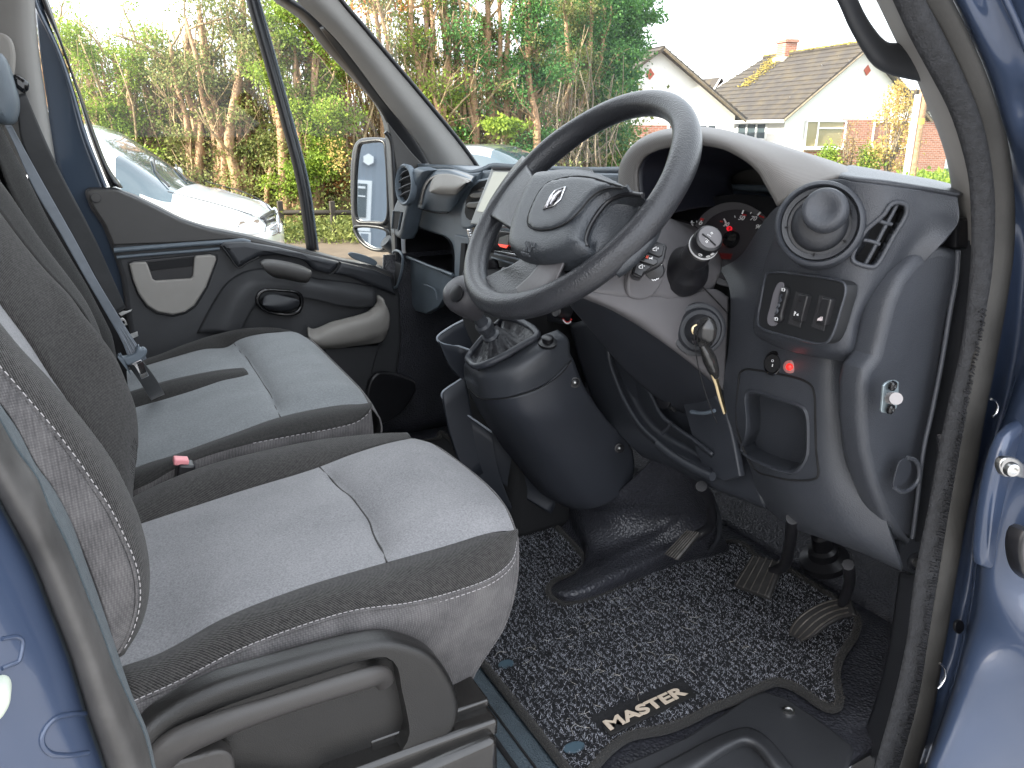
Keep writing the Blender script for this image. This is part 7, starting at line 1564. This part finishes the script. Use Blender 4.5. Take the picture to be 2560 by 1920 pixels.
cpart(tube('bonnet_line', [cl(1.45, -.80, 1.10), cl(1.9, -.74, .965), cl(2.18, -.55, .84)], .005, M_dark, None, 4, 16)); cpart(tube('bonnet_line', [cl(1.45, .80, 1.10), cl(1.9, .74, .965), cl(2.18, .55, .84)], .005, M_dark, None, 4, 16))
BELT = .88
M_silver = mat('silver_car_paint', (.30, .33, .36), .3, .6, coat=1.0)
hd2 = math.atan2(-.78, .62); c2 = atd(1052, 300, 12.6); c2.z = GZ
st_g = [(-2.0, .95, .30, .78, .6), (-1.85, 1.15, .22, .85, .64), (-1.2, 1.38, .2, .88, .62), (-.3, 1.45, .2, .89, .62), (.3, 1.42, .2, .89, .62), (.85, 1.18, .2, .88, .68), (1.25, .96, .2, .88, .76), (1.7, .86, .22, .84, .72), (1.95, .72, .26, .74, .6), (2.0, .6, .3, .6, .5)]
car('parked_car', 'silver grey hatchback parked beyond the windscreen below the bare stems', c2, hd2, 4.0, 1.78, st_g, M_silver, [(-1.3, -.35, 0), (-.28, .35, 0), (.40, .80, 0)], (.35, 1.2))
# ---------------------------------------------------------------- houses
A_ = R(10.4); dE = Vector((math.sin(A_), math.cos(A_), 0)); fE = Vector((dE.y, -dE.x, 0))      # into the plot, along the facade (to the right)
M_render = mat('white_render', (.80, .79, .76), .85, bump=[('noise', 60, .3, .01)], var=(2, .04))
def brickmat(name, c1, c2, rot):
    m = bpy.data.materials.new(name); m.use_nodes = True; nt = m.node_tree; L = nt.links.new; p = nt.nodes['Principled BSDF']; tc = nt.nodes.new('ShaderNodeTexCoord')
    mp = N_(nt, 'ShaderNodeMapping'); mp.inputs['Rotation'].default_value = rot; L(tc.outputs['Object'], mp.inputs[0])
    b = nt.nodes.new('ShaderNodeTexBrick'); b.inputs['Scale'].default_value = 1; b.inputs['Brick Width'].default_value = .225; b.inputs['Row Height'].default_value = .075; b.inputs['Mortar Size'].default_value = .008
    b.inputs['Color1'].default_value = (*c1, 1); b.inputs['Color2'].default_value = (*c2, 1); b.inputs['Mortar'].default_value = (.42, .36, .30, 1); L(mp.outputs[0], b.inputs[0]); L(b.outputs[0], p.inputs['Base Color']); p.inputs['Roughness'].default_value = .85; return m
M_brick = brickmat('red_brick', (.30, .10, .06), (.40, .16, .10), (R(-90), 0, 0))
def tilemat(name, c, moss):
    m = bpy.data.materials.new(name); m.use_nodes = True; nt = m.node_tree; L = nt.links.new; p = nt.nodes['Principled BSDF']; tc = nt.nodes.new('ShaderNodeTexCoord'); p.inputs['Roughness'].default_value = .8
    n1 = N_(nt, 'ShaderNodeTexNoise', Scale=2.0, Detail=6.0); L(tc.outputs['Object'], n1.inputs['Vector'])
    cr = nt.nodes.new('ShaderNodeValToRGB'); e = cr.color_ramp.elements; e[0].position = .42; e[0].color = (*c, 1); e[1].position = .78; e[1].color = (*moss, 1); L(n1.outputs[0], cr.inputs[0]); L(cr.outputs[0], p.inputs['Base Color']); return m
M_tile = tilemat('concrete_tiles', (.046, .038, .033), (.085, .066, .04)); M_moss = mat('yellow_lichen', (.27, .21, .05), .9, var=(6, .5))
M_upvc = mat('white_window_frame', (.80, .80, .80), .4); M_blind = mat('drawn_blind', (.30, .25, .13), .7, coat=.5); M_pane = mat('window_pane', (.05, .07, .08), .08, spec=.8)
def onf(px, py, P0, d=0): return onp(px, py, P0-dE*d, dE)
def win(h, P0, px0, py0, px1, py1, bars=(), blind=False, name='window', t=.06):
    a = onf(px0, py0, P0, .03); b = onf(px1, py1, P0, .03); w = (b-a).dot(fE); hh = a.z-b.z
    if w < 0: w = -w
    o = MB(); c = a+fE*w/2; c.z = (a.z+b.z)/2; Rz = Matrix((fE, dE, Vector((0, 0, 1)))).transposed()
    def bar(u0, v0, u1, v1, o=o): 
        cc = a+fE*(w*(u0+u1)/2); cc.z = a.z-hh*(v0+v1)/2; o.box(cc, w*(u1-u0) if u1 > u0 else t, .09, hh*(v1-v0) if v1 > v0 else t, Rz)
    tw, th = t/w, t/hh
    bar(0, 0, 1, th); bar(0, 1-th, 1, 1); bar(0, 0, tw, 1); bar(1-tw, 0, 1, 1)
    for kind, s in bars:
        if kind == 'v': bar(s-tw/2, 0, s+tw/2, 1)
        else: bar(s[0], s[1]-th/2, 1, s[1]+th/2)
    f = o.build(name, M_upvc, h, bev=.006)
    cc = c+dE*.02; MB().box(cc, w-.02, .02, hh-.02, Rz).build('pane', M_blind if blind else M_pane, f, False)
    MB().box(c+Vector((0, 0, -hh/2-.05))-dE*.06, w+.16, .14, .06, Rz).build('sill', M_upvc, f, bev=.006)
def roofslab(name, quad, m, h, th=.10):
    mb = MB(); n = (quad[1]-quad[0]).cross(quad[2]-quad[0]).normalized()
    if n.z < 0: n = -n
    mb.prism(quad, n*-th); return mb.build(name, m, h, False)
def courses(name, a, b, c, d, n, m, h, r=.028):
    """tile courses: raised lines from eave (a-b) to ridge (d-c)"""
    mb = MB()
    for i in range(n+1): mb.tube([a.lerp(d, i/n), b.lerp(c, i/n)], r, n=5)
    return mb.build(name, m, h, True, None)
# right hand house
PR = atd(1697, 371, 31); PR.z = GZ
hr_ = thing('bungalow', 'white gabled bungalow on the right with red brick lower front, diamond tile and brick chimney', 'house', PR)
eL = onf(1697, 248, PR); ap = onf(1867, 103, PR); eR = eL+fE*2*(ap-eL).dot(fE)
gl = Vector((eL.x, eL.y, GZ)); gr_ = Vector((eR.x, eR.y, GZ))
ridge_end = onp(1650, 131, ap, fE); DR = (ridge_end-ap).dot(dE); DR = max(6, min(DR, 16))
mb = MB(); mb.prism([gl, gr_, eR, ap, eL], dE*(DR+1.5)); mb.build('wall', M_render, hr_, False)
ov = .35
mb = MB()
def slope(e, s, name='roof'):
    out_ = fE*(-.35*s)+Vector((0, 0, -.35*(ap.z-e.z)/abs((ap-e).dot(fE))))
    q = [e+out_-dE*ov, ap-dE*ov+Vector((0, 0, .03)), ap+dE*(DR)+Vector((0, 0, .03)), e+out_+dE*(DR+2.6)]
    o = roofslab(name, [p+Vector((0, 0, .12)) for p in q], M_tile, hr_)
    up_ = Vector((0, 0, .13)); courses('tile_courses', q[0]+up_, q[3]+up_, q[2]+up_, q[1]+up_, 15, M_tile, hr_)
    return q
qL = slope(eL, 1); qR = slope(eR, -1)
mb = MB(); mb.prism([qL[3]+Vector((0,0,.11)), qL[2]+Vector((0,0,.11)), qR[3]+Vector((0,0,.11))], Vector((0, 0, -.1))); mb.build('roof', M_tile, hr_, False)
tube('ridge_tiles', [ap-dE*ov+Vector((0, 0, .17)), ap+dE*DR+Vector((0, 0, .17))], .09, M_tile, hr_, 8, 30)
rd = random.Random(8); mb = MB()
for i in range(240):
    s = rd.random(); p = ap+dE*(rd.uniform(-.2, DR))+Vector((0, 0, .24))+Vector((rd.gauss(0, .04), 0, rd.gauss(0, .01))); r = rd.uniform(.02, .06); mb.box(p, r*2, r*3, r)
mb.build('ridge_lichen', M_moss, hr_)
mb = MB(); q0 = ap+dE*(DR*.80)
for i in range(520):
    s = rd.random()**1.5; p = q0.lerp(eL+dE*DR*.84, s*.55)+dE*rd.gauss(0, .38*(1-s*.4)); t_ = p; p = Vector((p.x, p.y, p.z+.19)); r = rd.uniform(.012, .045); mb.box(p, r*2, r*2, .02)
mb.build('roof_lichen', M_moss, hr_)
# verge board, gutter
tube('verge', [eL-dE*ov-fE*.3+Vector((0, 0, -.22)), ap-dE*ov+Vector((0, 0, .0)), eR-dE*ov+fE*.3+Vector((0, 0, -.22))], .045, M_bark2, hr_, 4)
tube('gutter', [qL[0]+Vector((0, 0, .02)), qL[3]+Vector((0, 0, .02))], .07, M_upvc, hr_, 8)
# brick lower front
Rz = Matrix((fE, dE, Vector((0, 0, 1)))).transposed()
def fbox(px0, py0, px1, py1, P0, m, h, name, t=.06, z0=None):
    a = onf(px0, py0, P0); b = onf(px1, py1, P0); c = (a+b)/2; zt, zb = a.z, (b.z if z0 is None else z0); c.z = (zt+zb)/2
    return MB().box(c-dE*t*.5, abs((b-a).dot(fE)), t, zt-zb, Rz).build(name, m, h, False)
fbox(1821, 258, 2035, 371, PR, M_brick, hr_, 'brick_front', .08, GZ); fbox(1735, 322, 1821.3, 371, PR, M_brick, hr_, 'brick_front', .08, GZ)
win(hr_, PR-dE*.05, 1742, 260, 1822, 319, [('v', .30), ('h', (.30, .28))], True)
win(hr_, PR-dE*.05, 1888, 262, 1960, 317, [('v', .5)], False)
dm = onf(1873, 152, PR, .02); mb = MB(); mb.prism([dm+Vector((0, 0, .20)), dm+fE*.17, dm-Vector((0, 0, .20)), dm-fE*.17], -dE*.03); mb.build('diamond_tile', mat('terracotta', (.42, .09, .05), .7), hr_, False)
# side wall window
sP = onp(1625, 280, eL, fE); Rs = Matrix((dE, -fE, Vector((0, 0, 1)))).transposed()
wf = MB(); W_, H_ = 2.0, .62
sP.z = .93
for (u, v, w_, h_) in ((0, .5, 1, .06), (0, -.5, 1, .06), (-.5, 0, .05, 1), (.5, 0, .05, 1), (-.17, 0, .04, 1), (.17, 0, .04, 1)):
    wf.box(sP+dE*u*W_+Vector((0, 0, v*H_))-fE*.03, max(w_*W_, .06) if w_ == 1 else .08, .08, H_ if h_ == 1 else .06, Rs)
wfo = wf.build('window', M_upvc, hr_, bev=.004); MB().box(sP-fE*.01, W_, .02, H_, Rs).build('pane', M_pane, wfo, False)
# chimney
cp_ = onp(1697, 130, ap, fE); cb_ = ap+dE*((cp_-ap).dot(dE)); cb_.z = ap.z
ch = MB().box(cb_+Vector((0, 0, .05)), .62, .62, 1.3, Rz).build('chimney', M_brick, hr_, False)
MB().box(cb_+Vector((0, 0, .70)), .74, .74, .14, Rz).build('chimney_cap', M_brick, ch, bev=.02); MB().box(cb_+Vector((0, 0, -.12)), .80, .80, .3, Rz).build('flashing', mat('lead_flashing', (.6, .6, .6), .5), ch, False)
av = ap+dE*(DR*.30); tube('aerial', [av+Vector((0, 0, .1)), av+Vector((0, 0, .75))], .018, M_steel, hr_, 5)
# left hand house
PL_ = atd(1587, 371, 30.2); PL_.z = GZ
hl = thing('bungalow', 'white gabled bungalow on the left, half hidden by the cypress and the steering wheel', 'house', PL_)
eR2 = onf(1588, 250, PL_); ap2 = onf(1425, 110, PL_); eL2 = ap2+(ap2-eR2)*1.0; eL2.z = eR2.z
mb = MB(); mb.prism([Vector((eL2.x, eL2.y, GZ)), Vector((eR2.x, eR2.y, GZ)), eR2, ap2, eL2], dE*9); mb.build('wall', M_render, hl, False)
for e, s in ((eR2, -1), (eL2, 1)):
    out_ = fE*(-.32*s)+Vector((0, 0, -.32*(ap2.z-e.z)/abs((ap2-e).dot(fE)))); q = [e+out_-dE*ov, ap2-dE*ov, ap2+dE*9, e+out_+dE*9]
    roofslab('roof', [p+Vector((0, 0, .12)) for p in q], M_tile, hl); courses('tile_courses', q[0]+Vector((0, 0, .13)), q[3]+Vector((0, 0, .13)), q[2]+Vector((0, 0, .13)), q[1]+Vector((0, 0, .13)), 15, M_tile, hl)
tube('verge', [ap2-dE*ov+Vector((0, 0, .02)), eR2-dE*ov+fE*.28+Vector((0, 0, -.22))], .05, M_bark2, hl, 4)
fbox(1352, 270, 1443, 371, PL_, M_brick, hl, 'brick_front', .08, GZ)
win(hl, PL_-dE*.05, 1290, 272, 1352, 330, [('v', .5), ('h', (0, .3))]); win(hl, PL_-dE*.05, 1443, 268, 1545, 318, [('v', .25), ('v', .8)])
dm = onf(1404, 160, PL_, .02); mb = MB(); mb.prism([dm+Vector((0, 0, .19)), dm+fE*.17, dm-Vector((0, 0, .19)), dm-fE*.17], -dE*.03); mb.build('diamond_tile', mat('terracotta', (.42, .09, .05), .7), hl, False)
# wall between the two houses, with the side porch
PM = PR+dE*4.5; 
fill = thing('garden_wall', 'white rendered link wall between the two bungalows', 'wall', PM); a = PR+dE*4.3; MB().box(a-fE*2.2+Vector((0, 0, .9)), 4.4, .2, 1.8, Rz).build('wall', M_render, fill, False)
# small house far behind
PB = atd(1552, 371, 48); PB.z = GZ; hb_ = thing('distant_house', 'small brown roofed house with brick gable peeping between the two bungalows', 'house', PB)
b1_ = onf(1534, 203, PB); b2_ = onf(1551, 171, PB); b3_ = onf(1571, 196, PB); b1_.z = b3_.z = min(b1_.z, b3_.z)
mb = MB(); mb.prism([Vector((b1_.x, b1_.y, GZ)), Vector((b3_.x, b3_.y, GZ)), b3_, b2_, b1_], dE*7); mb.build('wall', M_brick, hb_, False)
far_ = b2_-fE*1.8+dE*7; roofslab('roof', [b1_-dE*.3-fE*.2+Vector((0, 0, -.15)), b2_-dE*.3+Vector((0, 0, .1)), b2_+dE*8-fE*1.0, b1_+dE*8-fE*2.5], M_tile, hb_); roofslab('roof', [b3_-dE*.3+fE*.2+Vector((0, 0, -.15)), b2_-dE*.3+Vector((0, 0, .1)), b2_+dE*8-fE*1.0, b3_+dE*8], M_tile, hb_)
tube('verge', [b1_-dE*.35-fE*.2+Vector((0, 0, -.1)), b2_-dE*.35+Vector((0, 0, .12)), b3_-dE*.35+fE*.2+Vector((0, 0, -.1))], .07, M_upvc, hb_, 4)
# gate and fence panels at the left house
gate = thing('side_gate', 'pair of grey green timber gates in front of the left bungalow', 'gate', gpos(1330, 27))
for (p0_, p1_) in ((1275, 1312), (1316, 1362)):
    a = atd(p0_, 340, 27); b = atd(p1_, 340, 27); c = (a+b)/2; w = (b-a).length; d_ = (b-a).normalized(); Rg = Matrix((d_, Vector((-d_.y, d_.x, 0)), Vector((0, 0, 1)))).transposed()
    mb = MB(); n = 10
    for i in range(n): cc = a.lerp(b, (i+.5)/n); mb.box(Vector((cc.x, cc.y, GZ+.62)), w/n*.94, .04, 1.24, Rg)
    mb.build('leaf', mat('gate_paint', (.13, .17, .17), .7, var=(5, .15)), gate, bev=.004)
for px in (1273, 1314, 1364): 
    c = atd(px, 340, 27); MB().box(Vector((c.x, c.y, GZ+.66)), .10, .10, 1.32).build('post', M_upvc, gate, bev=.004)
a = atd(1364, 340, 27.5); b = atd(1500, 340, 28); fw_ = thing('garden_fence', 'pale rendered boundary wall right of the gates, behind the binnacle hood', 'fence', (a.x, a.y, GZ)); c = (a+b)/2; d_ = (b-a); d_.z = 0; d_.normalize()
MB().box(Vector((c.x, c.y, GZ+.6)), (b-a).length, .12, 1.2, Matrix((d_, Vector((-d_.y, d_.x, 0)), Vector((0, 0, 1)))).transposed()).build('panel', mat('cream_render', (.55, .55, .45), .85), fw_, bev=.01)
# low stone wall
def stonewall(px0, px1, dep0, dep1, topy, label):
    a = atd(px0, topy, dep0); b = atd(px1, topy, dep1); zt = (a.z+b.z)/2; d_ = b-a; d_.z = 0; L = d_.length; d_.normalize(); nn = Vector((-d_.y, d_.x, 0)); Rg = Matrix((d_, nn, Vector((0, 0, 1)))).transposed()
    t = thing('stone_wall', label, 'wall', Vector((a.x, a.y, GZ))); rd = random.Random(77); h = zt-GZ
    MB().box(Vector(((a.x+b.x)/2, (a.y+b.y)/2, GZ+h/2-.03)), L, .24, h-.06, Rg).build('core', mat('mortar', (.16, .14, .12), .9), t, False)
    cols = [mat('stone_a', (.42, .34, .24), .85, var=(8, .2)), mat('stone_b', (.26, .25, .22), .85, var=(8, .2)), mat('stone_c', (.50, .28, .14), .85, var=(8, .2))]
    mbs = [MB(), MB(), MB()]; z = GZ
    while z < zt-.16:
        hh = rd.uniform(.12, .17); x = 0
        while x < L:
            w = rd.uniform(.16, .42); cc = a+d_*(x+w/2); mbs[rd.choice([0, 0, 1, 1, 1, 2])].box(Vector((cc.x, cc.y, z+hh/2))-nn*(.02*rd.random()), w-.025, .30, hh-.02, Rg); x += w
        z += hh
    for m_, c_ in zip(mbs, cols): m_.build('stones', c_, t, bev=.015)
    MB().box(Vector(((a.x+b.x)/2, (a.y+b.y)/2, zt-.03)), L, .36, .07, Rg).build('coping', mat('coping_stone', (.13, .13, .13), .8), t, bev=.01)
stonewall(1800, 1985, 23.5, 24.5, 375, 'low rubble stone wall in front of the brick bungalow, left of the telegraph pole')
stonewall(2000, 2120, 24.6, 25.6, 371, 'low rubble stone wall right of the telegraph pole above the grass verge')
# telegraph pole with pale cable guard
pp = gpos(1983, 21); pole = thing('telegraph_pole', 'brown wooden telegraph pole with a white cable guard standing behind the windscreen edge', 'pole', pp)
tube('pole', [pp, pp+Vector((0, 0, 6.5))], [.125, .10], M_bark, pole, 14); g0 = pp-RT*.17-FW*.05; tube('cable_guard', [Vector((g0.x, g0.y, GZ)), Vector((g0.x, g0.y, GZ+2.6))], .085, M_upvc, pole, 8)
tube('band', [pp+Vector((0, 0, 1.85)), pp+Vector((0, 0, 2.0))], .128, mat('yellow_tag', (.6, .45, .08), .6), pole, 14)
# house beyond the pole
ho_ = gpos(2060, 36); hx = thing('distant_house', 'white walled house with a dark window seen between the pole and the windscreen edge', 'house', ho_)
MB().box(ho_+dE*3+Vector((0, 0, 1.3)), 5, 6, 2.6, Rz).build('wall', M_render, hx, False); MB().box(ho_+dE*3+Vector((0, 0, 3.0)), 5.6, 6.5, .9, Rz).build('roof', M_tile, hx, False); MB().box(ho_-fE*.4+Vector((0, 0, 1.7))-dE*.02, 1.6, .06, 1.0, Rz).build('window', M_pane, hx, False)
# bushes
def bush(name, label, px, depth, zb, zt, wid, m, n, seed, size=.10, per=30, stems=9):
    p = gpos(px, depth); t = thing(name, label, 'shrub', p); rd = random.Random(seed); mb = MB(); cs = []
    for i in range(stems):
        a = rd.uniform(0, 6.28); e = p+Vector((math.cos(a)*wid*.7*rd.random(), math.sin(a)*wid*.4, zt*rd.uniform(.7, 1))); mb.tube([p, p.lerp(e, .5)+Vector((rd.gauss(0, .08), 0, .1)), e], [.035, .008], n=5, steps=8)
    mb.build('stems', M_bark2, t, True, None)
    for i in range(n):
        a = rd.uniform(0, 6.28); rr = rd.random()**.6; z = zb+(zt-zb)*rd.random(); w = wid*math.sin(math.pi*min(1, max(.08, (z-zb)/(zt-zb)*.85+.15)))**.7
        cs.append(p+Vector((math.cos(a)*w*rr, math.sin(a)*w*rr*.7, z)))
    leaves('foliage', cs, per, .13, size, m, t, seed=seed); return t
bush('autumn_shrub', 'tall straggly golden leaved shrub in front of the brick bungalow wall', 1930, 27, .5, 3.1, 1.15, M_gold2, 120, 51, .10, 26, 16)
bush('garden_shrub', 'low bright green shrub beneath the blind covered window', 1795, 27, .3, 1.1, .5, M_leaf, 50, 52, .09)
bush('garden_shrub', 'thin brownish shrub between the two green ones by the brick wall', 1840, 27, .5, 1.9, .5, M_dry, 40, 53, .07, 20)
bush('garden_shrub', 'rounded green shrub by the right window of the brick bungalow', 1885, 27, .3, 1.05, .5, M_leaf, 50, 54, .09)
# verge grass by the road
o = leaves('grass', [gpos(rnd.uniform(1960, 2100), 21+rnd.uniform(-.8, 2.5))+Vector((0, 0, .1)) for _ in range(260)], 26, .16, .16, M_leaf, None, seed=61, droop=-.8); tag(o, 'grass verge under the telegraph pole', 'grass', kind='stuff')
lawn = mk('lawn', [gpos(1700, 25.2)+Vector((0,0,.004)), gpos(2200, 26.5)+Vector((0,0,.004)), gpos(2200, 40)+Vector((0,0,.004)), gpos(1700, 40)+Vector((0,0,.004))], [(0, 1, 2, 3)], mat('lawn_green', (.07, .14, .03), .9, var=(3, .3)), None, False); tag(lawn, kind='structure')
# industrial unit behind the van, seen only in the door mirror
M_clad = mat('grey_cladding', (.24, .27, .31), .5, bump=[('wave', 2.2, .4, .02, 0, 'Y')])
ub = thing('industrial_unit', 'grey clad industrial building with white door reflected in the passenger door mirror', 'building', (-12, 4.5, GZ))
MB().box((-15, 5.0, GZ+1.75), 6, 10, 3.5).build('wall', M_clad, ub, False); MB().box((-15, 5.0, GZ+3.55), 6.3, 10.3, .3).build('roof', mat('unit_roof', (.35, .38, .40), .6), ub, False)
def refl(px, py):
    p = onp(px, py, MP+MN*.003, MN); d = ray(px, py); d = d-2*d.dot(MN)*MN; return p+d*((-11.96-p.x)/d.x)
def rbox(name, a, b, m, dx=.05, par=ub):
    p, q = refl(*a), refl(*b); c = (p+q)/2; c.x = -12+dx; MB().box(c, .05, abs(p.y-q.y), abs(p.z-q.z)).build(name, m, par, False)
rbox('door_frame', (767, 388), (799, 500), M_upvc, .02); rbox('door_glass', (774, 396), (791, 470), M_pane, .05)
rbox('door_sign', (775, 402), (790, 408), M_upvc, .08); rbox('door_sign', (775, 422), (790, 426), M_upvc, .08)
rbox('window', (775, 500), (800, 530), M_upvc, .02); rbox('window_glass', (780, 504), (795, 526), M_clad, .05)
hx_ = refl(797, 345); tube('hexagon_sign', [hx_+Vector((.0, 0, 0)), hx_+Vector((.06, 0, 0))], .11, M_upvc, ub, 6)
